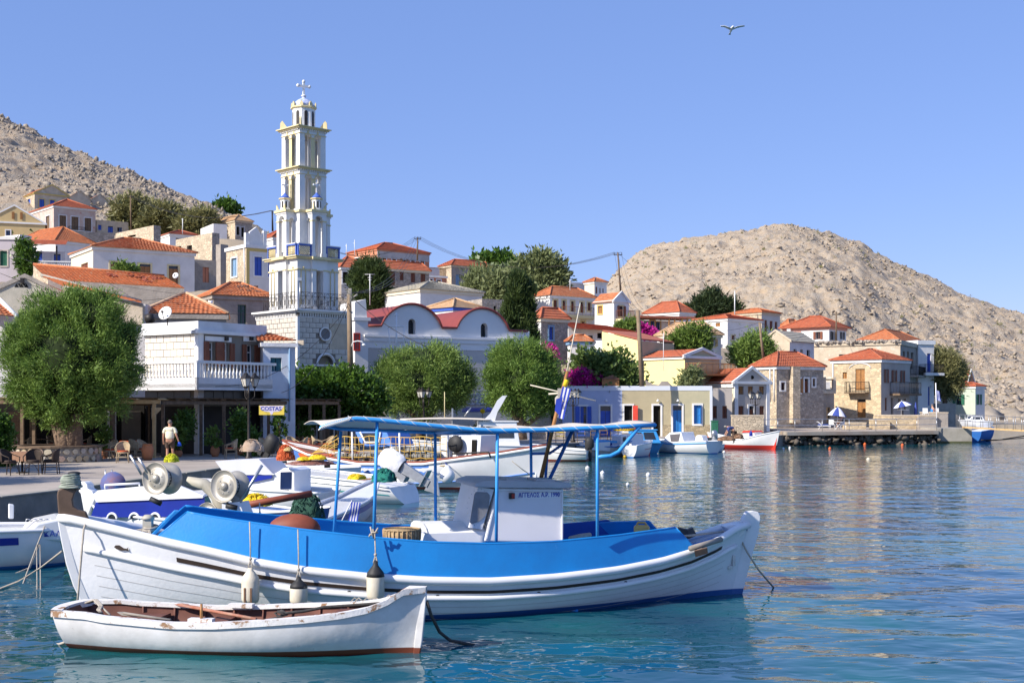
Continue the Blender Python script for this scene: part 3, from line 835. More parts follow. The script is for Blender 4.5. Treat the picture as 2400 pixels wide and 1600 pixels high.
M_pinktrim=mat('salmon_trim',(.68,.33,.25),(.62,.30,.22),2)
h=house('white house with salmon trim, brown shutters and wide red hip roof',1943,766,815,150,1837,1983,50,('hip',742),M_white,M_lilac,
 [('L',(1912,1923,777,795),'op',BR,None),('L',(1863,1875,779,786),'gl',M_wood,M_pinktrim),('R',(1949,1956,777,797),'op',M_iron,None),('R',(1971,1976,778,795),'op',M_iron,None)],M_pinktrim,rmat=R_red,eave=.5)
mb=MB();h['fL'].box(mb,h['fL'].u(1856),h['fL'].u(1848),h['fL'].z(780,8),h['fL'].z(773,8),.02,.4);mb.build('air_conditioner',M_whitepaint,h['root'])
house('grey house with sunlit whitewashed gable and three dark windows',1851,796,850,130,1786,1908,46,('gableL',774),M_stonep,M_lilac,
 [('R',(1860,1867,818,835),'dk',M_greenp),('R',(1876,1882,819,841),'dk',M_greenp),('R',(1891,1899,820,843),'dk',M_greenp)],None,rmat=R_grey)
# ---- right front
h=house('stone house with red hip roof and terrace at the quay',1820,858,940,118,1762,1930,30,('hip',826),M_stone,M_stoneg,
 [('R',(1830,1839,896,914),'hf',BR,M_white),('R',(1866,1876,887,920),'op',M_wood,M_white),('R',(1885,1894,887,920),'dr',BR,M_white),('R',(1904,1910,887,905),'hf',M_wood,M_white)],M_whiteold,rmat=R_red,barrel=.28)
mb=MB();fr=h['fR'];u=fr.u(1850);fr.box(mb,u,u+.9,h['z0']-2,h['z1'],.01,.5);mb.build('buttress',M_stone,h['root'])
mb=MB();fl=h['fL'];mb.tube([fl.p(.25,h['z1'],.08),fl.p(.25,h['z0'],.08)],.06,6);mb.tube([fl.p(.8,h['z1'],.08),fl.p(.8,h['z0'],.08)],.06,6);mb.build('drain_pipe',M_whitepaint,h['root'])
h=house('neat greige house with grey pediment and lit white side by the quay',1721,893,1012,105,1634,1803,30,('gableR',861),M_cream,M_greigep,
 [('L',(1693,1704,902,908),'sh',M_wood)]+[('R',(x,x+12,905,924),'sh',M_wood)for x in (1731,1753,1779)]+
 [('R',(1731,1743,951,980),'sh',BR),('R',(1755,1766,951,1000),'dr',BR,M_white),('R',(1780,1791,951,980),'sh',BR)],M_white,rmat=R_red,ledge=.5)
fr=h['fR'];mb=MB()
for a,b in ((0.0,.35),(fr.L-.35,fr.L)):fr.box(mb,a,b,h['z0'],h['z1']-.23,.004,.07)
mb.build('corner_pilaster',M_white,h['root'])
mb=MB();u=fr.L/2;mb.lathe(fr.p(u,fr.z(884,u),.02),[(.001,0),(.16,0),(.16,.03)],12,Matrix.Rotation(math.radians(90),3,'X'));mb.build('oculus',M_dark,h['root'])
house('single storey greige annex with two shutters beside the pediment house',1668,909,1010,103,1660,1716,4,('flat',.1),M_greigep,M_greigep,
 [('R',(1670,1680,951,980),'sh',BR),('R',(1693,1704,951,980),'sh',BR)],None,minL=5)
h=house('sandstone terrace building with columns and shaded shop fronts',1882,915,1008,122,1812,1955,12,('flat',.6),M_stone,M_stoned,
 [('R',(1897,1906,954,990),'hf',M_palewood),('R',(1917,1927,954,990),'dk'),('R',(1937,1946,954,990),'hf',M_palewood)],M_stonep,minL=6)
mb=MB();fr=h['fR']
for i in range(4):fr.box(mb,i*fr.L/3.1,i*fr.L/3.1+.3,h['z1'],h['z1']+1.3,-.3,.02)
fr.box(mb,0,fr.L,h['z1']+.0,h['z1']+.16,-.3,.0)
mb.build('terrace_column',M_stonep,h['root'])
mb=MB();fr.box(mb,0.3,fr.L,h['z1']+1.0,h['z1']+1.12,-.24,-.1);mb.build('terrace_rail',M_wood,h['root'])
house('shaded stone side wing left of the sandstone terrace building',1803,925,1012,120,1795,1832,6,('flat',.1),M_stoned,M_stoned,[],None,minL=5)
house('small cream rooftop box room on the sandstone terrace',1918,895,925,128,1912,1946,8,('flat',.1),M_cream,M_whiteold,[('R',(1922,1932,904,914),'dk')],None,minL=3)
h=house('derelict cream mansion with crumbling cornice and faded render',2110,797,990,142,1903,2151,62,('flat',.3),M_stonep,M_stoned,
 [('R',(2116,2121,823,845),'dk'),('R',(2126,2131,824,848),'dk'),('R',(2135,2141,826,865),'dk'),('L',(1966,1985,830,840),'gl',M_whitepaint)],M_stonep,ledge=.5)
mb=MB();fl=h['fL']
for i in range(120):
 u=rnd.uniform(0,fl.L);mb.box(fl.p(u,h['z1']-.05+rnd.uniform(-.12,.1),rnd.uniform(-.1,.25)),(rnd.uniform(.2,.6),.3,rnd.uniform(.1,.22)),rz=rnd.uniform(0,3))
mb.build('broken_cornice',M_stoneg,h['root'],kind='stuff')
fr=h['fR'];balcony(h['root'],fr,fr.u(2133),fr.u(2152),fr.z(880,fr.u(2142)),1.0,1.0,M_stoned,M_iron,.2)
house('tall house with orange hip roofs behind the derelict mansion',2105,797,860,165,2010,2170,55,('hip',775),M_white,M_white,[],M_white,rmat=R_orange)
h=house('tall blue-white house with blue shutter and corner balcony near the headland',2152,797,1000,150,2122,2189,20,('flat',.2),M_white,M_lilac,
 [('R',(2155,2158,823,870),'sh',M_pbluep),('R',(2163,2166,825,870),'sh',M_pbluep),('R',(2173,2182,828,872),'sh',BL,None),('R',(2157,2160,905,950),'sh',M_pbluep),
 ('R',(2166,2169,905,950),'sh',M_pbluep),('R',(2175,2179,906,950),'sh',BL)],M_white,ledge=.5)
fr=h['fR'];balcony(h['root'],fr,fr.u(2154),fr.u(2198),fr.z(874,fr.u(2170)),1.2,1.0,M_lilac,M_iron,.3)
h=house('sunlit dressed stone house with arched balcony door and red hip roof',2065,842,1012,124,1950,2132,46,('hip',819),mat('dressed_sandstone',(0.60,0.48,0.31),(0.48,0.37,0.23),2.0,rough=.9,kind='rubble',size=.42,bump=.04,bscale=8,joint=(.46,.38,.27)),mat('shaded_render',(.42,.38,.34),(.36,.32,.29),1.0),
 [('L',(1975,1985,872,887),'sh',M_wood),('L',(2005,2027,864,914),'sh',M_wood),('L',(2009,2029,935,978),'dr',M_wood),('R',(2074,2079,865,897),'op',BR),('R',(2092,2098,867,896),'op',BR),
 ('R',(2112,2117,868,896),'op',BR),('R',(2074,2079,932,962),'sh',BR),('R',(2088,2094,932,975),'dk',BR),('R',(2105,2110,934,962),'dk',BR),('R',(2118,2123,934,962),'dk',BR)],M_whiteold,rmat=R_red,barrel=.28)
fl=h['fL'];balcony(h['root'],fl,fl.u(2038),fl.u(1989),fl.z(919,fl.u(2015)),.9,1.0,M_oldwood,M_iron,.12,.16)
fr=h['fR'];balcony(h['root'],fr,fr.u(2085),fr.u(2136),fr.z(922,fr.u(2110)),1.1,1.1,M_oldwood,M_iron,.2,.16)
mb=MB();um=fl.u(2016);za=fl.z(863,um)
mb.tube([fl.p(um+math.cos(a)*1.15,za+math.sin(a)*.5,.03)for a in [math.pi*i/10 for i in range(11)]],.05,5);mb.build('door_arch',M_whiteold,h['root'])
mb=MB();mb.tube([fl.p(fl.L-.15,h['z1'],.08),fl.p(fl.L-.15,h['z0'],.08)],.06,6);mb.build('drain_pipe',M_whitepaint,h['root'])
h=house('pale green cottage with dark green shutters at the far headland',2286,905,1000,172,2195,2308,40,('hip',897),mat('pale_green_plaster',(.50,.56,.46),(.46,.52,.42),1),M_lilac,
 [('L',(2240,2254,925,948),'op',M_greenp,None),('R',(2291,2297,924,948),'op',M_greenp)],M_white,rmat=R_red)
house('narrow red gabled house rising behind the green cottage',2268,895,920,180,2250,2284,40,('gableR',866),M_coral,M_coral,[],M_white,rmat=R_red)
h=house('low shaded store wall between blue-white house and green cottage',2196,945,1000,150,2180,2240,10,('flat',.1),M_stoned,M_stoned,[],None,minL=3)

# ---- low blue and beige row on the quay (one building, painted in sections)
t=thing('quay_building','long low quayside row painted blue and beige with white parapet','building',W(1330,1022,100))
Fq=Face(W(1318,1022,100)*1.0,Vector((math.cos(.0),math.sin(.0),0)).normalized(),Vector((0,-1,0)),12)
Fq.O=Vector((W(1318,1022,100).x,100,0));Fq.L=Fq.u(1669)
zq0,zq1=.75,ZZ(904,100)
qw=[((1360,1375,952,1010),'hf',BL,M_white),((1407,1431,951,1022),'dr',BL,M_white),((1463,1482,950,1010),'dk',M_redp,M_white),((1531,1548,950,1022),'dk',M_redp,M_white),
 ((1577,1598,950,1018),'dr',M_skyp,M_white),((1626,1643,949,993),'sh',M_skyp,M_white)]
rects=[Fq.rect(*q[0])for q in qw]
secs=[(1318,1458,M_blueplaster),(1458,1574,M_beigep),(1574,1669,mat('olive_beige_plaster',(0.50,0.45,0.29),(.42,.39,.26),1.0,bump=.015,c3=(.5,.5,.48),spots=.12,spot_scale=2.0))]
for a,b,m in secs:
 ua,ub=Fq.u(a),Fq.u(b);mb=MB()
 wall_holes(mb,Fq,ua,ub,zq0-1,zq1-.36,[r for r in rects if ua<=r[0]and r[1]<=ub]);mb.build('wall',m,t)
mb=MB();Fq.box(mb,0,Fq.L,zq1-.36,zq1,-.3,.03);Fq.box(mb,Fq.L-.18,Fq.L+.02,zq0,zq1-.362,-.3,.04);mb.build('parapet',mat('pale_blue_parapet',(.62,.68,.78),(.66,.66,.66),.25),t)
mb=MB();mb.add([Fq.p(0,zq1-.3,0),Fq.p(Fq.L,zq1-.3,0),Fq.p(Fq.L,zq1-.3,-9),Fq.p(0,zq1-.3,-9)],[(0,1,2,3)])
mb.add([Fq.p(0,zq1-.3,0),Fq.p(0,zq0-1,0),Fq.p(0,zq0-1,-9),Fq.p(0,zq1-.3,-9)],[(0,1,2,3)])
mb.add([Fq.p(Fq.L,zq1-.3,0),Fq.p(Fq.L,zq0-1,0),Fq.p(Fq.L,zq0-1,-9),Fq.p(Fq.L,zq1-.3,-9)],[(0,1,2,3)]);mb.build('roof',M_concrete,t)
for a,b,ex in ((1492,1529,()),(1552,1574,()),(1602,1664,())):
 mb=MB();Fq.box(mb,Fq.u(a),Fq.u(b),zq0-.5,Fq.z(995,5),.004,.05);mb.build('stone_dado',mat('yellow_crazy_stone',(.45,.37,.23),(.36,.28,.17),2.0,kind='rubble',size=.3,bump=.03,joint=(.30,.25,.17)),t)
for q,r in zip(qw,rects):
 w=window(t,Fq,r,q[1],q[2],q[3],pn='door' if q[1]in ('dr','dk')else 'window')
def open_leaf(parent,fc,u,z0,z1,w,ang,m):
 mb=MB();v=fc.d*(w*math.cos(ang))+fc.n*(abs(w)*math.sin(ang))
 mb.obox(fc.p(u,z0,.05),v,fc.n*.04,Vector((0,0,z1-z0)));mb.build('shutter',m,parent)
z0_,z1_=rects[0][2],rects[0][3]
open_leaf(t,Fq,Fq.u(1359),z0_,z1_,-.36,.2,BL);open_leaf(t,Fq,Fq.u(1376),z0_,z1_,.34,.25,BL)
open_leaf(t,Fq,Fq.u(1483),rects[2][2],rects[2][3],.42,.5,M_redp);open_leaf(t,Fq,Fq.u(1644),rects[5][2],rects[5][3],-.2,1.0,M_skyp)
for x in (1420,1541,1588):
 mb=MB();u=Fq.u(x);mb.lathe(Fq.p(u,Fq.z(938,u),.22),[(.02,.08),(.12,-.04),(.10,-.08)],10);mb.tube([Fq.p(u,Fq.z(936,u),0),Fq.p(u,Fq.z(935,u),.22)],.02,5)
 mb.build('wall_lamp',M_whitepaint,t)

# ================================================================ ground, hills, water, quay
def vnoise(x,y,seed):
 r=np.random.default_rng(seed);g=r.random((256,256))
 xi,yi=np.floor(x).astype(int),np.floor(y).astype(int)
 fx,fy=x-xi,y-yi
 fx=fx*fx*(3-2*fx);fy=fy*fy*(3-2*fy)
 a,b=g[xi%256,yi%256],g[(xi+1)%256,yi%256]
 c,d=g[xi%256,(yi+1)%256],g[(xi+1)%256,(yi+1)%256]
 return (a*(1-fx)+b*fx)*(1-fy)+(c*(1-fx)+d*fx)*fy-0.5
def fbm(x,y,sc_,octv=6,seed=1,gain=0.5,ridge=False):
 t=0;a=1.0;f=1.0/sc_
 for i in range(octv):
  n=vnoise(x*f+17.3*i,y*f+9.1*i,seed+i)
  if ridge:n=0.5-2*np.abs(n)
  t=t+a*n;a*=gain;f*=2.03
 return t
def grid_mesh(name,X,Y,Z,mat_,kind='structure',smooth=True):
 nr,nc=X.shape
 v=np.stack([X,Y,Z],-1).reshape(-1,3)
 i=np.arange(nr*nc).reshape(nr,nc)
 f=np.stack([i[:-1,:-1],i[:-1,1:],i[1:,1:],i[1:,:-1]],-1).reshape(-1,4)
 me=bpy.data.meshes.new(name)
 me.vertices.add(len(v));me.vertices.foreach_set('co',v.astype(np.float32).ravel())
 me.loops.add(f.size);me.loops.foreach_set('vertex_index',f.astype(np.int32).ravel())
 me.polygons.add(len(f));me.polygons.foreach_set('loop_start',np.arange(0,f.size,4,dtype=np.int32))
 me.polygons.foreach_set('loop_total',np.full(len(f),4,np.int32))
 me.polygons.foreach_set('use_smooth',np.full(len(f),smooth))
 me.materials.append(mat_);me.update(calc_edges=True)
 o=bpy.data.objects.new(name,me);COL.objects.link(o);o['kind']=kind
 return o
def rock_material(name,soil,rock,dark,sc_=0.25):
 m=mat(name,soil,rock,sc_,rough=.95,bump=.35,bscale=sc_*9,c3=dark,spots=.42,spot_scale=sc_*3.6,detail=9,spec=.1)  # dark spots paint the shadow gaps between the stones
 t=m.node_tree
 t.nodes['Bump'].inputs['Strength'].default_value=1.0
 return m
M_hill=rock_material('dry_rocky_hillside',(.42,.315,.21),(.37,.33,.275),(.17,.135,.10),.45)
M_hill2=rock_material('dry_rocky_far_hillside',(.45,.345,.235),(.40,.355,.295),(.235,.19,.14),.5)
M_rock=mat('limestone_rock',(.39,.335,.27),(.24,.205,.165),.5,rough=.95,bump=.1,bscale=5,spec=.1)
M_earth=mat('dry_earth',(.38,.30,.21),(.28,.235,.165),.5,rough=.95,bump=.1,bscale=3,c3=(.40,.37,.32),spots=.3,spot_scale=.8)

tp=np.array(TERR)
def town_z(X,Y):
 d2=(X[...,None]-tp[:,0])**2+((Y[...,None]-tp[:,1]))**2+4.0
 w=1.0/d2**1.6
 return (w*tp[:,2]).sum(-1)/w.sum(-1)
qb_x=[-2000,0,400,700,900,1250,1320,1700,1800,1960,2100,2300,3600]
qb_d=[66,66,69,76,86,92,101,104,120,122,140,165,190]
pxs=np.linspace(-900,2420,190);ds=np.linspace(60,262,130)
PX,DD=np.meshgrid(pxs,ds)
X=(PX-CX)/F*DD;Y=DD.copy()
qb=np.interp(PX,qb_x,qb_d)
Z=town_z(X,Y)
k=np.clip((DD-qb)/6.0,0,1)
Z=-1.2*(1-k)+k*Z+np.where(k>0,fbm(X,Y,7,4,3)*1.0,0)-.3
edge=np.clip((PX-2150)/150,0,1)
Z=Z*(1-edge)+np.clip(Z,-3,.6)*edge
grid_mesh('town_slope',X,Y,Z,M_earth)

def hill(name,crest,d0,d1,z0f,px0,px1,ncol,nrow,amp,mat_,seed,back=160,d1f=None):
 pxs=np.linspace(px0,px1,ncol)
 cy=np.interp(pxs,[c[0]for c in crest],[c[1]for c in crest])
 dc=np.full(ncol,d1)if d1f is None else d1f(pxs)
 zc=HC+(HY-cy)/F*dc
 rows=np.concatenate([np.linspace(0,1,nrow),1+np.linspace(.02,1,24)])
 T,PXg=np.meshgrid(rows,pxs,indexing='ij')
 DC=np.broadcast_to(dc,T.shape);ZC=np.broadcast_to(zc,T.shape);Z0=np.broadcast_to(z0f(pxs),T.shape)
 Dm=np.where(T<=1,d0+(DC-d0)*T,DC+back*(T-1))
 Tc=np.clip(T,0,1)
 Zm=np.where(T<=1,Z0+(ZC-Z0)*(Tc**0.92),ZC*(1-(T-1)**1.5*.9))
 X=(PXg-CX)/F*Dm
 fade=np.clip(Tc*6,0.15,1)
 n=fbm(X,Dm,30,5,seed)*amp*1.6*np.clip((1-Tc)*4,0.0,1)+fbm(X,Dm,7,5,seed+9,ridge=True)*amp*.55+fbm(X,Dm,2.6,3,seed+31,ridge=True)*amp*.16
 Zm=Zm+n*fade
 return grid_mesh(name,X,Dm,Zm,mat_),X,Dm,Zm,T
crL=[(-1400,60),(-600,140),(-200,225),(0,278),(60,302),(130,337),(200,366),(250,388),(320,412),(400,446),(460,472),(500,487),(560,515),(620,552),(700,590),(820,650),(1000,730),(1300,800)]
crR=[(700,800),(1100,740),(1350,700),(1420,668),(1460,628),(1490,600),(1530,580),(1600,566),(1680,556),(1750,545),(1800,536),(1840,531),(1900,541),(1960,556),(2020,574),(2045,592),(2100,622),(2180,656),(2260,694),(2330,722),(2400,742),(2700,800),(3400,880),(3900,945)]
oL,XL,DL,ZL_,TL=hill('left_hill',crL,226,345,lambda p:np.interp(p,[-1400,0,300,600,900,1300],[40,36,34,27,16,8]),-1400,1300,640,190,2.3,M_hill,21)
oR,XR,DR,ZR_,TR=hill('right_hill',crR,236,560,lambda p:np.interp(p,[700,1900,2250,2500,3900],[8,7,1.0,-.8,-2]),700,3900,760,300,3.8,M_hill2,55,back=300)

# boulders and scrub scattered over the hills (joined: nobody could count them)
ico=np.array([(0,0,-1),(.72,-.53,-.45),(-.28,-.85,-.45),(-.89,0,-.45),(-.28,.85,-.45),(.72,.53,-.45),(.28,-.85,.45),(-.72,-.53,.45),(-.72,.53,.45),(.28,.85,.45),(.89,0,.45),(0,0,1)])
icf=np.array([(0,1,2),(1,0,5),(0,2,3),(0,3,4),(0,4,5),(1,5,10),(2,1,6),(3,2,7),(4,3,8),(5,4,9),(1,10,6),(2,6,7),(3,7,8),(4,8,9),(5,9,10),(6,10,11),(7,6,11),(8,7,11),(9,8,11),(10,9,11)])
def tri_mesh(name,V,Fc,mat_,kind=None,parent=None):
 me=bpy.data.meshes.new(name)
 me.vertices.add(len(V));me.vertices.foreach_set('co',V.astype(np.float32).ravel())
 me.loops.add(Fc.size);me.loops.foreach_set('vertex_index',Fc.astype(np.int32).ravel())
 k=Fc.shape[1]
 me.polygons.add(len(Fc));me.polygons.foreach_set('loop_start',np.arange(0,Fc.size,k,dtype=np.int32))
 me.polygons.foreach_set('loop_total',np.full(len(Fc),k,np.int32))
 me.materials.append(mat_);me.update(calc_edges=True)
 o=bpy.data.objects.new(name,me);COL.objects.link(o)
 if kind:o['kind']=kind
 if parent is not None:o.parent=parent
 return o
def boulders(name,P,smin,smax,mat_,seed,flat=.7,label=None):
 r=np.random.default_rng(seed);n=len(P)
 s=smin+(smax-smin)*r.random(n)**3.5
 jit=1+(r.random((n,12,1))-.5)*1.25
 V=ico[None]*jit*s[:,None,None]*np.array([1,1,flat])*(0.7+.6*r.random((n,1,3)))
 th=r.random(n)*6.28;c,q=np.cos(th),np.sin(th)
 V=np.stack([V[...,0]*c[:,None]-V[...,1]*q[:,None],V[...,0]*q[:,None]+V[...,1]*c[:,None],V[...,2]],-1)+P[:,None]
 Fc=(icf[None]+(np.arange(n)*12)[:,None,None]).reshape(-1,3)
 o=tri_mesh(name,V.reshape(-1,3),Fc,mat_,'stuff')
 if label:o['label']=label;o['category']='rocks'
 return o
def pick(X,D,Z,T,n,seed,tmax=1.02,pw=1.0):
 r=np.random.default_rng(seed)
 idx=np.argwhere((T<tmax))
 w=(fbm(X,D,24,4,seed)+.55).clip(.02,2)**2.0
 ww=w[idx[:,0],idx[:,1]];ww/=ww.sum()
 s=idx[r.choice(len(idx),n,p=ww)]
 return np.stack([X[s[:,0],s[:,1]],D[s[:,0],s[:,1]],Z[s[:,0],s[:,1]]],-1)+(r.random((n,3))-.5)*np.array([1.2,1.2,.3])
boulders('boulders',pick(XL,DL,ZL_,TL,24000,3),.10,.62,M_rock,4,flat=1.15,label='grey limestone boulders strewn over the left hillside')
boulders('boulders',pick(XR,DR,ZR_,TR,44000,5),.10,.75,mat('far_limestone_rock',(.44,.365,.285),(.26,.215,.16),.5,rough=.95,spec=.1),6,label='small limestone boulders strewn over the right hillside')

# water ------------------------------------------------------------
def water_material():
 m=bpy.data.materials.new('harbour_water');m.use_nodes=True
 t=m.node_tree;P=t.nodes['Principled BSDF'];L=t.links.new
 P.inputs['Roughness'].default_value=.01;P.inputs['IOR'].default_value=1.333;P.inputs['Specular IOR Level'].default_value=.5
 tc=node(t,'ShaderNodeTexCoord')
 mp=node(t,'ShaderNodeMapping');mp.inputs['Scale'].default_value=(.30,.16,1);L(tc.outputs['Object'],mp.inputs[0])
 nz=node(t,'ShaderNodeTexNoise');nz.inputs['Scale'].default_value=1.0;nz.inputs['Detail'].default_value=4;L(mp.outputs[0],nz.inputs['Vector'])
 mr=node(t,'ShaderNodeMapRange');mr.inputs[1].default_value=.38;mr.inputs[2].default_value=.66;L(nz.outputs[0],mr.inputs[0])
 mx=node(t,'ShaderNodeMix',data_type='RGBA');mx.inputs[6].default_value=(.005,.056,.100,1);mx.inputs[7].default_value=(.010,.110,.120,1)
 L(mr.outputs[0],mx.inputs[0]);L(mx.outputs[2],P.inputs['Base Color'])
 m1=node(t,'ShaderNodeMapping');m1.inputs['Scale'].default_value=(1.0,1.5,1);L(tc.outputs['Object'],m1.inputs[0])
 n1=node(t,'ShaderNodeTexNoise');n1.inputs['Scale'].default_value=2.2;n1.inputs['Detail'].default_value=1.5;n1.inputs['Roughness'].default_value=.5;n1.inputs['Distortion'].default_value=.4;L(m1.outputs[0],n1.inputs['Vector'])
 bp=node(t,'ShaderNodeBump');bp.inputs['Strength'].default_value=1.0;bp.inputs['Distance'].default_value=.020
 L(n1.outputs[0],bp.inputs['Height']);L(bp.outputs[0],P.inputs['Normal'])
 return m
M_water=water_material()
ncol,nrow=560,620
pxs=np.concatenate([np.linspace(-2400,-300,70),np.linspace(-290,2700,430),np.linspace(2710,4800,60)])
ds=np.exp(np.linspace(math.log(9.5),math.log(330),nrow))
PX,DD=np.meshgrid(pxs,ds)
X=(PX-CX)/F*DD;Y=DD
Zw=np.zeros_like(X)
r=np.random.default_rng(77)
cell=DD*math.log(330/9.5)/nrow
for i in range(46):
 lam=.38*(2.6/.38)**r.random();th=r.normal(math.radians(78),.75)
 kx,ky=math.cos(th)*2*math.pi/lam,math.sin(th)*2*math.pi/lam
 a=.0015*lam**.95
 w=np.clip((lam/(cell*3.0)-1)*2,0,1)
 ph=r.random()*6.28+fbm(X,Y,5+3*lam,2,200+i)*2.2
 Zw+=a*w*np.sin(kx*X+ky*Y+ph)
calm=.75+fbm(X,Y,14,2,99)*.8
Zw*=np.clip(calm,.35,1.4)
grid_mesh('water',X,Y,Zw,M_water)
mb=MB();mb.add([(-3500,-900,-.5),(3500,-900,-.5),(3500,6000,-.5),(-3500,6000,-.5)],[(0,1,2,3)]);mb.build('sea',M_water,kind='structure')

# quay ------------------------------------------------------------
M_quay=mat('quay_paving',(.43,.37,.31),(.30,.255,.215),.35,rough=.9,bump=.012,bscale=6,c3=(.20,.17,.14),spots=.2,spot_scale=.7,detail=8)
M_quayface=mat('wet_quay_concrete',(.27,.25,.215),(.17,.16,.14),1.0,rough=.9,bump=.03,bscale=6,c3=(.10,.095,.075),spots=.25,spot_scale=1.5)
shore=[(-900,1300),(-300,1205),(0,1166),(140,1150),(330,1124),(560,1092),(690,1080),(830,1068),(1100,1052),(1300,1042),(1450,1034),(1600,1028),(1700,1025),(1800,1022),(1850,1020)]
sp=[G(x,y,.8)for x,y in shore]
back=[Vector((p.x+(p.x)*.8,140,.8))if False else Vector(((shore[i][0]-CX)/F*150,150,.8))for i,p in enumerate(sp)]
mb=MB()
for i in range(len(sp)-1):
 n=6
 for j in range(n):
  a,b=j/n,(j+1)/n
  mb.add([sp[i].lerp(back[i],a),sp[i+1].lerp(back[i+1],a),sp[i+1].lerp(back[i+1],b),sp[i].lerp(back[i],b)],[(0,1,2,3)])
mb.build('quay_pavement',M_quay,kind='structure')
mb=MB()
for i in range(len(sp)-1):
 a,b=sp[i],sp[i+1];dn=Vector((0,0,-1.9))
 mb.poly([a,b,b+dn,a+dn])
mb.build('quay_wall',M_quayface,kind='structure')
mb=MB()
for i in range(len(sp)-1):
 a,b=sp[i],sp[i+1];v=(b-a).normalized();w=Vector((-v.y,v.x,0))
 L_=(b-a).length;n=max(1,int(L_/1.6))
 for j in range(n):
  p,q=a.lerp(b,j/n+.004),a.lerp(b,(j+1)/n-.004)
  mb.obox(p-w*.05+Vector((0,0,.003)),q-p,w*.42,Vector((0,0,.035+rnd.uniform(0,.008))))
mb.build('quay_edge_stones',M_concrete,kind='structure')

# promenade and piers at the right --------------------------------
t=thing('promenade','narrow concrete promenade slab over rubble at the right shore','promenade',W(1960,1010,108))
mb=MB();A_,B_,C_,D_=G(1845,1012,1.1),G(2200,1009,1.1),None,None
mb.prism([A_,B_,Vector((B_.x+14,150,1.1)),Vector((A_.x+2,122,1.1))],(0,0,-.28));mb.build('slab',mat('rusty_slab_concrete',(.36,.27,.20),(.42,.38,.32),.5,rough=.9,bump=.02),t)
pts=[]
for i in range(900):
 s=rnd.random();q=A_.lerp(B_,s);pts.append((q.x+rnd.uniform(-.4,.4),q.y+rnd.uniform(.2,2.2),rnd.uniform(-.3,.7)))
boulders('rubble',np.array(pts),.1,.42,mat('dark_shore_rock',(.16,.13,.10),(.10,.085,.07),2,rough=.9),9).parent=None
bpy.data.objects['rubble']['label']='dark wet rubble stones under the promenade slab';bpy.data.objects['rubble']['category']='rubble'
def pierblock(label,x0,x1,yt,yb,depth,z=0.0):
 d=GD(yb,z);t=thing('pier_block',label,'pier',W((x0+x1)/2,yb,d))
 zt=ZZ(yt,d);a,b=W(x0,yb,d),W(x1,yb,d);mb=MB()
 mb.bx(a.x,b.x,d,d+depth,-1,zt);mb.build('block',M_concrete,t)
 mb=MB();mb.bx(a.x-.004,b.x+.004,d-.004,d+depth,-1,.16);mb.build('weed_band',mat('green_weed',(.10,.10,.045),(.07,.075,.035),3),t)
 return t,d,zt
tb1,db1,zb1=pierblock('square concrete pier block with tyre fender, left of the pair',1976,2049,1012,1041,5)
tb2,db2,zb2=pierblock('longer concrete pier block beneath the gangway end',2196,2278,1003,1038,6)
# shore rocks at the far right
pts=[]
for i in range(700):
 px=rnd.uniform(2230,2700);d=236+rnd.uniform(-6,30);pts.append(((px-CX)/F*d,d,rnd.uniform(-.4,1.2)))
o=boulders('shore_rocks',np.array(pts),.4,2.6,M_rock,12,label='pale rocks along the far right shoreline')
# rising stony yard walls near the stone house
def lowwall(label,x0,x1,yt,yb,d,th=.4,m=None,name='garden_wall'):
 t=thing(name,label,'wall',W((x0+x1)/2,yb,d));a,b=W(x0,yb,d),W(x1,yb,d);mb=MB()
 mb.bx(a.x,b.x,d,d+th,a.z-1.5,ZZ(yt,d));mb.build('wall',m or M_stone,t)
 mb=MB();mb.bx(a.x-.03,b.x+.03,d-.03,d+th+.03,ZZ(yt,d)+.002,ZZ(yt,d)+.1);mb.build('coping',M_stonep,t)
 return t
lowwall('sunlit sandstone terrace wall below the blue and white parasol',2087,2152,975,1006,114,5,MATS['dressed_sandstone'])
lowwall('dark shaded terrace wall panel beside the flagpole',2153,2194,975,1006,113.6,5,M_stoned)
lowwall('dark shaded terrace wall end with light stone pillar',2198,2222,968,1004,114,5,M_stoned)
lowwall('low sandstone step wall left of the wooden door',1985,2030,992,1010,113,1.5,MATS['dressed_sandstone'])
lowwall('low sandstone step wall right of the wooden door',2048,2086,985,1010,113,1.5,MATS['dressed_sandstone'])
lowwall('low rubble wall beside the pediment house',1716,1790,975,1008,98,.5,M_stone)
lowwall('sunlit rubble wall behind the pink bougainvillea',1316,1375,858,905,103,.5,M_stone)
lowwall('white washed wall stub at the foot of the town steps',905,935,935,990,84,.5,M_white)

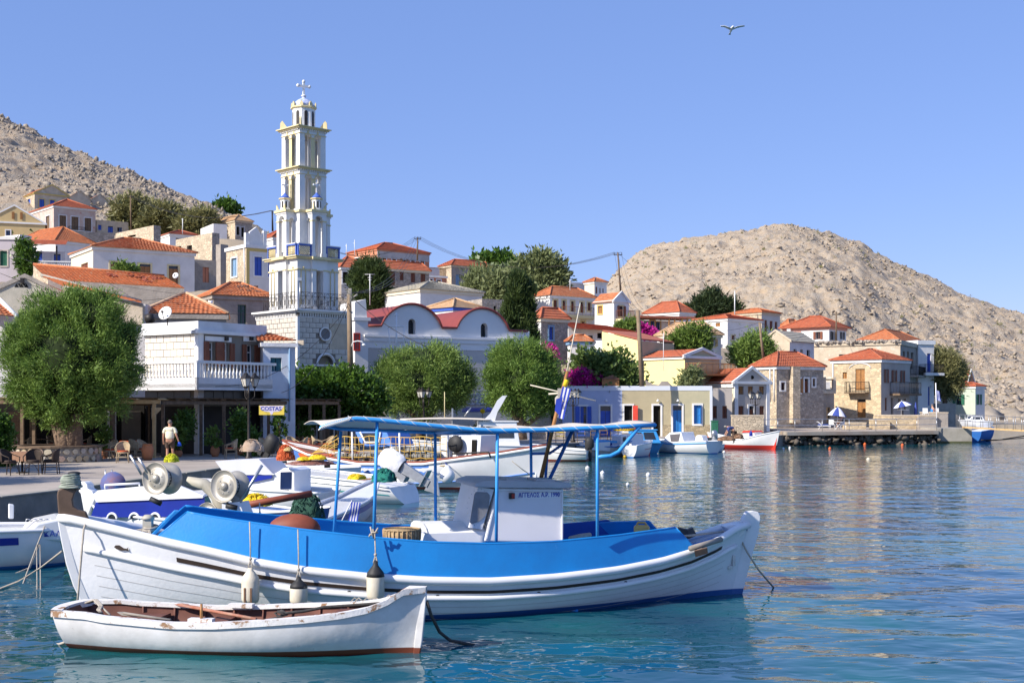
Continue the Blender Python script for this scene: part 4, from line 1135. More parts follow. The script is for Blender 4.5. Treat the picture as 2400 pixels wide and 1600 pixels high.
# ================================================================ church and bell tower
def arch_wall(mb,fc,u0,u1,z0,ztop,ops=(),depth=.3,n=1,out=0.0,step=None,back=True):
 """ops: (ua, ub, zb, zs) round-headed openings springing at zs"""
 zt=ztop if callable(ztop)else (lambda u:ztop)
 us={u0,u1}
 if step:
  k=int((u1-u0)/step)
  for i in range(k+1):us.add(u0+(u1-u0)*i/k)
 for(a,b,zb,zs)in ops:
  for i in range(13):us.add((a+b)/2-math.cos(math.pi*i/12)*(b-a)/2)
 us=sorted(us)
 def top(o,u):
  r=(o[1]-o[0])/2;x=u-(o[0]+o[1])/2
  return o[3]+math.sqrt(max(0,r*r-x*x))
 P=lambda u,z,o=0.0:fc.p(u,z,out+o)
 for i in range(len(us)-1):
  a,b=us[i],us[i+1];m=(a+b)/2
  if b-a<1e-6:continue
  op=[o for o in ops if o[0]<m<o[1]]
  if op:
   o=op[0]
   mb.add([P(a,z0),P(b,z0),P(b,o[2]),P(a,o[2])],[(0,1,2,3)])
   mb.add([P(a,top(o,a)),P(b,top(o,b)),P(b,zt(b)),P(a,zt(a))],[(0,1,2,3)])
   mb.add([P(a,top(o,a)),P(b,top(o,b)),P(b,top(o,b),-depth),P(a,top(o,a),-depth)],[(0,1,2,3)])
   mb.add([P(a,o[2]),P(b,o[2]),P(b,o[2],-depth),P(a,o[2],-depth)],[(0,1,2,3)])
  else :
   mb.add([P(a,z0),P(b,z0),P(b,zt(b)),P(a,zt(a))],[(0,1,2,3)])
 for o in ops:
  for u in (o[0],o[1]):
   mb.add([P(u,o[2]),P(u,o[3]),P(u,o[3],-depth),P(u,o[2],-depth)],[(0,1,2,3)])

# church ---------------------------------------------------------
a30=math.radians(30)
dC,nC=Vector((math.cos(a30),math.sin(a30),0)),Vector((math.sin(a30),-math.cos(a30),0))
O_=W(862,900,84);O_.z=0
FCh=Face(O_,dC,nC,14)
ch=thing('church','white church with two dark red barrel vaults behind round trees','church',(O_.x,O_.y,.8))
TERR_unused=None
ctrl=[(862,763),(892,763)]
def seg(xa,ya,xt,yt,xb,yb,n=18):
 out=[]
 for i in range(1,n+1):
  s=-1+2*i/n
  x=xa+(xt-xa)*(s+1)if s<=0 else xt+(xb-xt)*s
  base=ya if s<=0 else yb
  out.append((x,base+(yt-base)*(1-s*s)**.72))
 return out
ctrl+=seg(892,763,963,712,1035,768)+[(1069,768)]+seg(1069,768,1128,722,1192,774)+[(1235,776)]
cu=[FCh.u(x)for x,y in ctrl];cz=[FCh.z(y,u)for(x,y),u in zip(ctrl,cu)]
ztopf=lambda u:float(np.interp(u,cu,cz))
zb_=FCh.z(792,4)
M_chw=mat('church_whitewash',(.82,.80,.775),(.76,.74,.715),.4,bump=.01)
M_chg=mat('church_grey_wall',(.54,.50,.46),(.50,.46,.425),.3,bump=.01)
M_vault=mat('vault_red_paint',(.26,.055,.045),(.21,.045,.038),.5,rough=.6)
ops=[]
for x0,x1,yt,yb in ((957,974,747,783),(1127,1143,757,790)):
 ua,ub=FCh.u(x0),FCh.u(x1);um=(ua+ub)/2;r=(ub-ua)/2
 ops.append((ua,ub,FCh.z(yb,um),FCh.z(yt,um)-r))
mb=MB();arch_wall(mb,FCh,0,cu[-1],zb_,ztopf,ops,.45,step=.22);mb.build('wall',M_chw,ch)
for o in ops:
 w_=MB();w_.add([FCh.p(o[0],o[2],-.44),FCh.p(o[1],o[2],-.44),FCh.p(o[1],o[3]+.4,-.44),FCh.p(o[0],o[3]+.4,-.44)],[(0,1,2,3)])
 wr_=w_.build('window',M_glass,ch)
 f_=MB()
 for q in (0,.5,1):f_.obox(FCh.p(o[0]+(o[1]-o[0])*q-.02,o[2],-.43),dC*.04,nC*.03,(0,0,o[3]+.3-o[2]))
 for q in range(5):f_.obox(FCh.p(o[0],o[2]+(o[3]-o[2])*q/4,-.43),dC*(o[1]-o[0]),nC*.03,(0,0,.03))
 f_.build('glazing_bars',M_iron,wr_)
mb=MB();mb.add([FCh.p(0,-1,.0),FCh.p(cu[-1],-1,.0),FCh.p(cu[-1],zb_-.3,.0),FCh.p(0,zb_-.3,.0)],[(0,1,2,3)]);mb.build('lower_wall',M_chg,ch)
mb=MB();FCh.box(mb,-.3,cu[-1],zb_-.3,zb_-.02,-.2,.12);FCh.box(mb,-.3,cu[-1],zb_-.02,zb_+.12,-.2,.2);FCh.box(mb,-.3,cu[-1],zb_-.75,zb_-.3,-.2,.04);mb.build('string_course',M_chw,ch)
g0=[FCh.p(u,z,.12)for u,z in zip(cu,cz)];g1=[FCh.p(u,z,-14)for u,z in zip(cu,cz)]
mb=MB();mb.sheet([g0,g1]);mb.build('vaulted_roof',M_vault,ch)
mb=MB();mb.tube([p+Vector((0,0,0))for p in g0],.085,6);mb.build('vault_rim',M_vault,ch)
# end walls and corner block left of vaults
mb=MB();u0=FCh.u(831);FCh.box(mb,u0,-.01,-1,FCh.z(750,u0),-3,.06)
q=[FCh.p(u0,FCh.z(750,u0)+.0,0.02),FCh.p(-.05,FCh.z(750,0),0.02),FCh.p(-.15,FCh.z(701,0),.02),FCh.p(u0,FCh.z(708,u0),.02)]
mb.prism(q,nC*-2.5);FCh.box(mb,u0-.1,.15,FCh.z(752,0),FCh.z(744,0),-2.6,.14);mb.build('corner_block',M_chw,ch)
mb=MB();FCh.box(mb,cu[-1],cu[-1]+.2,-1,cz[-1],-14,0);FCh.box(mb,0,cu[-1],-1,cz[0]-3.0,-14.2,-14);mb.build('side_wall',M_chw,ch)
wr_=window(ch,Face(FCh.p(0,0,.065),dC,nC,3),(FCh.u(829),FCh.u(841),FCh.z(820,-1),FCh.z(782,-1)),'gl',M_redp,M_redp,.06,.0)
# church cross-tree flag mast
t=thing('flag_mast','thin white mast with small cross and yard beside the church','mast',W(928,880,80))
def xm(px,py):return W(px,py,80)
mb=MB();mb.tube([xm(929,860),xm(929,732)],.05,6);mb.tube([xm(924,739),xm(934,739)],.04,6);mb.tube([xm(909,766),xm(949,764)],.045,6)
mb.tube([xm(910,766),xm(917,840)],.03,5);mb.tube([xm(948,764),xm(943,825)],.03,5);mb.build('mast',M_whitepaint,t)

# bell tower base -------------------------------------------------
M_blk=M_ashlar
def blocks(parent,fc,u0,u1,z0,z1,bw,bh,mat_,skip=None,gap=.03,out=.0,thick=.05,name='stone_block',maxn=200):
 cache={};pl=worldloc(parent);cnt=0
 rows=int(round((z1-z0)/bh));bh=(z1-z0)/rows
 for r_ in range(rows-1,-1,-1):
  u=u0-(bw/2 if r_%2 else 0)
  while u<u1-.02:
   a,b=max(u,u0),min(u+bw,u1);u+=bw
   if b-a<.1:continue
   zc=z0+(r_+.5)*bh;uc=(a+b)/2
   if skip and skip(uc,zc,a,b):continue
   if cnt>=maxn:continue
   key=round(b-a,2)
   if key not in cache:
    m_=MB();w2,h2=(b-a-gap)/2,(bh-gap)/2
    m_.obox(fc.d*-w2+Vector((0,0,-h2)),fc.d*2*w2,fc.n*thick,Vector((0,0,2*h2)))
    o=m_.build(name,mat_,parent,world=False);cache[key]=o.data
   else :
    o=bpy.data.objects.new(name,cache[key]);COL.objects.link(o);o.parent=parent
   o.location=fc.p(uc,zc,out-thick+rnd.uniform(.004,.02))-pl
   cnt+=1
fb=math.radians(42)
dRb,dLb=Vector((math.cos(fb),math.sin(fb),0)),Vector((-math.sin(fb),math.cos(fb),0))
nRb,nLb=Vector((math.sin(fb),-math.cos(fb),0)),Vector((-math.cos(fb),-math.sin(fb),0))
Cb=W(697.5,900,75);Cb.z=0
FR_,FL_=Face(Cb,dRb,nRb,0),Face(Cb,dLb,nLb,0)
LRb,LLb=FR_.u(817),FL_.u(601)
zt_=ZZ(728,75)
tw=thing('bell_tower','tall white tiered bell tower with yellow cornices on ashlar base','bell tower',(Cb.x,Cb.y,.8))
uo=FR_.u(743);zo=FR_.z(783,uo)
ua,ub=FR_.u(746.0),FR_.u(781.0);um=(ua+ub)/2
op=(ua,ub,.8,FR_.z(833,um)-(ub-ua)/2+.0)
mb=MB();arch_wall(mb,FR_,0,LRb,-1,zt_,[op],.35,out=-.03);arch_wall(mb,FL_,0,LLb,-1,zt_,[],.3,out=-.03)
mb.add([FR_.p(0,zt_,-.03),FR_.p(LRb,zt_,-.03),FR_.p(LRb,zt_,-LLb),FR_.p(0,zt_,-LLb)],[(0,1,2,3)])
mb.add([FR_.p(LRb,-1,0),FR_.p(LRb,zt_,0),FR_.p(LRb,zt_,-LLb),FR_.p(LRb,-1,-LLb)],[(0,1,2,3)])
mb.build('base_wall',mat('base_mortar',(.26,.23,.19),(.22,.19,.16),2),tw)
def skR(u,z,a,b):
 if (u-um)**2/((ub-ua)/2+.22)**2<1 and z<op[3]+.7+.1:
  if z<op[3]or math.hypot(u-um,z-op[3])<(ub-ua)/2+.25:return True
 if math.hypot(u-uc_,z-zo)<.46:return True
 if u>LRb*.62 and FR_.z(820,3)<z<zt_-.6:return True
 return False
uc_=FR_.u(762)
zo=FR_.z(783,uc_)
blocks(tw,FR_,.12,LRb-.05,.8,zt_-.35,.46,.3,M_blk,skR,maxn=150)
blocks(tw,FL_,.12,LLb,.8,zt_-.35,.46,.3,M_blk,None,maxn=150)
mb=MB();FR_.box(mb,LRb*.62,LRb-.1,FR_.z(820,3),zt_-.6,-.03,.012);mb.build('render_patch',M_stonep,tw)
mb=MB()
for fc,L_ in ((FR_,LRb),(FL_,LLb)):
 fc.box(mb,-.22,L_+.1,zt_,zt_+.12,-.2,.30);fc.box(mb,-.1,L_+.1,zt_-.1,zt_-.002,-.2,.16)
 n=int(L_/.17)
 for i in range(n):fc.box(mb,.15+i*.17,.23+i*.17,zt_-.28,zt_-.102,-.02,.07)
 fc.box(mb,-.04,.12,.8,zt_-.3,-.04,.05);fc.box(mb,-.04,L_,zt_-.36,zt_-.3,-.04,.05)
 fc.box(mb,-.05,L_,FR_.z(858,2),FR_.z(854,2),-.04,.06)
mb.build('base_cornice',M_white,tw)
mb=MB()
for k_,rr in ((0,.4),):
 mb.lathe(FR_.p(uc_,zo,.0),[(.34,-.0),(.42,0),(.42,.07),(.34,.07),(.34,0)],22,Matrix(((dRb.x,0,nRb.x),(dRb.y,0,nRb.y),(0,1,0))),cap=False)
o=mb.build('round_window',M_white,tw)
mb=MB();mb.lathe(FR_.p(uc_,zo,.01),[(.001,0),(.34,0)],22,Matrix(((dRb.x,0,nRb.x),(dRb.y,0,nRb.y),(0,1,0))),cap=False);mb.build('pane',mat('dull_grey_glass',(.14,.14,.15),(.12,.12,.13),2,rough=.3),o)
mb=MB();r_=(ub-ua)/2
pts=[FR_.p(ua-.08,.8,.03),FR_.p(ua-.08,op[3],.03)]+[FR_.p(um-math.cos(math.pi*i/12)*(r_+.08),op[3]+math.sin(math.pi*i/12)*(r_+.08),.03)for i in range(1,12)]+[FR_.p(ub+.08,op[3],.03),FR_.p(ub+.08,.8,.03)]
mb.tube(pts,.08,4,smooth=False);mb.build('arch_surround',M_white,tw)
mb=MB();mb.add([FR_.p(ua,-.5,-.34),FR_.p(ub,-.5,-.34),FR_.p(ub,op[3]+r_,-.34),FR_.p(ua,op[3]+r_,-.34)],[(0,1,2,3)]);mb.build('door',mat('sand_infill',(.36,.30,.22),(.30,.25,.19),2),tw)
# tower shaft -----------------------------------------------------
ft=math.radians(44)
dRt,dLt=Vector((math.cos(ft),math.sin(ft),0)),Vector((-math.sin(ft),math.cos(ft),0))
Cn=W(702,900,76);Cn.z=0
Tc=Cn+(dRt+dLt)*.975
def sides(w):
 out=[]
 e=[dRt,dLt,-dRt,-dLt]
 for k in range(4):
  d_=e[k];n_=Vector((d_.y,-d_.x,0))
  out.append(Face(Tc+n_*w/2-d_*w/2,d_,n_,w))
 return out
zy=lambda y:ZZ(y,76.6)
mW,mY=MB(),MB()
def ring(mbx,w,z0,z1,o):
 for fc in sides(w):fc.box(mbx,-o,w,z0,z1,-.02,o)
def section(w,z0,z1,ops,depth=.3):
 for fc in sides(w):arch_wall(mW,fc,0,w,z0,z1,ops(w),depth)
 for fc in sides(w-2*depth):
  arch_wall(mW,fc,0,w-2*depth,z0,z1,[(a-depth,b-depth,c,d_)for a,b,c,d_ in ops(w)],.01)
B0=Cb
pl_w=2.95
zs0,zs1=zt_+.12,zy(611)
section(pl_w,zs0,zs1,lambda w:[(w/2-.23,w/2+.23,zs0+.15,zy(642))])
for fc in sides(pl_w):  # projecting bays and blind arches of the lowest tier
 w=pl_w
 for a,b in ((w/2-.55,w/2-.25),(w/2+.25,w/2+.55)):fc.box(mW,a,b,zs0,zs1,.0,.2)
 fc.box(mW,w/2-.25,w/2+.25,zy(636),zs1,.0,.2)
 for c in (.42,w-.42):
  mY.tube([fc.p(c-.16,zs0+.3,.02),fc.p(c-.16,zy(640),.02)]+[fc.p(c-.16*math.cos(math.pi*i/8),zy(640)+.16*math.sin(math.pi*i/8),.02)for i in range(1,8)]+[fc.p(c+.16,zy(640),.02),fc.p(c+.16,zs0+.3,.02)],.035,4)
  mY.ball(fc.p(c,zy(631),.03),.07,6,4)
 fc.box(mY,-.03,w/2-.24,zy(637),zy(634),0,.07);fc.box(mY,w/2+.24,w+.03,zy(637),zy(634),0,.07)
 fc.box(mY,w/2-.58,w/2-.24,zy(637),zy(634),.19,.24);fc.box(mY,w/2+.24,w/2+.58,zy(637),zy(634),.19,.24)
ring(mY,pl_w,zs1,zs1+.1,.22);ring(mY,pl_w,zs1+.1,zs1+.16,.3)
for fc in sides(pl_w):fc.box(mY,pl_w/2-.65,pl_w/2+.65,zs1-.002,zs1+.155,.2,.42)
mW.add([Tc+dRt*a+dLt*b+Vector((0,0,zs1+.12))for a,b in ((-1.55,-1.55),(1.55,-1.55),(1.55,1.55),(-1.55,1.55))],[(0,1,2,3)])
mY.build('yellow_moulding',M_creamtrim,tw);mY=MB()
# second tier: shaft with projecting aedicules
w2=1.95;z20,z21=zs1+.16,zy(500)
section(w2,z20,z21,lambda w:[(w/2-.25,w/2+.25,z20+.1,zy(525))])
for fc in sides(w2):
 w=w2;O2=.62
 for a in (w/2-.5,w/2+.28):
  fc.box(mW,a,a+.22,z20,zy(520),O2-.22,O2);fc.box(mW,a-.03,a+.25,z20,z20+.25,O2-.25,O2+.03)
  fc.box(mW,a+(.0 if a>w/2 else .12),a+(.1 if a>w/2 else .22),z20,zy(520),0,.12)
  fc.box(mY,a-.03,a+.25,zy(522),zy(519),O2-.25,O2+.04)
 f2=Face(fc.p(0,0,O2),fc.d,fc.n,w)
 arch_wall(mW,f2,w/2-.5,w/2+.5,zy(520),z21,[(w/2-.28,w/2+.28,zy(520),zy(519))],.22)
 for q,sg in ((w/2-.5,-1),(w/2+.5,1)):
  f3=Face(fc.p(q,0,O2),-fc.n,fc.d*sg,O2)
  arch_wall(mW,f3,0,O2,zy(520),z21,[(.22,O2-.06,zy(520),zy(519.5))],.1)
 mW.add([fc.p(w/2-.5,zy(519),.22),fc.p(w/2+.5,zy(519),.22),fc.p(w/2+.5,z21,.22),fc.p(w/2-.5,z21,.22)],[(0,1,2,3)])if False else None
 fc.box(mY,w/2-.16,w/2+.16,z20+.1,zy(560),-.25,-.2)
 fc.box(mY,w/2-.62,w/2+.62,z21,z21+.14,.05,O2+.12)
 fc.box(mW,w/2-.55,w/2+.55,z21-.1,z21-.002,.05,O2+.05)
 mY.build('yellow_moulding',M_creamtrim,tw);mY=MB()
ring(mY,w2,z21,z21+.14,.12)
mY.v and mY.build('yellow_moulding',M_creamtrim,tw);mY=MB()
# third and fourth tiers
def pair(zb,zsp):
 return lambda w:[(w/2-.56,w/2-.14,zb,zsp),(w/2+.14,w/2+.56,zb,zsp)]
z30,z31=z21+.14,zy(399)
section(1.93,z30,z31,pair(z30+.1,zy(419)),.32)
z40,z41=z31+.14,zy(304)
section(1.88,z40,z41,pair(z40+.02,zy(323)),.32)
for w,zz,zs in ((1.93,z31,zy(419)),(1.88,z41,zy(323))):
 ring(mY,w,zz,zz+.08,.16);ring(mY,w,zz+.08,zz+.14,.26)
 for fc in sides(w):
  n=12
  for i in range(n):fc.box(mW,w*i/n+.02,w*i/n+.09,zz-.09,zz-.002,0,.1)
  fc.box(mY,-.03,w+.03,zz-.30,zz-.27,-.01,.05)
  fc.box(mY,w/2-.14,w/2+.14,zz-2.6 if w>1.9 else zz-2.35,zs,-.2,.012)
  fc.box(mY,w/2-.17,w/2+.17,zs-.04,zs+.02,-.2,.05)
  for c in (w/2-.35,w/2+.35):
   mY.tube([fc.p(c-.23*math.cos(math.pi*i/10),zs+.23*math.sin(math.pi*i/10),.02)for i in range(11)],.03,4)
   fc.box(mY,c-.05,c+.05,zs+.24,zs+.4,.0,.05)
mb=MB();mb.add([Tc+dRt*a+dLt*b+Vector((0,0,z41+.13))for a,b in ((-1,-1),(1,-1),(1,1),(-1,1))],[(0,1,2,3)]);mW.v and None
mb.build('top_slab',M_white,tw)
mW.build('shaft_wall',M_white,tw);mY.build('yellow_moulding',M_creamtrim,tw)
# corner fins
zc=z41+.14
for k,(a,b)in enumerate(((-1,-1),(1,-1),(-1,1),(1,1))):
 p=Tc+dRt*a*.92+dLt*b*.92;v=(Tc-p);v.z=0;v.normalize()
 mb=MB();mb.prism([p-v*.12+Vector((0,0,zc)),p+v*.42+Vector((0,0,zc)),p+v*.25+Vector((0,0,zc+.22)),p+v*.02+Vector((0,0,zc+.55)),p-v*.1+Vector((0,0,zc+.42))],v.cross(Vector((0,0,1)))*.09)
 mb.build('corner_fin',M_creamtrim,tw)
# lantern
zl0,zl1=zc,zy(251)
mb=MB();rl=.70
mb.lathe(Tc,[(rl,zl0),(rl,zl1)],8,Matrix.Rotation(ft,3,'Z'),smooth=False);lan=mb.build('lantern',M_white,tw)
mb=MB();mb.lathe(Tc,[(rl+.02,zl1),(rl+.1,zl1+.05),(rl+.1,zl1+.13)],8,Matrix.Rotation(ft,3,'Z'),smooth=False)
for i in range(8):
 th=ft+math.pi/4*i;p=Tc+Vector((math.cos(th),math.sin(th),0))*(rl+.02)
 mb.box(p+Vector((0,0,zl1+.22)),(.08,.2,.2),rz=th);mb.box(p+Vector((0,0,zl1+.36)),(.06,.1,.1),rz=th)
mb.build('lantern_cornice',M_creamtrim,lan)
for i in range(8):
 th=ft+math.pi/4*(i+.5);v=Vector((math.cos(th),math.sin(th),0));c=Tc+v*(rl*.924+.006)
 fcx=Face(c-Vector((-v.y,v.x,0))*.1,Vector((-v.y,v.x,0)),v,.2);mb=MB()
 fcx.box(mb,0,.2,zl0+.15,zl1-.25,0,.012);mb.lathe(fcx.p(.1,zl1-.25,.006),[(.001,0),(.1,0)],10,Matrix(((fcx.d.x,0,v.x),(fcx.d.y,0,v.y),(0,1,0))),cap=False)
 mb.build('lantern_window',M_iron,lan)
mb=MB();mb.lathe(Tc,[(rl-.02,zl1+.13),(.58,zl1+.38),(.36,zl1+.58),(.12,zl1+.70),(.1,zl1+.8)],16)
dm=mb.build('dome',mat('dome_blue_white',(.70,.73,.80),(.25,.32,.62),6,rough=.5),tw)
def cross(mb,c,h,w,t,dirv):
 c=Vector(c);ax=dirv*t;up=Vector((0,0,1));n_=dirv.cross(up)*t
 mb.obox(c-ax/2-n_/2,ax,n_,up*h)
 mb.obox(c-dirv*w/2-n_/2+up*(h*.58),dirv*(w/2-t/2),n_,up*t);mb.obox(c+dirv*t/2-n_/2+up*(h*.58),dirv*(w/2-t/2),n_,up*t)
 s=t*.9
 for q in (c-dirv*w/2+up*(h*.58+t/2),c+dirv*w/2+up*(h*.58+t/2),c+up*(h-.02)):
  mb.ball(q,s,8,6)
mb=MB();mb.lathe(Tc,[(.14,zl1+.8),(.16,zl1+.86),(.08,zl1+.92)],10);cross(mb,Tc+Vector((0,0,zl1+.9)),zy(183)-zl1-.9,.72,.12,Vector((math.cos(.5),math.sin(.5),0)))
mb.build('cross',M_whitepaint,tw)
# turrets on the aedicules
for fc in sides(w2):
 c=fc.p(w2/2,0,.36);z=z21+.14
 mb=MB();mb.lathe(c,[(.30,z),(.30,z+.62)],8,smooth=False);tr_=mb.build('turret',M_white,tw)
 mb=MB();mb.lathe(c,[(.31,z+.62),(.38,z+.66),(.38,z+.72),(.3,z+.73)],8,smooth=False);mb.build('turret_cornice',M_creamtrim,tr_)
 mb=MB();mb.lathe(c,[(.34,z+.73),(.2,z+.88),(.06,z+1.02),(.02,z+1.1)],8);mb.build('blue_cap',mat('blue_dome_paint',(.08,.16,.55),(.07,.13,.45),4),tr_)
 mb=MB();cross(mb,c+Vector((0,0,z+1.05)),.75,.38,.07,Vector((math.cos(.6),math.sin(.6),0)));mb.build('turret_cross',M_whitepaint,tr_)
 mb=MB()
 for i in range(8):
  th=math.pi/4*(i+.5);v=Vector((math.cos(th),math.sin(th),0));mb.box(c+v*(.30*.924+.003)+Vector((0,0,z+.33)),(.012,.1,.38),rz=th)
 mb.build('turret_window',M_iron,tr_)
 for s_ in (-.45,.45):
  mb=MB();p=fc.p(w2/2+s_,z,.62);v=fc.d*(-1 if s_>0 else 1)
  mb.prism([p,p+v*.22,p+v*.1+Vector((0,0,.22)),p+Vector((0,0,.34))],fc.n*.07);mb.build('corner_fin',M_creamtrim,tw)
# blue lattice balustrades on the first tier corners
for fc in sides(pl_w):
 for a,b in ((-.02,pl_w/2-.55),(pl_w/2+.55,pl_w+.02)):
  z=z20;mb=MB()
  fc.box(mb,a,b,z+.62,z+.70,-.02,.16);fc.box(mb,a,a+.06,z,z+.62,.0,.12);fc.box(mb,b-.06,b,z,z+.62,.0,.12);fc.box(mb,a+.06,b-.06,z,z+.05,0,.12)
  bo=mb.build('balustrade',MATS['blue_dome_paint'],tw)
  mb=MB();fc.box(mb,a-.02,b+.02,z+.70,z+.75,-.04,.18);mb.build('rail_cap',M_white,bo)
  mb=MB();n=6;wd=b-a-.12
  for i in range(-4,n+1):
   for s_ in (1,-1):
    x0=a+.06+wd*i/n;x1=x0+.57;zA,zB=z+.05,z+.62
    if s_<0:zA,zB=zB,zA
    lo,hi=a+.06,b-.06
    if x1<lo or x0>hi:continue
    f0=max(0,(lo-x0)/.57);f1=min(1,(hi-x0)/.57)
    mb.tube([fc.p(x0+.57*f0,zA+(zB-zA)*f0,.06),fc.p(x0+.57*f1,zA+(zB-zA)*f1,.06)],.022,4)
  mb.build('lattice',M_creamtrim,bo)
# iron railing round the terrace of the base
mb=MB();
def iron_run(p,q,h=.98):
 v=q-p;L_=v.length;n=max(2,int(L_/.42));up=Vector((0,0,1))
 for hh in (.05,.75,h):mb.tube([p+up*hh,q+up*hh],.015,4)
 for i in range(n+1):
  a=p+v*i/n;mb.tube([a,a+up*h],.016,4)
  if i<n:
   b=p+v*(i+1)/n;m_=(a+b)/2
   mb.tube([a+up*.05,m_+up*.4,a+up*.75],.011,4);mb.tube([b+up*.05,m_+up*.4,b+up*.75],.011,4)
   mb.tube([m_+up*.1,m_+up*.7],.01,4)
   mb.tube([m_+v.normalized()*.08*math.cos(t_)+up*(.4+.14*math.sin(t_))for t_ in [k*.785 for k in range(9)]],.011,4)
   mb.tube([a+up*.75,m_+up*h],.01,4);mb.tube([b+up*.75,m_+up*h],.01,4)
zr=zt_+.12
iron_run(FR_.p(.0,zr,.2),FR_.p(LRb-.1,zr,.2));iron_run(FL_.p(0,zr,.2),FL_.p(LLb*.75,zr,.2))
mb.build('iron_railing',M_iron,tw)
# steel flood lamp post on the terrace
mb=MB();p=FR_.p(.0,zr,.25);mb.tube([p,p+Vector((0,0,1.6))],.03,6);mb.box(p+Vector((0,-.05,1.7)),(.25,.15,.18));mb.build('flood_lamp',M_steel,tw)
# bell
mb=MB();mb.lathe(Tc+Vector((.9*dRt.y*.9,-.9*dRt.x,0)),[(.02,zy(640)),(.12,zy(643)),(.16,zy(652)),(.22,zy(657))],12);mb.build('bell',M_iron,tw)

# ================================================================ balcony house, taverna
h=house('cream block-clad balcony house with brown shutters above the taverna',465,752,1072,63.5,340,617,56,('flat',.3),mat('cladding_joint',(.22,.20,.17),None,1),MATS['cladding_joint'],[
 ('R',(489,503,802,857),'gl',BR),('R',(523,536,804,862),'gl',BR),('R',(575,594,808,866),'gl',BR)],M_whiteold,ledge=.45,noterr=True,minL=6)
bh_root=h['root'];fR,fL=h['fR'],h['fL'];LR,LL=h['LR'],h['LL'];z1=h['z1']
mb=MB();fR.box(mb,-.22,LR+.1,z1-.62,z1-.455,-.2,.22);fL.box(mb,0,LL+.1,z1-.62,z1-.455,-.2,.22)
fR.box(mb,-.005,.32,.8,z1-.63,-.2,.03);fL.box(mb,-.02,.28,.8,z1-.63,-.2,.03);fR.box(mb,LR-.25,LR,.8,z1-.63,-.2,.03);mb.build('corner_pier',M_white,bh_root)
zf=fR.z(912,.5)+.25  # balcony floor
def skB(u,z,a,b):
 return any(r[0]-.12<b and a<r[1]+.12 and r[2]-.2<z<r[3]+.5 for r in bw_)
bw_=[fR.rect(x0,x1,802,862)for x0,x1 in ((476,547),(565,606))]
blocks(bh_root,fR,.34,LR-.27,zf+.3,z1-.64,.5,.38,M_panel,skB,gap=.032,thick=.03,name='cladding_block')
blocks(bh_root,fL,.30,LL,zf+.3,z1-.64,.5,.38,M_panel,None,gap=.032,thick=.03,name='cladding_block')
for x0,x1,y0,y1 in ((476,487,800,855),(503.5,522.5,802,858),(536.5,547,805,863),(566,575,807,864),(594.5,606,809,867)):
 u0,u1,za,zb2=fR.rect(x0,x1,y0,y1);mb=MB();fR.box(mb,u0,u1,za,zb2,.05,.09)
 sh=mb.build('shutter',M_brown,bh_root);mb=MB();n=16
 for i in range(n):fR.box(mb,u0+.07,u1-.07,za+.1+(zb2-za-.2)*i/n,za+.1+(zb2-za-.2)*(i+.6)/n,.091,.115)
 for a,b in ((u0,u0+.06),(u1-.06,u1)):fR.box(mb,a,b,za,zb2,.091,.12)
 mb.build('louvre',M_brown,sh,kind='stuff')
for x0,x1,xl_ in ((479,541,527),(569,599,585)):
 u0,u1,za,zb2=fR.rect(x0,x1,789,800);mb=MB();fR.box(mb,u0,u1,za,zb2,.03,.06);lt=mb.build('lintel',M_white,bh_root)
 mb=MB();u=fR.u(xl_);fR.box(mb,u-.09,u+.09,za+.05,za+.25,.061,.2);mb.build('wall_lamp',M_iron,lt)
# balcony slab, parapet, balusters
out=1.15
def corner_pts(o):return fL.p(LL+.6,0,o),Vector((fR.p(0,0,o)+fL.d*0-Vector((0,0,0)))),fR.p(LR+1.0,0,o)
OC=fR.p(0,0,out)+(fL.n*out)  # outer corner
OL=fL.p(LL+.8,0,out);fo_=Face(fR.p(0,0,out),fR.d,fR.n,9);UR=fo_.u(664);OR=fR.p(UR,0,out)
mb=MB();U=Vector((0,0,1))
poly=[OL,OC,OR,fR.p(UR,0,-.5),fR.p(0,0,-.5),fL.p(LL+.8,0,-.5)]
mb.prism([p+U*(zf-.18)for p in poly],U*.18);bal=mb.build('balcony',M_white,bh_root)
tcol=.14
for nm,z0_,z1_,o_ in (('parapet_base',zf-.30,zf+.30,.0),('hand_rail',zf+1.0,zf+1.13,.03)):
 mb=MB()
 for a,b,nn in ((OL,OC,fL.n),(OC,OR,fR.n)):
  v=(b-a)
  mb.obox(a+U*z0_+nn*o_,v+v.normalized()*(.0),-nn*(tcol+2*o_),U*(z1_-z0_))
 mb.build(nm,M_whiteold if nm=='parapet_base' else M_white,bal)
bprof=[(.05,0),(.05,.04),(.03,.08),(.062,.22),(.055,.32),(.028,.45),(.045,.55),(.03,.62),(.05,.66),(.05,.7)]
bm_=MB();bm_.lathe((0,0,0),bprof,8)
b0_=None
for a,b,nn in ((OL,OC,fL.n),(OC,OR,fR.n)):
 v=b-a;n=int(v.length/.235)
 for i in range(n):
  p=a+v*(i+.5)/n-nn*.07+U*(zf+.3)
  if b0_ is None:
   b0_=bm_.build('baluster',M_white,bal,world=False);bo_=b0_
  else :
   bo_=bpy.data.objects.new('baluster',b0_.data);COL.objects.link(bo_);bo_.parent=bal
  bo_.location=p-worldloc(bal)
for p in (OC-fR.n*.07-fL.n*.07,OR-fR.n*.07,OL-fL.n*.07):
 mb=MB();mb.box(p+U*(zf+.66),(.2,.2,.74),rz=math.radians(56));mb.build('newel',M_white,bal)
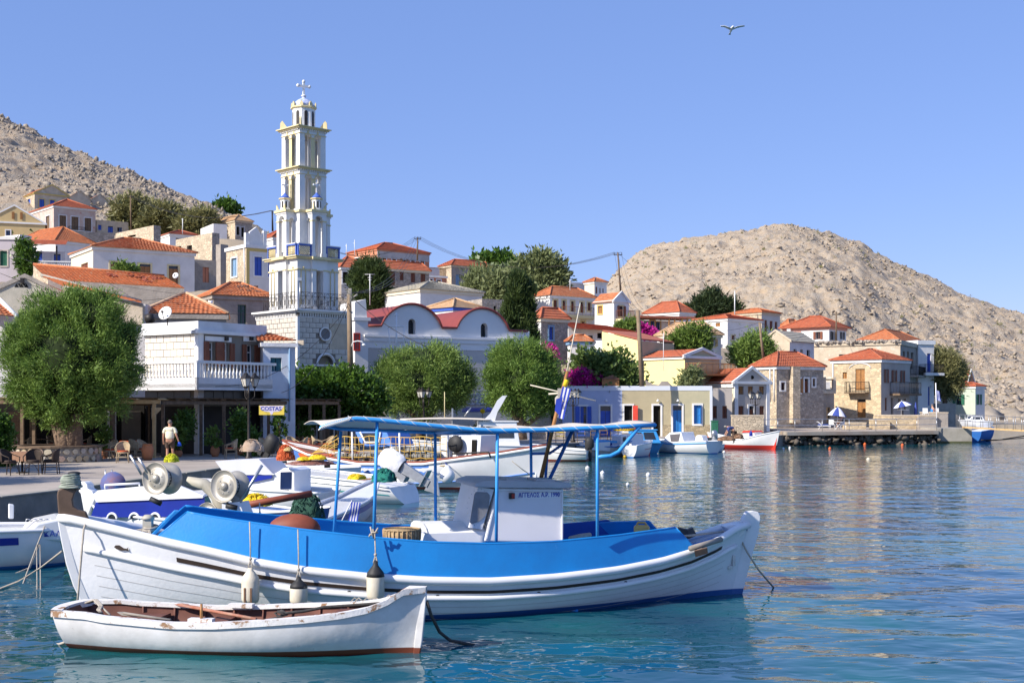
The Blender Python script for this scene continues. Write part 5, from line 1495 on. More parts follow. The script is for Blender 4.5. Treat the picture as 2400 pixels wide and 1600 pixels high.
# panes under the balcony
for face,xs,y0,y1,m in ((fL,(343,371,409,448),918,940,None),(fR,(475,499,522,545,568,591,609),916,942,None)):
 for a,b in zip(xs[:-1],xs[1:]):
  if face is fL:a,b=b,a
  u0,u1=sorted((face.u(a),face.u(b)));mb=MB()
  face.box(mb,u0+.03,u1-.03,zf-1.0,zf-.36,.004,.03);mb.build('transom_pane',mat('dull_dark_pane',(.10,.095,.09),(.07,.065,.06),1,rough=.3),bh_root)
# ground floor front coloured near black for the shade under the pergola
mb=MB();fR.box(mb,.35,LR,.8,zf-1.1,.0,.012);fL.box(mb,.3,LL,.8,zf-1.1,.0,.012);mb.build('shaded_shop_front',mat('shop_front_shade',(.035,.03,.026),(.02,.018,.016),1.5,rough=.7),bh_root)
# small blue-white house
h2=house('small weathered blue-white house with teal shutter and tile strip roof',617,803,1070,66,600,692,20,('flat',.15),M_whiteold,mat('peeling_blue_white',(.60,.64,.70),(.52,.56,.62),1.5,bump=.02,c3=(.36,.33,.28),spots=.3,spot_scale=1.4),[('R',(634,660,838,870),'sh',M_teal)],M_whiteold,ledge=.2,noterr=True,minL=5)
mb=MB();f2_=h2['fR'];roof_plane(mb,f2_.p(-.3,ZZ(800,66),.1),f2_.p(1.7,ZZ(797,66),.1),f2_.p(.6,ZZ(780,67),-1.6),f2_.p(-.3,ZZ(773,67),-1.6),.25,.22);mb.build('tile_strip',R_old,h2['root'])
mb=MB();mb.box(f2_.p(2.0,ZZ(801,66),-.2),(.3,.3,.25));mb.build('chimney_stub',M_stonep,h2['root'])
mb=MB();uu=f2_.u(678);mb.tube([f2_.p(uu,ZZ(815,66),.06),f2_.p(uu,2.4,.06)],.05,6);mb.build('drain_pipe',MATS['faded_blue_paint'],h2['root'])

def sat_dish(label,c,r,aim,pole):
 t=thing('satellite_dish',label,'satellite dish',c);c=Vector(c)
 R3=Vector(aim).normalized().to_track_quat('Z','Y').to_matrix()
 mb=MB();mb.lathe(c,[(.001,0),(r*.35,r*.02),(r*.7,r*.09),(r,r*.2)],28,R3,cap=False)
 d_=mb.build('dish',M_white if r>.3 else M_whitepaint,t);solid(d_,.02)
 mb=MB();fp=c+R3@Vector((0,-r*.15,r*.9));mb.tube([c+R3@Vector((0,-r*.9,r*.15)),fp],.018,5);mb.box(fp,(.08,.08,.12),M=R3);mb.build('feed_arm',M_iron,t)
 mb=MB();mb.tube([c-Vector(aim).normalized()*.05,c-Vector(aim).normalized()*.15-Vector((0,0,r*.6)),Vector(pole)],.03,6);mb.build('pole',M_iron,t)
p=W(389,735,62.5)
sat_dish('big white satellite dish on the parapet of the balcony house',p,.36,(-.35,-1,.45),W(392,762,62.8))
sat_dish('small white satellite dish beside the third wooden door',W(412,646,112),.27,(-.2,-1,.3),W(414,666,112))
t=thing('water_tank','black plastic water tank on the flat roof behind the parapet','water tank',W(351,748,66))
mb=MB();mb.lathe(W(351,746,66),[(.25,-.2),(.27,.1),(.2,.22),(.05,.26)],14,Matrix.Rotation(math.radians(80),3,'Y'));mb.build('tank',M_iron,t)

# ---------------------------------------------------------------- taverna pergolas
M_reed=mat('reed_thatch',(.20,.13,.07),(.11,.075,.045),9,rough=.95,bump=.03)
def pergola(label,P0,P1,zt,depth_v,posts,beam_m,post_m,step=.28,roofz=.12,reeds=True,nback=3):
 """P0,P1 front line ends (xy); depth_v horizontal vector backwards"""
 t=thing('pergola',label,'pergola',(P0.x,P0.y,.8));U=Vector((0,0,1));v=P1-P0;v.z=0;dv=Vector(depth_v)
 n_=dv.normalized();mb=MB()
 mb.obox(P0+U*(zt-P0.z)-n_*.06,v,n_*.1,U*.17);mb.build('front_beam',beam_m,t)
 mb=MB();a=P0+dv;mb.obox(Vector((a.x,a.y,zt)),v,n_*.1,U*.15);mb.build('rear_beam',post_m,t)
 n=int(v.length/.9)
 for i in range(n+1):
  q=P0+v*i/n;mb=MB();mb.tube([Vector((q.x,q.y,zt+.21))-n_*.35,Vector((q.x,q.y,zt+.2))+dv],.035,6);mb.build('rafter',post_m,t)
 for f_ in posts:
  for k,bk in enumerate((0,1)):
   q=P0+v*f_+dv*(bk*.97);q.z=.8;w=.14 if not k else .1;mb=MB()
   mb.box(q+U*((zt-.8)/2),(w,w,zt-.8));mb.build('post',post_m if k or beam_m is not M_palewood else M_palewood,t)
 if reeds:
  mb=MB();N=int(v.length/.05)
  for i in range(N):
   f_=(i+rnd.uniform(-.3,.3))/N;q=P0+v*f_;r=rnd.uniform(.012,.03);z=zt+.25+rnd.uniform(0,.05)
   a=Vector((q.x,q.y,z))-n_*rnd.uniform(.25,.5);b=Vector((q.x,q.y,z+rnd.uniform(-.03,.03)))+dv
   mb.tube([a,b],r,3,cap=False,smooth=False)
  mb.obox(Vector((P0.x,P0.y,zt+.29)),v,dv,U*.02)
  mb.build('reed_roof',M_reed,t,kind='stuff')
 else :
  mb=MB();mb.obox(Vector((P0.x,P0.y,zt+.24)),v,dv,U*.06);mb.build('roof_boards',M_reed,t)
 return t
a,b=G(382,1071,.8),G(795,1053,.8)
pergola('long reed roofed pergola with dark posts carrying the yellow taverna sign',a,b,3.25,(.6,6.0,0),[.0,.19,.31,.42,.56,.69,.81,.9,1.0],M_oldwood,M_oldwood)
a2,b2=G(272,1073,.8),G(376,1073,.8)
pergola('pine pergola with bright sunlit beam beside the walking man',a2,b2,3.28,(0,6.5,0),[.86],M_palewood,M_palewood,reeds=False)
a3,b3=W(-260,1075,57.6),W(62,1075,57.6);a3.z=b3.z=.8
pergola('brown timber pergola at the left edge behind the round tree',a3,b3,3.28,(0,7.0,0),[.3,.62,.97],M_oldwood,M_oldwood,reeds=False)
a4,b4=W(58,1075,58.6),W(276,1075,58.6);a4.z=b4.z=.8
pergola('dark canopy bay directly behind the round tree trunk',a4,b4,3.2,(0,6.0,0),[.1,.5,.95],M_oldwood,M_oldwood,reeds=False)
t=thing('taverna_wall','taverna interior wall darkened for the shade under the pergolas','wall',W(200,1075,65))
mb=MB();q0,q1=W(-300,1075,65.2),W(338,1075,65.2);mb.bx(q0.x,q1.x,65.2,65.4,.8,3.4);mb.build('wall',M_dark,t)  # near-black wall colour carries the shade under the pergola roof
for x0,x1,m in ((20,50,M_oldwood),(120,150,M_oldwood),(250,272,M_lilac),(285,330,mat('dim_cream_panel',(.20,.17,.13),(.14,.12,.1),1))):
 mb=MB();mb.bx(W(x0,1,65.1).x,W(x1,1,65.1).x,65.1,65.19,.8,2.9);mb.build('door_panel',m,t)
t=thing('taverna_wall','shade-darkened taverna back wall with blue door below the balcony','wall',W(600,1060,72))
mb=MB();q0,q1=W(560,1060,70),W(700,1060,74);mb.prism([Vector((q0.x,69,.8)),Vector((q1.x,75,.8)),Vector((q1.x,75,3.3)),Vector((q0.x,69,3.3))],(0,.2,0));mb.build('wall',M_dark,t)  # shade below the balcony put into the wall colour
# sign
M_signy=mat('sign_yellow',(.72,.55,.08),(.66,.50,.08),3);M_signw=mat('sign_lilac',(.66,.60,.74),None,3);M_signb=mat('sign_blue_letters',(.08,.10,.38),None,3)
t=thing('taverna_sign','yellow and lilac sign board reading COSTAS under the pergola roof','sign',W(636,960,60.5))
sgd=60.8;P_=lambda x,y,o=0:W(x,y,sgd)+Vector((0,-o,0))
mb=MB();mb.prism([P_(607,972),P_(666,972),P_(666,950),P_(607,950)],(0,.05,0));mb.build('board',M_signy,t)
mb=MB();mb.add([P_(608,950.6,.006),P_(665,950.6,.006),P_(661,958,.006),P_(654,964,.006),P_(641,965,.006),P_(638,971,.006),P_(635,971,.006),P_(632,965,.006),P_(619,964,.006),P_(612,958,.006)][::-1],[tuple(range(10))]);mb.build('painted_shield',M_signw,t)
def text(body,p,size,m,parent,rot=(90,0,0),align='CENTER',ext=.004,name='lettering',sx=1.0,bold=0.0,local=False):
 c=bpy.data.curves.new(name,'FONT');c.body=body;c.size=size;c.align_x=align;c.align_y='CENTER';c.extrude=ext;c.offset=bold;c.resolution_u=3
 o=bpy.data.objects.new(name,c);COL.objects.link(o);o.rotation_euler=tuple(math.radians(a)for a in rot);o.scale=(sx,1,1)
 dg=bpy.context.evaluated_depsgraph_get();me=bpy.data.meshes.new_from_object(o.evaluated_get(dg));bpy.data.objects.remove(o)
 me.materials.clear();me.materials.append(m)
 o2=bpy.data.objects.new(name,me);COL.objects.link(o2);o2.rotation_euler=tuple(math.radians(a)for a in rot);o2.scale=(sx,1,1)
 if parent is not None:
  o2.parent=parent;o2.location=p if local else Vector(p)-worldloc(parent)
 else :o2.location=p
 return o2
text('COSTAS',P_(635,957.5,.012),.255,M_signb,t,sx=1.05,bold=.006)
# ---------------------------------------------------------------- lamp posts
def lantern_mesh(mb_g,mb_f,c,s=1.0):
 c=Vector(c)
 mb_g.lathe(c,[(.09*s,0),(.19*s,.34*s)],4,cap=True,smooth=False)
 mb_f.lathe(c,[(.24*s,.34*s),(.14*s,.46*s),(.07*s,.50*s),(.07*s,.54*s),(.02*s,.60*s)],4,smooth=False)
 mb_f.lathe(c,[(.03*s,-.10*s),(.10*s,0)],4,smooth=False)
 for i in range(4):
  a=math.pi/2*i;v=Vector((math.cos(a),math.sin(a),0));mb_f.tube([c+v*.095*s,c+v*.2*s+Vector((0,0,.34*s))],.012*s,4)
M_lglass=mat('frosted_lantern_glass',(.55,.53,.48),(.45,.43,.40),4,rough=.3)
def lamp_post(label,p,h,n=2,s=1.0,spread=.3):
 t=thing('street_lamp',label,'street lamp',p,'black lantern street lamps along the quay');p=Vector(p)
 mb=MB();mb.lathe(p,[(.17,0),(.17,.12),(.11,.2),(.10,.7),(.06,.8),(.05,h-.7),(.07,h-.65),(.05,h-.6),(.03,h-.35)],12);mb.build('post',M_iron,t)
 for i in range(n):
  a=2*math.pi*i/n+.35;v=Vector((math.cos(a),math.sin(a),0));c=p+v*spread+Vector((0,0,h-.35))
  mb=MB();b_=p+Vector((0,0,h-.85));mb.tube([b_,b_+v*spread*.5+Vector((0,0,-.08)),b_+v*spread+Vector((0,0,.06)),c-Vector((0,0,.1*s))],.02,5)
  g,f_=MB(),MB();lantern_mesh(g,f_,c,s);ar=mb.build('arm',M_iron,t);g.build('lantern_glass',M_lglass,ar);f_.build('lantern_frame',M_iron,ar)
 return t
lamp_post('double lantern street lamp in front of the balcony house',G(583,1078,.8),ZZ(886,56)-.8,3,1.0,.26)
lamp_post('lantern street lamp in front of the middle tamarisk tree',G(993,1045,.8),ZZ(917,76)-.8,3,1.0,.32)
lamp_post('multi lantern street lamp beside the blue plastered building',G(1343,1036,.8),ZZ(918,83.7)-.8,4,.95,.38)
lamp_post('multi lantern street lamp before the grey pediment house',G(1770,1020,.8),ZZ(922,102)-.8,4,1.0,.42)

# ---------------------------------------------------------------- planter and big tree
pc=G(118,1085,.8);pc=Vector((pc.x,55.5,.8))
xr_=W(232,1090,53.5).x;xl_=W(30,1090,53.5).x
px_c=(W(20,0,55).x+W(232,0,55).x)/2;prad=(W(232,0,55).x-W(20,0,55).x)/2
t=thing('stone_planter','low round stone bench planter around the big tree trunk','planter',(px_c,55.3,.8))
hh=.62
mb=MB();mb.lathe((px_c,55.3,.8),[(prad-.06,0),(prad-.06,hh)],28,smooth=False);mb.build('planter_core',M_mortar,t)
mb=MB();mb.lathe((px_c,55.3,.8),[(prad-.4,hh+.001),(prad+.06,hh),(prad+.06,hh+.07),(prad-.4,hh+.07)],28,smooth=False,cap=False);mb.lathe((px_c,55.3,.8),[(.01,hh+.02),(prad-.4,hh+.02)],28,cap=False);mb.build('bench_coping',M_oldwood,t)
M_ps=[mat('planter_stone_'+n,c,tuple(x*.8 for x in c),6,rough=.9,bump=.02)for n,c in (('tan',(.48,.38,.24)),('grey',(.42,.38,.33)),('pink',(.46,.33,.26)),('cream',(.58,.50,.36)))]
n=17
for rI in range(2):
 for i in range(n):
  th=math.pi+(i+(rI%2)*.5+rnd.uniform(-.12,.12))*math.pi/n
  w=math.pi*prad/n*rnd.uniform(.72,.95);hz=hh/2*rnd.uniform(.7,.95)
  c=Vector((px_c+math.cos(th)*(prad-.05),55.3+math.sin(th)*(prad-.05),.8+hh*(rI+.5)/2+rnd.uniform(-.02,.02)))
  k=rnd.choice([6,7,8]);pr=[]
  e1=Vector((-math.sin(th),math.cos(th),0));nn=Vector((math.cos(th),math.sin(th),0))
  ring_=[c+e1*math.cos(a)*w/2*rnd.uniform(.8,1.1)+U*math.sin(a)*hz/2*rnd.uniform(.85,1.15)for a in [2*math.pi*q/k for q in range(k)]]
  mb=MB();mb.prism(ring_,nn*rnd.uniform(.07,.10));mb.build('planter_stone',rnd.choice(M_ps),t)

# ---------------------------------------------------------------- foliage
def crown(name,mat_,parent,blobs,n,size,aspect=.35,seed=1,up=.3,clump=None,csig=.3,shell=.72,droop=0.0,kind=None,quad=False):
 """blobs: (centre, (rx,ry,rz)); many small leaf faces grouped into clumps through the outer volume"""
 r=np.random.default_rng(seed)
 vol=np.array([b[1][0]*b[1][1]*b[1][2]for b in blobs])**.67;vol/=vol.sum()
 nc=clump or max(20,n//60)
 bi=r.choice(len(blobs),nc,p=vol)
 dirs=r.normal(size=(nc,3));dirs/=np.linalg.norm(dirs,axis=1)[:,None]
 rad=shell+(1.06-shell)*r.random(nc)**.6
 Cb_=np.array([list(b[0])for b in blobs]);Rb=np.array([list(b[1])for b in blobs])
 cc=Cb_[bi]+dirs*Rb[bi]*rad[:,None]
 ci=r.integers(0,nc,n)
 off=r.normal(size=(n,3))*csig
 P=cc[ci]+off
 outd=dirs[ci]*.8+r.normal(size=(n,3))*.55+np.array([0,0,up-droop])
 outd/=np.linalg.norm(outd,axis=1)[:,None]
 side=np.cross(outd,r.normal(size=(n,3)));side/=np.linalg.norm(side,axis=1)[:,None]
 s=size*(.6+.8*r.random(n))[:,None]
 tip=P+outd*s;a=P+side*s*aspect*.5;b=P-side*s*aspect*.5
 if quad:
  a+=outd*s*.45;b+=outd*s*.45
  V=np.stack([P,a,tip,b],1).reshape(-1,3);Fc=np.arange(n*4).reshape(-1,4)
 else :
  V=np.stack([a,b,tip],1).reshape(-1,3);Fc=np.arange(n*3).reshape(-1,3)
 off0=worldloc(parent)if parent is not None else Vector((0,0,0))
 V=V-np.array(list(off0))
 return tri_mesh(name,V,Fc,mat_,kind,parent)
def core(parent,blobs,mat_,k=.7):
 mb=MB()
 for c,r in blobs:mb.ball(c,tuple(x*k for x in r),12,8)
 return mb.build('shade_core',mat_,parent)
L_tam=leafmat('tamarisk_leaves',(.075,.15,.026),(.23,.34,.07),scale=1.2)
L_tam2=leafmat('tamarisk_leaves_light',(.095,.17,.034),(.26,.36,.085),scale=1.2)
L_fic=leafmat('ficus_leaves',(.035,.085,.015),(.11,.20,.030),rough=.35)
L_cyp=leafmat('cypress_leaves',(.028,.055,.018),(.085,.12,.030),scale=1.5)
L_oli=leafmat('olive_leaves',(.12,.155,.06),(.25,.28,.12),scale=1.0)
L_fig=leafmat('fig_leaves',(.065,.115,.03),(.18,.25,.065),rough=.45)
L_bou=leafmat('magenta_bracts',(.42,.015,.20),(.62,.03,.34),trans=.3)
L_pine=leafmat('pine_needles',(.022,.045,.018),(.06,.085,.030))
L_bri=leafmat('bright_shrub_leaves',(.085,.15,.025),(.18,.26,.05))
L_dry=leafmat('dry_olive_leaves',(.16,.165,.06),(.28,.26,.11))
M_bark=mat('ridged_bark',(.26,.18,.12),(.15,.10,.07),5,rough=.95,bump=.08,bscale=9)
M_core=mat('crown_shade_dark',(.02,.03,.012),(.03,.045,.018),4,rough=.9,spec=.1)  # dark colour standing in for the shade deep inside the crowns
def blob(px,py,d,rx,ry,depth=None):
 return (W(px,py,d),(rx/F*d,(depth or rx)/F*d,ry/F*d))
def tree(label,d,blobs_px,n,size,lm,trunk=None,cat='tree',name='tree',seed=1,group=None,asp=.3,up=.3,csig=.3,clump=None,shell=.72,inner=.62,base=None,droop=0,quad=False):
 bl=[blob(b[0],b[1],d,b[2],b[3],b[4]if len(b)>4 else None)for b in blobs_px]
 b0_=base or (blobs_px[0][0],blobs_px[0][1]+blobs_px[0][3])
 t=thing(name,label,cat,W(b0_[0],b0_[1],d),group)
 if trunk:
  for ti_,(pts,r0,r1)in enumerate(trunk):
   tk=MB()
   P=[W(x,y,d+(dz if (dz:=(q[0]if q else 0))else 0))for x,y,*q in pts];k=len(P)
   tk.tube(P,[r0+(r1-r0)*i/(k-1)for i in range(k)],9);tk.build('trunk' if ti_==0 else 'limb',M_bark,t)
 cr=crown('crown',lm,t,bl,n,size,asp,seed,up,clump,csig,shell,droop,quad=quad)
 if inner:core(cr,bl,M_core,inner)if False else None
 return t,cr,bl
def tree_core(t,bl,k=.66):  # opaque dark balls paint the shade seen between leaf clumps
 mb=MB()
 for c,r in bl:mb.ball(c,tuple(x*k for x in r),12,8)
 mb.build('shade_core',M_core,t)
G_tam='clipped tamarisk trees along the quay'
t,cr,bl=tree('largest round tamarisk tree rising from the stone planter',55.3,[(165,830,135,125,115),(75,850,62,95,80),(265,850,62,90,80),(130,745,70,55,70),(225,745,65,60,70),(165,930,105,65,80),(95,915,55,55),(240,920,60,60),(60,800,35,50),(295,800,30,50),(165,715,50,30),(45,880,30,50),(240,700,26,26)],
 120000,.17,L_tam,[([(160,1060),(150,1010),(140,960),(120,900)],.42,.18),([(165,1060),(172,1005),(185,950),(200,880)],.40,.16),([(150,1062),(138,1015),(120,960),(90,900)],.30,.12),([(180,1062),(180,1010),(190,960),(230,900)],.30,.12)],
 name='tamarisk_tree',group=G_tam,clump=560,csig=.185,asp=.22,up=.35,shell=.60,base=(160,1062),seed=3)
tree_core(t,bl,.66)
for q in range(7):
 pass
t,cr,bl=tree('middle clipped tamarisk tree behind the canopy mast',78,[(985,895,85,65,80),(925,905,45,55),(1055,895,50,60),(1000,845,60,40),(945,860,40,40),(1040,855,40,40),(985,945,60,30),(900,890,22,35),(1088,890,20,40)],
 75000,.2,L_tam2,[([(985,1030),(985,990),(990,950)],.3,.15),([(985,1000),(960,960),(940,930)],.2,.08),([(985,1000),(1020,960),(1035,930)],.2,.08)],name='tamarisk_tree',group=G_tam,clump=300,csig=.25,asp=.22,up=.5,shell=.6,base=(985,1030),seed=5)
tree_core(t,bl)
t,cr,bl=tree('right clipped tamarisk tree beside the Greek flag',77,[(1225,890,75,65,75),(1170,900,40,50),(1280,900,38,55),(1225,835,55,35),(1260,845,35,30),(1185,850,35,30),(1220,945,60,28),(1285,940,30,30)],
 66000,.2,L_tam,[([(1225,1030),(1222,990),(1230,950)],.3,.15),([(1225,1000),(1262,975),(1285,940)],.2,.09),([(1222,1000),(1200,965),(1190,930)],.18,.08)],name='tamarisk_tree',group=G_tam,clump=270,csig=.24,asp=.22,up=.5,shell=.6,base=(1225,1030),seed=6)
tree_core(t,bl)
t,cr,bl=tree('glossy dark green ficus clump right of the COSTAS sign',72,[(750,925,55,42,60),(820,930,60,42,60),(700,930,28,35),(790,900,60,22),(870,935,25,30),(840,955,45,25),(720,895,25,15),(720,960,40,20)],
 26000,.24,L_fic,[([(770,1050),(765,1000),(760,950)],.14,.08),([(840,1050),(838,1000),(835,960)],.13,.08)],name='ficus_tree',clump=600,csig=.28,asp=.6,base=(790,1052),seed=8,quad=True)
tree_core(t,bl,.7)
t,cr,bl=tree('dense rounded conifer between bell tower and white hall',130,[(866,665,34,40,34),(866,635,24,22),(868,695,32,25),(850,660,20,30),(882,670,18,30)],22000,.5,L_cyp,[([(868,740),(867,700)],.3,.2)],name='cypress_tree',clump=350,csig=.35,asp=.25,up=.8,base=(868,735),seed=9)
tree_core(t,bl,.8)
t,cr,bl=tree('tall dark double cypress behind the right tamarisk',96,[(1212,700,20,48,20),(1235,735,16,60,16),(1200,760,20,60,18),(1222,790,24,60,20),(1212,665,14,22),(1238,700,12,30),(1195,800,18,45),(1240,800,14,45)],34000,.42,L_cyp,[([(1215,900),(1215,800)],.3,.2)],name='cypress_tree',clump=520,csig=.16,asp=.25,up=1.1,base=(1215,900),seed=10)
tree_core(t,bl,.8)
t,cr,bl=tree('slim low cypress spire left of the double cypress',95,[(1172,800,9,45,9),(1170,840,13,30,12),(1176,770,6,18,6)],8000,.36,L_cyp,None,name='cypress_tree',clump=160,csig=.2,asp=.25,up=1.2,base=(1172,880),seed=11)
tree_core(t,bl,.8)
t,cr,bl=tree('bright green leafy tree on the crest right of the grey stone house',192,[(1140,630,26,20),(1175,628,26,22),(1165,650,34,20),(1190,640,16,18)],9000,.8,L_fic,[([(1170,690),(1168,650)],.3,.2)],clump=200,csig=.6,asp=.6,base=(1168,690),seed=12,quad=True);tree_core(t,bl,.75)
t,cr,bl=tree('large grey-green eucalyptus-like tree beside the ridge houses',172,[(1265,630,30,28),(1240,655,30,26),(1290,650,26,24),(1262,672,45,22),(1305,640,12,14),(1230,630,14,14),(1215,670,20,20)],15000,.7,L_oli,[([(1262,720),(1260,670),(1255,630)],.35,.1)],clump=330,csig=.6,asp=.4,base=(1262,720),seed=13,quad=True);tree_core(t,bl,.7)
for i,(lab,d,bb,sd_)in enumerate([('silvery olive tree below the grey stone house',150,[(1130,665,24,20),(1120,685,20,16),(1150,672,16,16)],14),('silvery olive tree immediately left of the cypress tops',148,[(1172,670,22,20),(1180,690,22,16),(1160,688,18,14)],15),
 ('olive green bush on the ridge right of the wooden pole',212,[(312,490,36,22),(330,510,30,18),(290,505,22,18)],16),('olive green bush between pole and ruined walls',208,[(385,508,32,20),(360,520,25,14),(400,525,20,14)],17),('brownish olive bush behind the tall ruin',205,[(458,525,28,16),(480,515,16,12),(440,530,18,12)],18)]):
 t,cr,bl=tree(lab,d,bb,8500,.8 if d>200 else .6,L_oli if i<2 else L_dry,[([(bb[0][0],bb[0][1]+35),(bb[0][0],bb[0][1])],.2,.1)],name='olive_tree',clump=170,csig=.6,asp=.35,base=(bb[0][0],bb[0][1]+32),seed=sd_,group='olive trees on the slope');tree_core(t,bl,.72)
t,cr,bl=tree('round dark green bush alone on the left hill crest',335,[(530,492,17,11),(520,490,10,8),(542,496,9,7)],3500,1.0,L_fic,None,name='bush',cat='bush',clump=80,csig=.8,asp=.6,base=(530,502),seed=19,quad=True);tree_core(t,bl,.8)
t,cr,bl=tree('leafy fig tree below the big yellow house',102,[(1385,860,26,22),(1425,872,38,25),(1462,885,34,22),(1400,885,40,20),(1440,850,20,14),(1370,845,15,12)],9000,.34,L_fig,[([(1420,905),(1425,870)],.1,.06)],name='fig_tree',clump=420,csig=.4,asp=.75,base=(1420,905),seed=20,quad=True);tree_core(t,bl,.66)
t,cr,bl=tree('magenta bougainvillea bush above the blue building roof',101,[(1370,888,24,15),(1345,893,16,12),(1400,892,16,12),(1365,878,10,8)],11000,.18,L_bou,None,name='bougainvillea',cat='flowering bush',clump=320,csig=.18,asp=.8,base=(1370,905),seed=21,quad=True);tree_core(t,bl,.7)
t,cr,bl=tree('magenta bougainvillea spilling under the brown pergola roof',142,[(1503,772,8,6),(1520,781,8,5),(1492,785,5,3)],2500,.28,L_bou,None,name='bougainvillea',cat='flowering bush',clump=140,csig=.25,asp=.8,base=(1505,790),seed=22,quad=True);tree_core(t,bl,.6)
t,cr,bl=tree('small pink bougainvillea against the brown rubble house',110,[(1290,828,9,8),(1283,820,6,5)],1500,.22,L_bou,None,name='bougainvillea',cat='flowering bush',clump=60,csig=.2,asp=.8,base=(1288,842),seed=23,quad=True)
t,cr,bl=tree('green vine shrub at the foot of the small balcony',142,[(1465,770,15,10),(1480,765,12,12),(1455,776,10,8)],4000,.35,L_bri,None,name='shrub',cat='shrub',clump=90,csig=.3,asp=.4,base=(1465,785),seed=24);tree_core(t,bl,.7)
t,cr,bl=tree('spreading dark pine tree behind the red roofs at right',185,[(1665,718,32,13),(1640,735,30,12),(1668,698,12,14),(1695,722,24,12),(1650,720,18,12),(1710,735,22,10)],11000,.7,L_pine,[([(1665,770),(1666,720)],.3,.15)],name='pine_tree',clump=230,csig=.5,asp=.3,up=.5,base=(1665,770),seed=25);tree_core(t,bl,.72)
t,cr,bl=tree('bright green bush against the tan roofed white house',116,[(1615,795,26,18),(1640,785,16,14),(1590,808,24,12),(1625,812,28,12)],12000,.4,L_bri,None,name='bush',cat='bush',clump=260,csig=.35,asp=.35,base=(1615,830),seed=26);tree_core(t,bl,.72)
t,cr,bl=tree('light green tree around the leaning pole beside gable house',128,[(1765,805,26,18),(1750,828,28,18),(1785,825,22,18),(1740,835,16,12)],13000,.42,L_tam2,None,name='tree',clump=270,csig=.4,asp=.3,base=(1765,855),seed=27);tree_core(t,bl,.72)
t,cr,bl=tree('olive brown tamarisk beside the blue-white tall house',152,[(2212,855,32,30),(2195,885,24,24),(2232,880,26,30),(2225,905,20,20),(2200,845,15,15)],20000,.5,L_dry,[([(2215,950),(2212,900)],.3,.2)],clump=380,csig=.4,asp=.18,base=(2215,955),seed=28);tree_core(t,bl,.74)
t,cr,bl=tree('thin climbing shrub under the timber deck',104,[(1622,885,12,16),(1610,898,12,10)],2500,.3,L_oli,None,name='shrub',cat='shrub',clump=60,csig=.25,asp=.5,base=(1618,905),seed=29)
t,cr,bl=tree('green vine growing up beside the wooden door of the large pale house',112,[(300,634,12,6),(285,630,8,4)],1500,.3,L_bri,None,name='vine',cat='vine',clump=40,csig=.25,asp=.6,base=(298,645),seed=30)
t,cr,bl=tree('dark creeper hanging beside the porch at far left',131,[(58,600,12,20),(64,625,12,12),(52,575,6,8)],3500,.4,L_fic,None,name='creeper',cat='vine',clump=80,csig=.35,asp=.5,base=(58,640),seed=31);tree_core(t,bl,.85)
# scattered dry scrub on the far hill
idx=pick(XR,DR,ZR_,TR,1500,41)
bl=[(Vector(p),(rnd.uniform(.2,.75),)*3)for p in idx]
o=crown('scrub',L_dry,None,bl,24000,.55,.4,42,clump=1500,csig=.32,kind='stuff');o['label']='dry scrub bushes dotted over the right hillside';o['category']='scrub'
# two more clipped trees just left of the picture, whose long shadows cross the quay
for i,(x_,y_)in enumerate(((-24.0,44.5),(-22.3,37.0))):
 t=thing('tamarisk_tree',['clipped tamarisk tree left of the picture, farther one','clipped tamarisk tree left of the picture, nearer one'][i],'tree',(x_,y_,.8),G_tam)
 bl=[(Vector((x_,y_,5.0)),(1.9,1.9,1.8)),(Vector((x_+.9,y_-.5,4.4)),(1.4,1.4,1.3)),(Vector((x_-.9,y_+.5,4.5)),(1.4,1.4,1.4))]
 mb=MB().tube([(x_,y_,.7),(x_+.1,y_,2.4),(x_,y_,4.2)],[.34,.26,.18],9);mb.build('trunk',M_bark,t)
 crown('crown',L_tam,t,bl,12000,.3,.22,60+i,.4,160,.28,.6);tree_core(t,bl,.72)

# ================================================================ boats
M_hullw=mat('white_hull_paint',(.78,.78,.79),(.68,.68,.69),1.0,rough=.36,bump=.006,bscale=18,c3=(.50,.47,.42),spots=.12,spot_scale=2.2,detail=9,zb=(.09,(.02,.09,.28)))
M_hullold=mat('old_white_hull_paint',(.76,.74,.73),(.58,.56,.54),1.6,rough=.5,bump=.008,bscale=7,c3=(.40,.37,.33),spots=.22,spot_scale=3.0,zb=(.07,(.16,.04,.018)))
M_hullr=mat('white_hull_red_boot',(.78,.77,.76),(.70,.69,.68),1.3,rough=.4,zb=(.10,(.25,.05,.03)))
M_hullblue=mat('white_hull_blue_boot',(.78,.78,.78),(.72,.72,.72),1.3,rough=.35,zb=(.06,(.04,.20,.50)))
M_azure=mat('bulwark_azure_paint',(.010,.235,.62),(.014,.185,.50),1.1,rough=.45,bump=.003,bscale=30,c3=(.05,.27,.62),spots=.16,spot_scale=2.2,detail=8)
M_pipe=mat('sky_blue_pipe_paint',(.05,.33,.74),(.045,.29,.66),3,rough=.4)
M_navy=mat('navy_paint',(.012,.03,.30),(.010,.025,.24),1,rough=.35)
M_midblue=mat('mid_blue_paint',(.10,.25,.66),(.09,.22,.58),1.5,rough=.4)
M_rusty=mat('red_brown_paint',(.27,.07,.035),(.20,.05,.028),4,rough=.6)
M_canvas=mat('cream_canvas',(.64,.57,.48),(.58,.52,.44),2,rough=.9)
M_rope=mat('pale_rope',(.46,.41,.34),(.34,.30,.25),30,rough=.95)
M_ropeg=mat('green_grey_rope',(.33,.36,.30),(.24,.28,.22),12,rough=.95)
M_ropey=mat('yellow_rope',(.66,.42,.08),(.55,.34,.07),12,rough=.9)
M_roped=mat('dark_rope',(.04,.04,.04),(.07,.065,.06),20,rough=.95)
M_stemb=mat('brown_stem_timber',(.15,.095,.065),(.11,.07,.045),5,rough=.6)
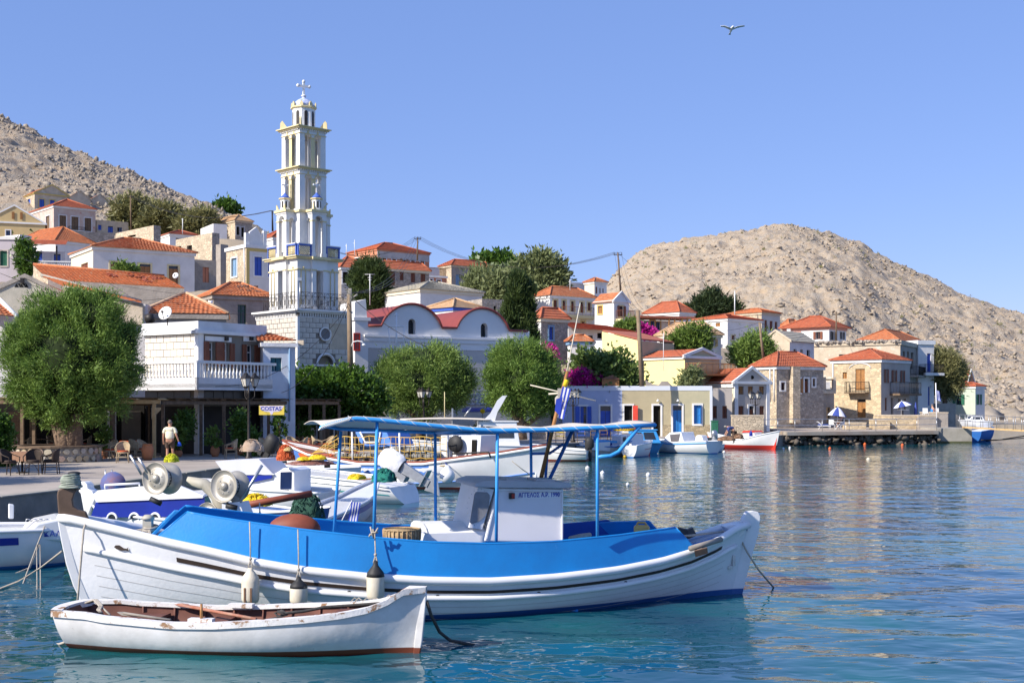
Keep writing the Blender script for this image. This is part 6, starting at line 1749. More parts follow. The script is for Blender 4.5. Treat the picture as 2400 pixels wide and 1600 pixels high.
M_gel=mat('white_gelcoat',(.80,.80,.80),(.76,.76,.76),2,rough=.2)
M_fender=mat('aged_fender_plastic',(.68,.62,.50),(.60,.52,.38),6,rough=.6,bump=.004)
M_net=mat('yellow_net',(.80,.60,.02),(.68,.48,.02),8,rough=.9,bump=.02,bscale=40)
M_orange=mat('orange_net',(.62,.13,.04),(.48,.09,.03),10,rough=.9,bump=.02,bscale=30)
M_basket=mat('woven_cane',(.46,.33,.18),(.30,.20,.10),14,rough=.85,bump=.02,bscale=40)
M_hauler=mat('worn_galvanised_drum',(.46,.43,.37),(.36,.33,.27),5,rough=.42,metal=.35,c3=(.30,.20,.12),spots=.12,spot_scale=6)
M_beigeiron=mat('beige_machine_paint',(.45,.42,.34),(.36,.33,.26),5,rough=.6)
M_black=mat('black_rubber',(.018,.018,.02),(.03,.03,.03),5,rough=.6)
M_perspex=mat('cloudy_perspex',(.20,.20,.21),(.28,.28,.29),3,rough=.15)

class Boat:
 def __init__(s,name,label,cat,bow,stern,z=0.0,group=None):
  """local +x runs from bow to stern"""
  bow,stern=Vector(bow),Vector(stern)
  s.mid=(bow+stern)/2;v=stern-bow;s.L=v.length;s.rz=math.atan2(v.y,v.x)
  s.mid.z=z
  s.root=thing(name,label,cat,s.mid,group,s.rz)
  s.R=Matrix.Rotation(s.rz,3,'Z')
 def w(s,p):return s.R@Vector(p)+s.mid
 def loc(s,px,py,yl):
  """pixel -> local (x, z) on the lateral plane y = yl"""
  Ri=s.R.transposed();o=Ri@(Vector((0,0,HC))-s.mid);d=Ri@Vector(((px-CX)/F,1,(HY-py)/F))
  t=(yl-o.y)/d.y;p=o+d*t
  return Vector((p.x,yl,p.z))
 def px(s,p):
  q=s.w(p);return (CX+F*q.x/q.y,HY-F*(q.z-HC)/q.y)
 def build(s,mb,name,m,parent=None,kind=None):
  o=mb.build(name,m,parent if parent is not None else s.root,world=False,kind=kind);return o

class Hull:
 def __init__(s,L,B,sheer,draft=.45,rake0=.5,rake1=.4,transom=0.0,p0=1.9,p1=1.9,flare=.75,curve=1.6):
  s.L,s.B,s.sheer,s.draft,s.r0,s.r1,s.tr,s.p0,s.p1,s.fl,s.cv=L,B,sheer,draft,rake0,rake1,transom,p0,p1,flare,curve
 def z(s,t):return float(np.interp(t,[q[0]for q in s.sheer],[q[1]for q in s.sheer]))
 def b(s,t):
  m=.5 if not s.tr else .55
  if t<m:f=1-((m-t)/m)**s.p0
  else :
   e=s.tr;f=1-(1-e)*((t-m)/(1-m))**s.p1
  return max(.02,s.B*max(f,0)**.9)
 def P(s,t,v,side,off=0.0):
  zs=s.z(t);kz=-s.draft*(1-(abs(2*t-1))**3*(.55 if not s.tr or t<.5 else .35))
  z=zs+(kz-zs)*v
  end=abs(2*t-1)**2
  if s.tr and t>.5:end*=.2
  ex=s.fl*(1-end)+s.cv*end  # fuller amidships, v-shaped at the ends
  y=s.b(t)*max(0.0,1-v**(1.0/ex*1.9))**(.62*(1-end)+1.0*end)+off
  x=-s.L/2+s.L*t
  h=z/max(.3,s.z(0 if t<.5 else 1))
  if t<.5:x-=s.r0*(max(0,1-t*2.6))**2*(h-.0)
  else :x+=s.r1*(max(0,(t-.615)*2.6))**2*h
  return Vector((x,side*y,z))
 def mesh(s,mb,nt=44,nv=14,inner=False):
  for side in (-1,1):
   mb.sheet([[s.P(i/nt,j/nv,side)for j in range(nv+1)]for i in range(nt+1)])
  if s.tr:
   a=[s.P(1,j/nv,-1)for j in range(nv+1)];b=[s.P(1,j/nv,1)for j in range(nv+1)]
   mb.sheet([a,b],smooth=False)
  return mb
 def rail(s,mb,v=0.0,r=.05,t0=0.0,t1=1.0,off=.0,dz=0.0,sides=(-1,1),n=40,seg=6):
  for sd in sides:
   pts=[]
   for i in range(n+1):
    t=t0+(t1-t0)*i/n;p=s.P(t,v,sd);p.y+=sd*off;p.z+=dz;pts.append(p)
   mb.tube(pts,r,seg)
  return mb
 def ribbon(s,mb,v0,v1,t0,t1,off=.012,sides=(-1,1),n=50,vf=None):
  for sd in sides:
   g=[]
   for i in range(n+1):
    t=t0+(t1-t0)*i/n
    a,b=s.P(t,v0,sd),s.P(t,v1,sd);a.y+=sd*off;b.y+=sd*off;g.append([a,b])
   mb.sheet(g)
  return mb
 def deck(s,mb,zoff=-.08,t0=.0,t1=1.0,n=36,crown_=.03,ins=.0):
  g=[]
  for i in range(n+1):
   t=t0+(t1-t0)*i/n;a,b=s.P(t,0,-1),s.P(t,0,1);a.y+=ins;b.y-=ins
   g.append([Vector((a.x,a.y+(b.y-a.y)*k/6,a.z+zoff+crown_*math.sin(math.pi*k/6)))for k in range(7)])
  mb.sheet(g);return mb

def rope(mb,a,b,sag=.2,r=.015,n=10,seg=5):
 a,b=Vector(a),Vector(b)
 mb.tube([a.lerp(b,i/n)-Vector((0,0,sag*4*(i/n)*(1-i/n)))for i in range(n+1)],r,seg);return mb

def net_pile(name,c,rx,ry,rz,m,parent=None,seed=1,world=True,label=None,cat='fishing net',n=70):
 rr=random.Random(seed);c=Vector(c);mb=MB()
 k,q=16,7;g=[]
 for j in range(q+1):
  row=[]
  for i in range(k+1):
   th=2*math.pi*(i%k)/k;ph=math.pi/2*j/q;s_=1+.16*math.sin(3*th+seed)+.1*math.sin(7*th+2*j)
   row.append(c+Vector((rx*math.cos(th)*math.cos(ph)*s_,ry*math.sin(th)*math.cos(ph)*s_,rz*math.sin(ph)*(1+.12*math.sin(5*th)))))
  g.append(row)
 mb.sheet(g)
 for i in range(n):
  th=rr.uniform(0,6.28);ph=rr.uniform(.0,1.4);pts=[]
  for j in range(7):
   th+=rr.uniform(-.35,.35);ph=min(1.5,max(0,ph+rr.uniform(-.25,.25)));e=1.04+rr.uniform(0,.10)
   pts.append(c+Vector((rx*math.cos(th)*math.cos(ph)*e,ry*math.sin(th)*math.cos(ph)*e,rz*math.sin(ph)*e)))
  mb.tube(pts,min(rx,rz)*.035,4)
 o=mb.build(name,m,parent,world=world)
 if label:tag(o,label,cat)
 return o

# ---------------------------------------------------------------- main caique
BW,ST=Vector((-6.35,19.0,0)),Vector((3.72,21.75,0))
B=Boat('caique','large white wooden caique with bright blue bulwark and pipe framed awning','fishing boat',BW,ST)
tmpb=Hull(B.L,1.5,[(0,1),(1,1)],.5)
ctl=[(152,1218),(260,1243),(372,1270),(470,1290),(585,1316),(700,1335),(868,1352),(1000,1360),(1150,1362),(1300,1352),(1450,1334),(1560,1313),(1640,1290),(1700,1262),(1738,1236)]
def fit(B,hull,ctl,sd=-1):
 tab=[]
 for px_,py_ in ctl:
  lo,hi=0.0,1.0
  for _ in range(40):
   t=(lo+hi)/2;p=hull.P(t,0,sd);z_=.8
   q=B.px((p.x,p.y,z_))
   if q[0]<px_:lo=t
   else :hi=t
  p=hull.P(t,0,sd);q=B.loc(px_,py_,p.y);tab.append((t,q.z))
 return tab
tab=fit(B,tmpb,ctl)
H=Hull(B.L,1.5,[(0,tab[0][1]+.03)]+[x for x in tab if 0.005<x[0]<.995]+[(1,tab[-1][1]+.03)],.5,.35,.30,flare=.85,p0=1.9,p1=2.1)
mb=H.mesh(MB(),70,18);B.build(mb,'hull',M_hullw)
# plank seams as thin proud laps on the topsides
mb=MB()
for v in (.36,.45,.54,.63):H.ribbon(mb,v,v+.006,.03,.97,.004,n=60)
B.build(mb,'plank_seam',mat('seam_grey',(.52,.51,.50),None,3),kind='stuff')
mb=H.rail(MB(),0,.065,0,1,.02,.0,n=70,seg=8);B.build(mb,'gunwale',M_whitepaint)
mb=H.rail(MB(),.235,.042,.02,.985,.02,n=70,seg=8);B.build(mb,'rubbing_strake',M_whitepaint)
mb=H.ribbon(MB(),.125,.168,.135,.955,.012,n=70);B.build(mb,'dark_stripe',mat('dark_brown_stripe',(.045,.028,.02),(.03,.02,.015),4,rough=.5))
mb=H.deck(MB(),-.10,ins=.04);B.build(mb,'deck',mat('deck_blue_paint',(.05,.28,.62),(.045,.24,.54),1.5,rough=.5))
# fish emblem
p=[(267,1281),(271,1277),(280,1277),(290,1284),(297,1285),(301,1281),(300,1286),(302,1292),(295,1289),(285,1290),(273,1286)]
mb=MB();pts=[]
for x,y in p:
 bst=None
 tt=None
 for i in range(200):
  t=.06+.14*i/200
  for v in (.08,.1,.12,.14,.16,.18):pass
 lo,hi=.03,.3
 for _ in range(30):
  t=(lo+hi)/2;q_=H.P(t,.13,-1);s_=B.px(q_)
  if s_[0]<x:lo=t
  else :hi=t
 q_=H.P(t,.13,-1);l=B.loc(x,y,q_.y-.012);pts.append(l)
mb.add(pts,[tuple(range(len(pts)))]);B.build(mb,'fish_emblem',MATS['dark_brown_stripe'])
# scupper holes
for px_ in (800,818,880,1010,1025,1250,1262,1465,1472):
 lo,hi=0,1
 for _ in range(30):
  t=(lo+hi)/2
  if B.px(H.P(t,.225,-1))[0]<px_:lo=t
  else :hi=t
 q_=H.P(t,.215,-1);mb=MB();r_=.035 if px_ in (818,1025,1262,1465)else .014
 mb.lathe((q_.x,q_.y-.02,q_.z),[(.001,0),(r_,0)],10,Matrix.Rotation(math.radians(90),3,'X'),cap=False);B.build(mb,'scupper',M_black)
# bow timber
def side_poly(pts,yl,th,name,m,parent=None,B_=B,bev=0.0):
 P_=[B_.loc(x,y,yl)for x,y in pts];mb=MB();mb.prism([p+Vector((0,-th/2,0))for p in P_],(0,th,0));o=B_.build(mb,name,m,parent)
 if bev:bevel(o,bev,2)
 return o
side_poly([(139,1222),(134,1160),(136,1148),(146,1143),(185,1143),(176,1155),(171,1170),(174,1186),(184,1193),(202,1198),(212,1225),(180,1226)],0,.14,'stem_post',M_stemb,bev=.02)
side_poly([(135,1217),(152,1216),(158,1226),(170,1290),(186,1345),(216,1415),(235,1470),(215,1470),(196,1420),(172,1372),(155,1320),(144,1268)],0,.10,'stem',M_whitepaint,bev=.015)
# blue bulwark (dodger boards)
top_ctl=[(438,1200),(500,1211),(600,1226),(700,1240),(868,1259),(1000,1270),(1150,1274),(1300,1269),(1450,1254),(1582,1236)]
def tx(px_,v=0.0,yoff=0):
 lo,hi=0.0,1.0
 for _ in range(40):
  t=(lo+hi)/2
  if B.px(H.P(t,v,-1))[0]<px_:lo=t
  else :hi=t
 return (lo+hi)/2
rows=[]
N=60;xa,xb=372,1628
for sd in (-1,1):
 g=[];rim=[]
 for i in range(N+1):
  pxl=xa+(xb-xa)*i/N
  t=tx(pxl);lo_=H.P(t,0,-1);lo_=Vector((lo_.x,lo_.y,lo_.z+.06))
  f_=i/N;pxt=438+(1582-438)*f_
  yt=float(np.interp(pxt,[c[0]for c in top_ctl],[c[1]for c in top_ctl]))
  up=B.loc(pxt,yt,lo_.y*.93)
  if sd>0:lo_.y*=-1;up.y*=-1
  g.append([lo_,lo_.lerp(up,.5),up]);rim.append(up)
 mb=MB().sheet(g,smooth=False);o=B.build(mb,'bulwark',M_azure);solid(o,.03,0)
 mb=MB().tube(rim,.022,6);mb.tube([g[0][0],g[0][2]],.02,6);mb.tube([g[-1][0],g[-1][2]],.02,6);B.build(mb,'bulwark_cap',M_azure,o)
 if sd<0:near=g
 else :far=g
# folding end board inboard of the bow end
mb=MB();a,b=near[0],far[0]
mb.prism([a[0]+Vector((-.05,.2,0)),a[2]+Vector((-.12,.2,0)),a[2]+Vector((-.12,.75,-.02)),a[0]+Vector((-.05,.75,0))],(-.05,0,0));B.build(mb,'end_board',M_azure)
side_poly([(1302,1262),(1302,1228),(1425,1217),(1460,1250)],.9,.04,'hatch_board',mat('deep_blue_paint',(.01,.07,.36),(.01,.06,.3),2))
# wheelhouse (near side on local y = -.55)
yn,yf=-.62,.55
LN=lambda x,y:B.loc(x,y,yn)
prof=[LN(1135,1268),LN(1162,1150),LN(1164,1142),LN(1320,1144),LN(1318,1272)]
mb=MB();mb.prism([p for p in prof],(0,yf-yn,0));whh=B.build(mb,'wheelhouse',mat('pinkish_white_paint',(.78,.76,.765),(.73,.71,.715),1.0,rough=.4));bevel(whh,.02,2)
mb=MB();sl=[LN(1100,1236),LN(1121,1140),LN(1158,1146),LN(1130,1240)]
mb.prism(sl,(0,yf-yn,0));ws=B.build(mb,'windscreen_frame',M_whitepaint,whh)
mb=MB();c_=[(1101,1224),(1112,1158),(1116,1152),(1142,1153),(1148,1160),(1146,1185),(1138,1208),(1124,1221),(1106,1227)]
mb.prism([B.loc(x,y,yn-.02)for x,y in c_],(0,.012,0));B.build(mb,'side_window',M_perspex,ws)
mb=MB()
for i in range(22):
 a=2*math.pi*i/22;q=B.loc(1124+29*math.cos(a),1190+45*math.sin(a)*.98,yn-.012);mb.ball(q,.007,6,4)
B.build(mb,'window_screw',M_steel,ws,kind='stuff')
mb=MB();rf=[LN(1108,1140),LN(1112,1131),LN(1135,1124),LN(1180,1124),LN(1320,1128),LN(1332,1132),LN(1338,1141),LN(1322,1143),LN(1160,1142)]
mb.prism([p+Vector((0,-.10,0))for p in rf],(0,yf-yn+.2,0));ro=B.build(mb,'cabin_roof',mat('grey_roof_paint',(.50,.50,.52),(.44,.44,.46),2,rough=.5),whh);bevel(ro,.02,2)
mb=MB();q0,q1=LN(1165,1147),LN(1318,1149);mb.obox(q0+Vector((0,-.035,-.015)),q1-q0,(0,.03,0),(0,0,.03));q0,q1=LN(1316,1147),LN(1315,1268);mb.obox(q0+Vector((0,-.03,0)),q1-q0,(0,.025,0),(.02,0,0));q0,q1=LN(1164,1150),LN(1138,1262);mb.obox(q0+Vector((0,-.02,0)),q1-q0,(0,.02,0),(.022,0,0));B.build(mb,'cabin_trim',M_whitepaint,whh)
mb=MB()
for x0,x1 in ((1190,1232),(1258,1302)):
 q0,q1=B.loc(x0,1133,yn-.1),B.loc(x1,1134,yn-.1);mb.obox(q0+Vector((0,.05,.02)),q1-q0,(0,.5,0),(0,0,.05))
B.build(mb,'roof_handhold',MATS['grey_roof_paint'],ro)
q=LN(1198,1161);mb=MB();mb.box(q+Vector((0,-.04,0)),(.08,.08,.09));nl=B.build(mb,'navigation_light',M_black,whh)
mb=MB();mb.box(q+Vector((.01,-.085,0)),(.045,.012,.07));B.build(mb,'red_lens',mat('red_lens',(.35,.03,.02),None,3,rough=.2),nl)
q=B.loc(1263.5,1159.5,yn-.006)
mb=MB();a,b=B.loc(1222,1168,yn-.004),B.loc(1306,1153,yn-.004);mb.obox(Vector((a.x,yn-.008,a.z)),(b.x-a.x,0,0),(0,.006,0),(0,0,b.z-a.z));npz=B.build(mb,'name_plate',M_whitepaint,whh)
text('ΑΓΓΕΛΟΣ Α.Ρ. 1990',(q.x,yn-.011,q.z),.098,mat('name_blue',(.03,.07,.42),None,3),npz,sx=.78,bold=.0015,ext=.002,local=True)
# engine box with rounded top
mb=MB();e=[LN(993,1268),LN(994,1246),LN(1000,1238),LN(1012,1234),LN(1024,1236),LN(1036,1243),LN(1047,1252),LN(1050,1268)]
yb_=.5;
prof2=[(-.56,0),(-.56,.17),(-.45,.24),(-.25,.29),(0,.31),(.25,.29),(.45,.24),(.55,.17),(.55,0)]
x0,x1=B.loc(1000,1260,yn).x,B.loc(1140,1260,yn).x;zb0=B.loc(1050,1275,yn).z
mb=MB();mb.prism([Vector((x0,y,zb0+z))for y,z in prof2],(x1-x0,0,0));B.build(mb,'engine_box',M_whitepaint)
mb=MB();mb.prism([Vector((x0-.03,y*1.05,zb0+z+.012))for y,z in prof2[1:-1]],(.05,0,0));B.build(mb,'engine_box_rim',M_whitepaint)
# awning frame: pipes
ynr,yfr=-1.28,1.05
def Lp(x,y,yl):return B.loc(x,y,yl)
posts=[((884,988),(876,1262),-1.22),((1166,1003),(1163,1268),-1.22),((1400,1000),(1400,1256),-1.22),((799,1010),(783,1246),1.0),((1020,1015),(1021,1236),1.05),((1244,1008),(1246,1210),1.05)]
fr_=thing('awning','light blue pipe awning with cream canvas stretched above the big caique','awning',B.w((0,0,1)),None,B.rz)
class Sub:pass
def bld(mb,name,m,parent=None,kind=None):
 mb.v=[tuple(Vector(v)-Vector((0,0,1)))for v in mb.v]
 return mb.build(name,m,parent or fr_,world=False,kind=kind)
for a,b,yl in posts:
 mb=MB();mb.tube([Lp(*a,yl),Lp(*b,yl)],.026,8);bld(mb,'post',M_pipe)
nearl=[Lp(x,y,ynr)for x,y in ((752,1002),(775,995),(800,988),(815,983),(835,981),(884,984),(1000,996),(1100,1006),(1166,1009),(1300,1007),(1450,1000),(1536,996))]
farl=[Lp(x,y,yfr)for x,y in ((762,999),(800,1005),(884,1008),(1000,1013),(1100,1014),(1250,1009),(1380,1004),(1500,998))]
mb=MB().tube(nearl,.032,8);bld(mb,'near_rail',M_pipe)
mb=MB().tube(farl,.028,8);bld(mb,'far_rail',M_pipe)
mb=MB()
for x,y in ((1020,1014),(1246,1009)):
 a=Lp(x,y,yfr);b=min(nearl,key=lambda q:abs(q.x-a.x));mb.tube([a,Vector((a.x,ynr,b.z))],.024,6)
mb.tube([nearl[0],farl[0]],.026,6);mb.tube([nearl[-1],farl[-1]],.026,6);bld(mb,'cross_rail',M_pipe)
mb=MB();mb.tube([Lp(1400,1070,-1.22),Lp(1430,1068,-1.22),Lp(1450,1058,-1.22),Lp(1465,1040,-1.22),Lp(1500,998,ynr)],.03,8);bld(mb,'curved_brace',M_pipe)
mb=MB();mb.tube([Lp(1342,1008,.2),Lp(1275,1150,.2)],.03,6);mb.tube([Lp(1286,1012,.9),Lp(1278,1130,.9)],.024,6);mb.tube([Lp(1246,1063,1.05),Lp(1288,1062,.6),Lp(1320,1040,.4)],.024,6);bld(mb,'brace',mat('deep_pipe_blue',(.03,.14,.45),(.025,.12,.38),3))
# canvas
def lineat(line,x):
 xs=[p.x for p in line];zs=[p.z for p in line];return float(np.interp(x,xs,zs))
g=[];nx_,ny_=60,12;xs0,xs1=nearl[0].x,nearl[-1].x
for i in range(nx_+1):
 x=xs0+(xs1-xs0)*i/nx_;za,zf_=lineat(nearl,x),lineat(farl,x)
 s_=np.clip((x-xs0)/.35,0,1)
 row=[]
 for j in range(ny_+1):
  f_=j/ny_;y=ynr+(yfr-ynr)*f_
  bay=(x-xs0)/(xs1-xs0)*5
  sag=-.045*math.sin(math.pi*f_)*abs(math.sin(math.pi*bay))+.06*math.sin(math.pi*f_)
  row.append(Vector((x,y,za+(zf_-za)*f_+sag+.03)))
 g.append(row)
mb=MB().sheet(g);cv=bld(mb,'canvas',M_canvas);solid(cv,.012)
mb=MB()
for i in range(20):
 x=xs0+.45+(xs1-xs0-.6)*i/20;z=lineat(nearl,x)
 mb.tube([Vector((x-.05,ynr+.03,z+.05)),Vector((x-.02,ynr-.03,z+.02)),Vector((x+.03,ynr-.038,z-.02)),Vector((x+.08,ynr+.02,z-.04))],.004,4)
for i in range(16):
 f_=i/16;x=nearl[0].x+.44*f_;z=lineat(nearl,x)
 mb.tube([Vector((x+.034*math.cos(a),ynr+.0-.036*math.sin(a),z+.036*math.cos(a)))for a in [k*.9 for k in range(8)]],.009,4)
bld(mb,'lashing',mat('white_cord',(.7,.7,.68),None,3),kind='stuff')
# mast leaning behind the awning, antennas and flag
t=thing('mast','leaning wooden mast with aerials lamp and Greek flag on the caique','mast',B.w(B.loc(1272,1120,.5)))
mp=lambda x,y,yl=.5:B.w(B.loc(x,y,yl))
mb=MB().tube([mp(1268,1120),mp(1306,960),mp(1330,870)],[.036,.03,.024],8);mb_=mb.build('wooden_mast',M_wood,t)
mb=MB().tube([mp(1324,895),mp(1360,710)],[.014,.008],6);mb.tube([mp(1243,902),mp(1396,938)],.011,5);mb.tube([mp(1286,923),mp(1354,918)],.016,5);mb.build('aerial',mat('cream_aerial',(.66,.60,.48),None,3),t)
mb=MB();c=mp(1309,939);mb.lathe(c-Vector((0,0,.07)),[(.05,0),(.06,.02),(.06,.12),(.03,.16)],10);mb.box(mp(1314,925),(.10,.1,.22));mb.build('masthead_lamp',M_concrete,t)
mb=MB().tube([mp(1323,905),mp(1328,890)],.042,8);mb.build('yellow_tape',M_net,t)
M_fw=mat('flag_white',(.80,.80,.82),None,2);M_fb=mat('flag_blue',(.03,.07,.50),(.03,.06,.42),2)
def greek_flag(parent,org,along,down,w,h,folds=3,amp=.03,stripes=9):
 """cloth: along = direction of fly, down = hoist direction"""
 along,down=Vector(along).normalized(),Vector(down).normalized();nn=along.cross(down)
 for mname,m,cond in (('white_stripes',M_fw,1),('blue_stripes',M_fb,0)):
  mb=MB();nx_=18
  for si in range(stripes):
   if si%2!=cond:continue
   x_start=0
   g=[]
   for i in range(nx_+1):
    f_=i/nx_;o=nn*(math.sin(f_*folds*3.1+si*.15)*amp*(f_+.2));sl=down*(f_*h*.15)
    g.append([Vector(org)+along*w*f_+down*(h*si/stripes)+o+sl,Vector(org)+along*w*f_+down*(h*(si+1)/stripes)+o+sl])
   mb.sheet(g)
  mb.build(mname,m,parent)
fl_=thing('flag','Greek striped flag hanging furled from the leaning mast','flag',mp(1318,912))
greek_flag(fl_,mp(1318,905)+Vector((.0,-.08,0)),(-.28,.1,-1),(1,0.1,-.35),.52,.15,2,.03,5)
mb=MB();mb.prism([mp(1303,935)+Vector((0,-.12,0)),mp(1318,930)+Vector((0,-.12,0)),mp(1312,975)+Vector((0,-.12,0)),mp(1300,962)+Vector((0,-.12,0))],(0,.02,0));mb.build('blue_canton',M_fb,fl_)
# deck things
def thingmesh(mb,name,m,label,cat,group=None):
 o=mb.build(name,m);tag(o,label,cat,group);return o
wl=lambda x,y,yl:B.w(B.loc(x,y,yl))
c=wl(942,1262,-.7)
t=thing('basket','round woven cane basket inside the blue bulwark','basket',c)
mb=MB();zc=B.loc(942,1262,-.7).z
mb.lathe(c-Vector((0,0,.12)),[(.22,0),(.27,.10),(.285,.26)],28);mb.build('body',M_basket,t)
mb=MB().tube([c+Vector((.28*math.cos(a),.28*math.sin(a),.145))for a in [i*math.pi/12 for i in range(25)]],.018,6);mb.build('rim',M_basket,t)
mb=MB()
for k in range(26):
 a=2*math.pi*k/26
 mb.tube([c+Vector((.23*math.cos(a),.23*math.sin(a),-.12)),c+Vector((.283*math.cos(a),.283*math.sin(a),.0)),c+Vector((.291*math.cos(a),.291*math.sin(a),.14))],.012,4)
mb.build('weave',M_basket,t,kind='stuff')
c=wl(690,1240,-.35);mb=MB();mb.ball(c,(.40,.22,.24),18,12)
o=thingmesh(mb,'barrel_cover',M_rusty,'red-brown rounded cover showing above the blue bulwark','cover')
c=wl(1504,1245,-.2)
t=thing('jerrycan','yellow plastic jerrycan behind the stern bulwark','jerrycan',c);mb=MB()
mb.box(c,(.26,.16,.22));o=mb.build('body',mat('old_yellow_plastic',(.62,.42,.13),(.55,.36,.11),4,rough=.45),t);bevel(o,.05,3)
mb=MB();mb.tube([c+Vector((-.08,0,.10)),c+Vector((-.06,0,.15)),c+Vector((.05,0,.15)),c+Vector((.08,0,.10))],.02,6);mb.build('handle',MATS['old_yellow_plastic'],t)
mb=MB();q=[wl(1590,1236,-.3),wl(1612,1241,-.3),wl(1624,1236,-.2),wl(1634,1254,-.2),wl(1615,1262,-.4),wl(1598,1264,-.5)]
mb.prism(q,(.05,.5,-.03));thingmesh(mb,'black_cloth',M_black,'crumpled black cloth on the stern deck','cloth')
mb=MB();mb.tube([wl(1335,1262,-.5),wl(1360,1256,-.4),wl(1383,1253,-.3)],.04,8);thingmesh(mb,'rope_coil',M_rope,'thick pale rope bundle behind the wheelhouse','rope')
mb=MB();mb.tube([wl(1618,1285,-.85),wl(1690,1263,-.45)],.045,8);thingmesh(mb,'spar',mat('grey_wood',(.30,.27,.24),(.22,.20,.17),5),'grey round wooden spar lying on the stern deck','spar')
q=[wl(1627,1291,-1.0),wl(1657,1283,-.9),wl(1659,1296,-.9),wl(1630,1305,-1.0)];mb=MB();mb.prism(q,(.02,.12,0));thingmesh(mb,'fender_block',mat('brown_block',(.22,.12,.07),(.16,.09,.05),5),'brown wooden block on the stern gunwale','block')
# stern fittings: rudder with tall head
side_poly([(1737,1215),(1748,1198),(1762,1196),(1775,1199),(1780,1210),(1775,1250),(1757,1312),(1736,1398),(1700,1398),(1722,1320),(1738,1252)],.05,.10,'rudder',M_hullw,bev=.015)
side_poly([(1692,1232),(1705,1228),(1738,1226),(1740,1250),(1722,1262)],0,.2,'stern_post',M_whitepaint,bev=.02)
mb=MB()
for y in (1310,1325):
 pass
q=B.loc(1716,1312,-.04);mb.box(q+Vector((0,-.05,0)),(.05,.05,.18));q=B.loc(1708,1328,-.04);mb.box(q+Vector((0,-.05,0)),(.08,.04,.06));B.build(mb,'gudgeon',M_steel)
mb=MB();te_=tx(1362);q=min((H.P(te_,k_/60,-1)for k_ in range(10,60)),key=lambda p_:abs(B.px(p_)[1]-1433));mb.lathe(q,[(.055,-.03),(.06,.03),(.04,.03)],10,Matrix.Rotation(math.radians(90),3,'X'));B.build(mb,'exhaust_outlet',M_azure)
# windlass post and ropes on the foredeck
q=wl(347,1240,-.1);t=thing('mooring_bitt','grey mooring post wrapped with ropes on the foredeck','mooring post',q)
mb=MB();mb.box(q,(.13,.13,.30));mb.lathe(q+Vector((0,0,.15)),[(.10,0),(.10,.03),(.05,.07)],6);mb.build('post',M_beigeiron,t)
mb=MB()
for k in range(5):mb.tube([q+Vector((.10*math.cos(a)+.01*k,.10*math.sin(a),-.1+.035*k+.02*math.sin(a)))for a in [i*.55 for i in range(13)]],.018,5)
mb.tube([q+Vector((.05,-.1,0)),q+Vector((.12,-.18,-.2)),q+Vector((.1,-.2,-.33))],.018,5);mb.tube([q+Vector((.05,-.1,0)),q+Vector((.03,-.2,-.2)),q+Vector((.2,-.2,-.35))],.016,5)
mb.build('rope_turns',M_rope,t)
mb=MB();rope(mb,wl(212,1224,0),wl(345,1243,-.1),.03,.014);rope(mb,wl(212,1226,0),wl(345,1236,-.1),.08,.012);thingmesh(mb,'rope',M_rope,'twin rope from the brown stem post to the mooring post','rope')
# bow rope hanging down
mb=MB();mb.tube([wl(214,1222,0),wl(200,1228,-.28),wl(196,1240,-.36),wl(190,1310,-.42),wl(184,1380,-.45),wl(181,1420,-.45)],.016,6);thingmesh(mb,'rope',M_rope,'pale rope hanging down over the white bow','rope')
# rope coil on the stem
t=thing('rope_coil','coil of green grey rope piled on the brown stem post','rope coil',wl(166,1130,0));c=wl(166,1140,0)
for k in range(9):
 mb=MB();rx=.155*(1-.035*k)*rnd.uniform(.92,1.08);z=.005+.021*k
 mb.tube([c+Vector((rx*math.cos(a)+rnd.uniform(-.006,.006),.11*math.sin(a),z+.014*math.sin(a+k)))for a in [i*2*math.pi/18 for i in range(19)]],.0155,6);mb.build('rope_loop',M_ropeg,t)
mb=MB();mb.ball(c+Vector((.05,0,.20)),(.10,.08,.03),10,6);mb.build('dark_rag',M_black,t)

# fenders on the main boat
def fender(label,px_,ytop,ybody,ybot,hwpx,holes=True,blackcap=False,ropey0=0):
 """ytop: rope start at the bulwark cap"""
 yl=H.P(tx(px_),0.0,-1).y-.14
 a=B.w(B.loc(px_-2,ytop,yl+.16));c1=B.w(B.loc(px_,ybody,yl));c2=B.w(B.loc(px_,ybot,yl));s_=c1.y/F;r_=hwpx*s_;h_=c1.z-c2.z
 t=thing('fender',label,'fender',c2,'plastic fenders hanging on the caique side')
 mb=MB();mb.lathe((c2.x,c2.y,c2.z),[(.3*r_,-.02),(.85*r_,.01),(r_,.06),(r_,h_*.62),(r_*.92,h_*.74),(r_*.5,h_*.88),(r_*.3,h_*.94),(r_*.26,h_)],18);mb.build('body',M_fender,t)
 if blackcap:
  mb=MB();mb.lathe((c2.x,c2.y,c2.z),[(r_*1.01,h_*.64),(r_*.94,h_*.75),(r_*.53,h_*.885),(r_*.33,h_*.95),(r_*.2,h_*1.08)],18);mb.build('cap',M_black,t)
 if holes:
  mb=MB()
  for k in (-.45,.25):mb.box((c2.x+k*r_,c2.y-r_*(.93 if k<0 else .98),c2.z+h_*.25),(r_*.2,.02,h_*.42))
  mb.build('slot',MATS['brown_block'],t)
 mb=MB();mb.tube([a,a.lerp(c1,.5)+Vector((.005,0,0)),c1+Vector((0,0,.05))],.011,6);mb.tube([c1+Vector((0,0,.12)),c1+Vector((-.03,0,.02)),c1+Vector((-.01,0,-.03))],.01,5);mb.tube([c1+Vector((0,0,.12)),c1+Vector((.03,0,.02)),c1+Vector((.01,0,-.03))],.01,5);mb.ball(c1+Vector((0,0,.13)),.024,8,6);mb.build('rope',M_rope,t)
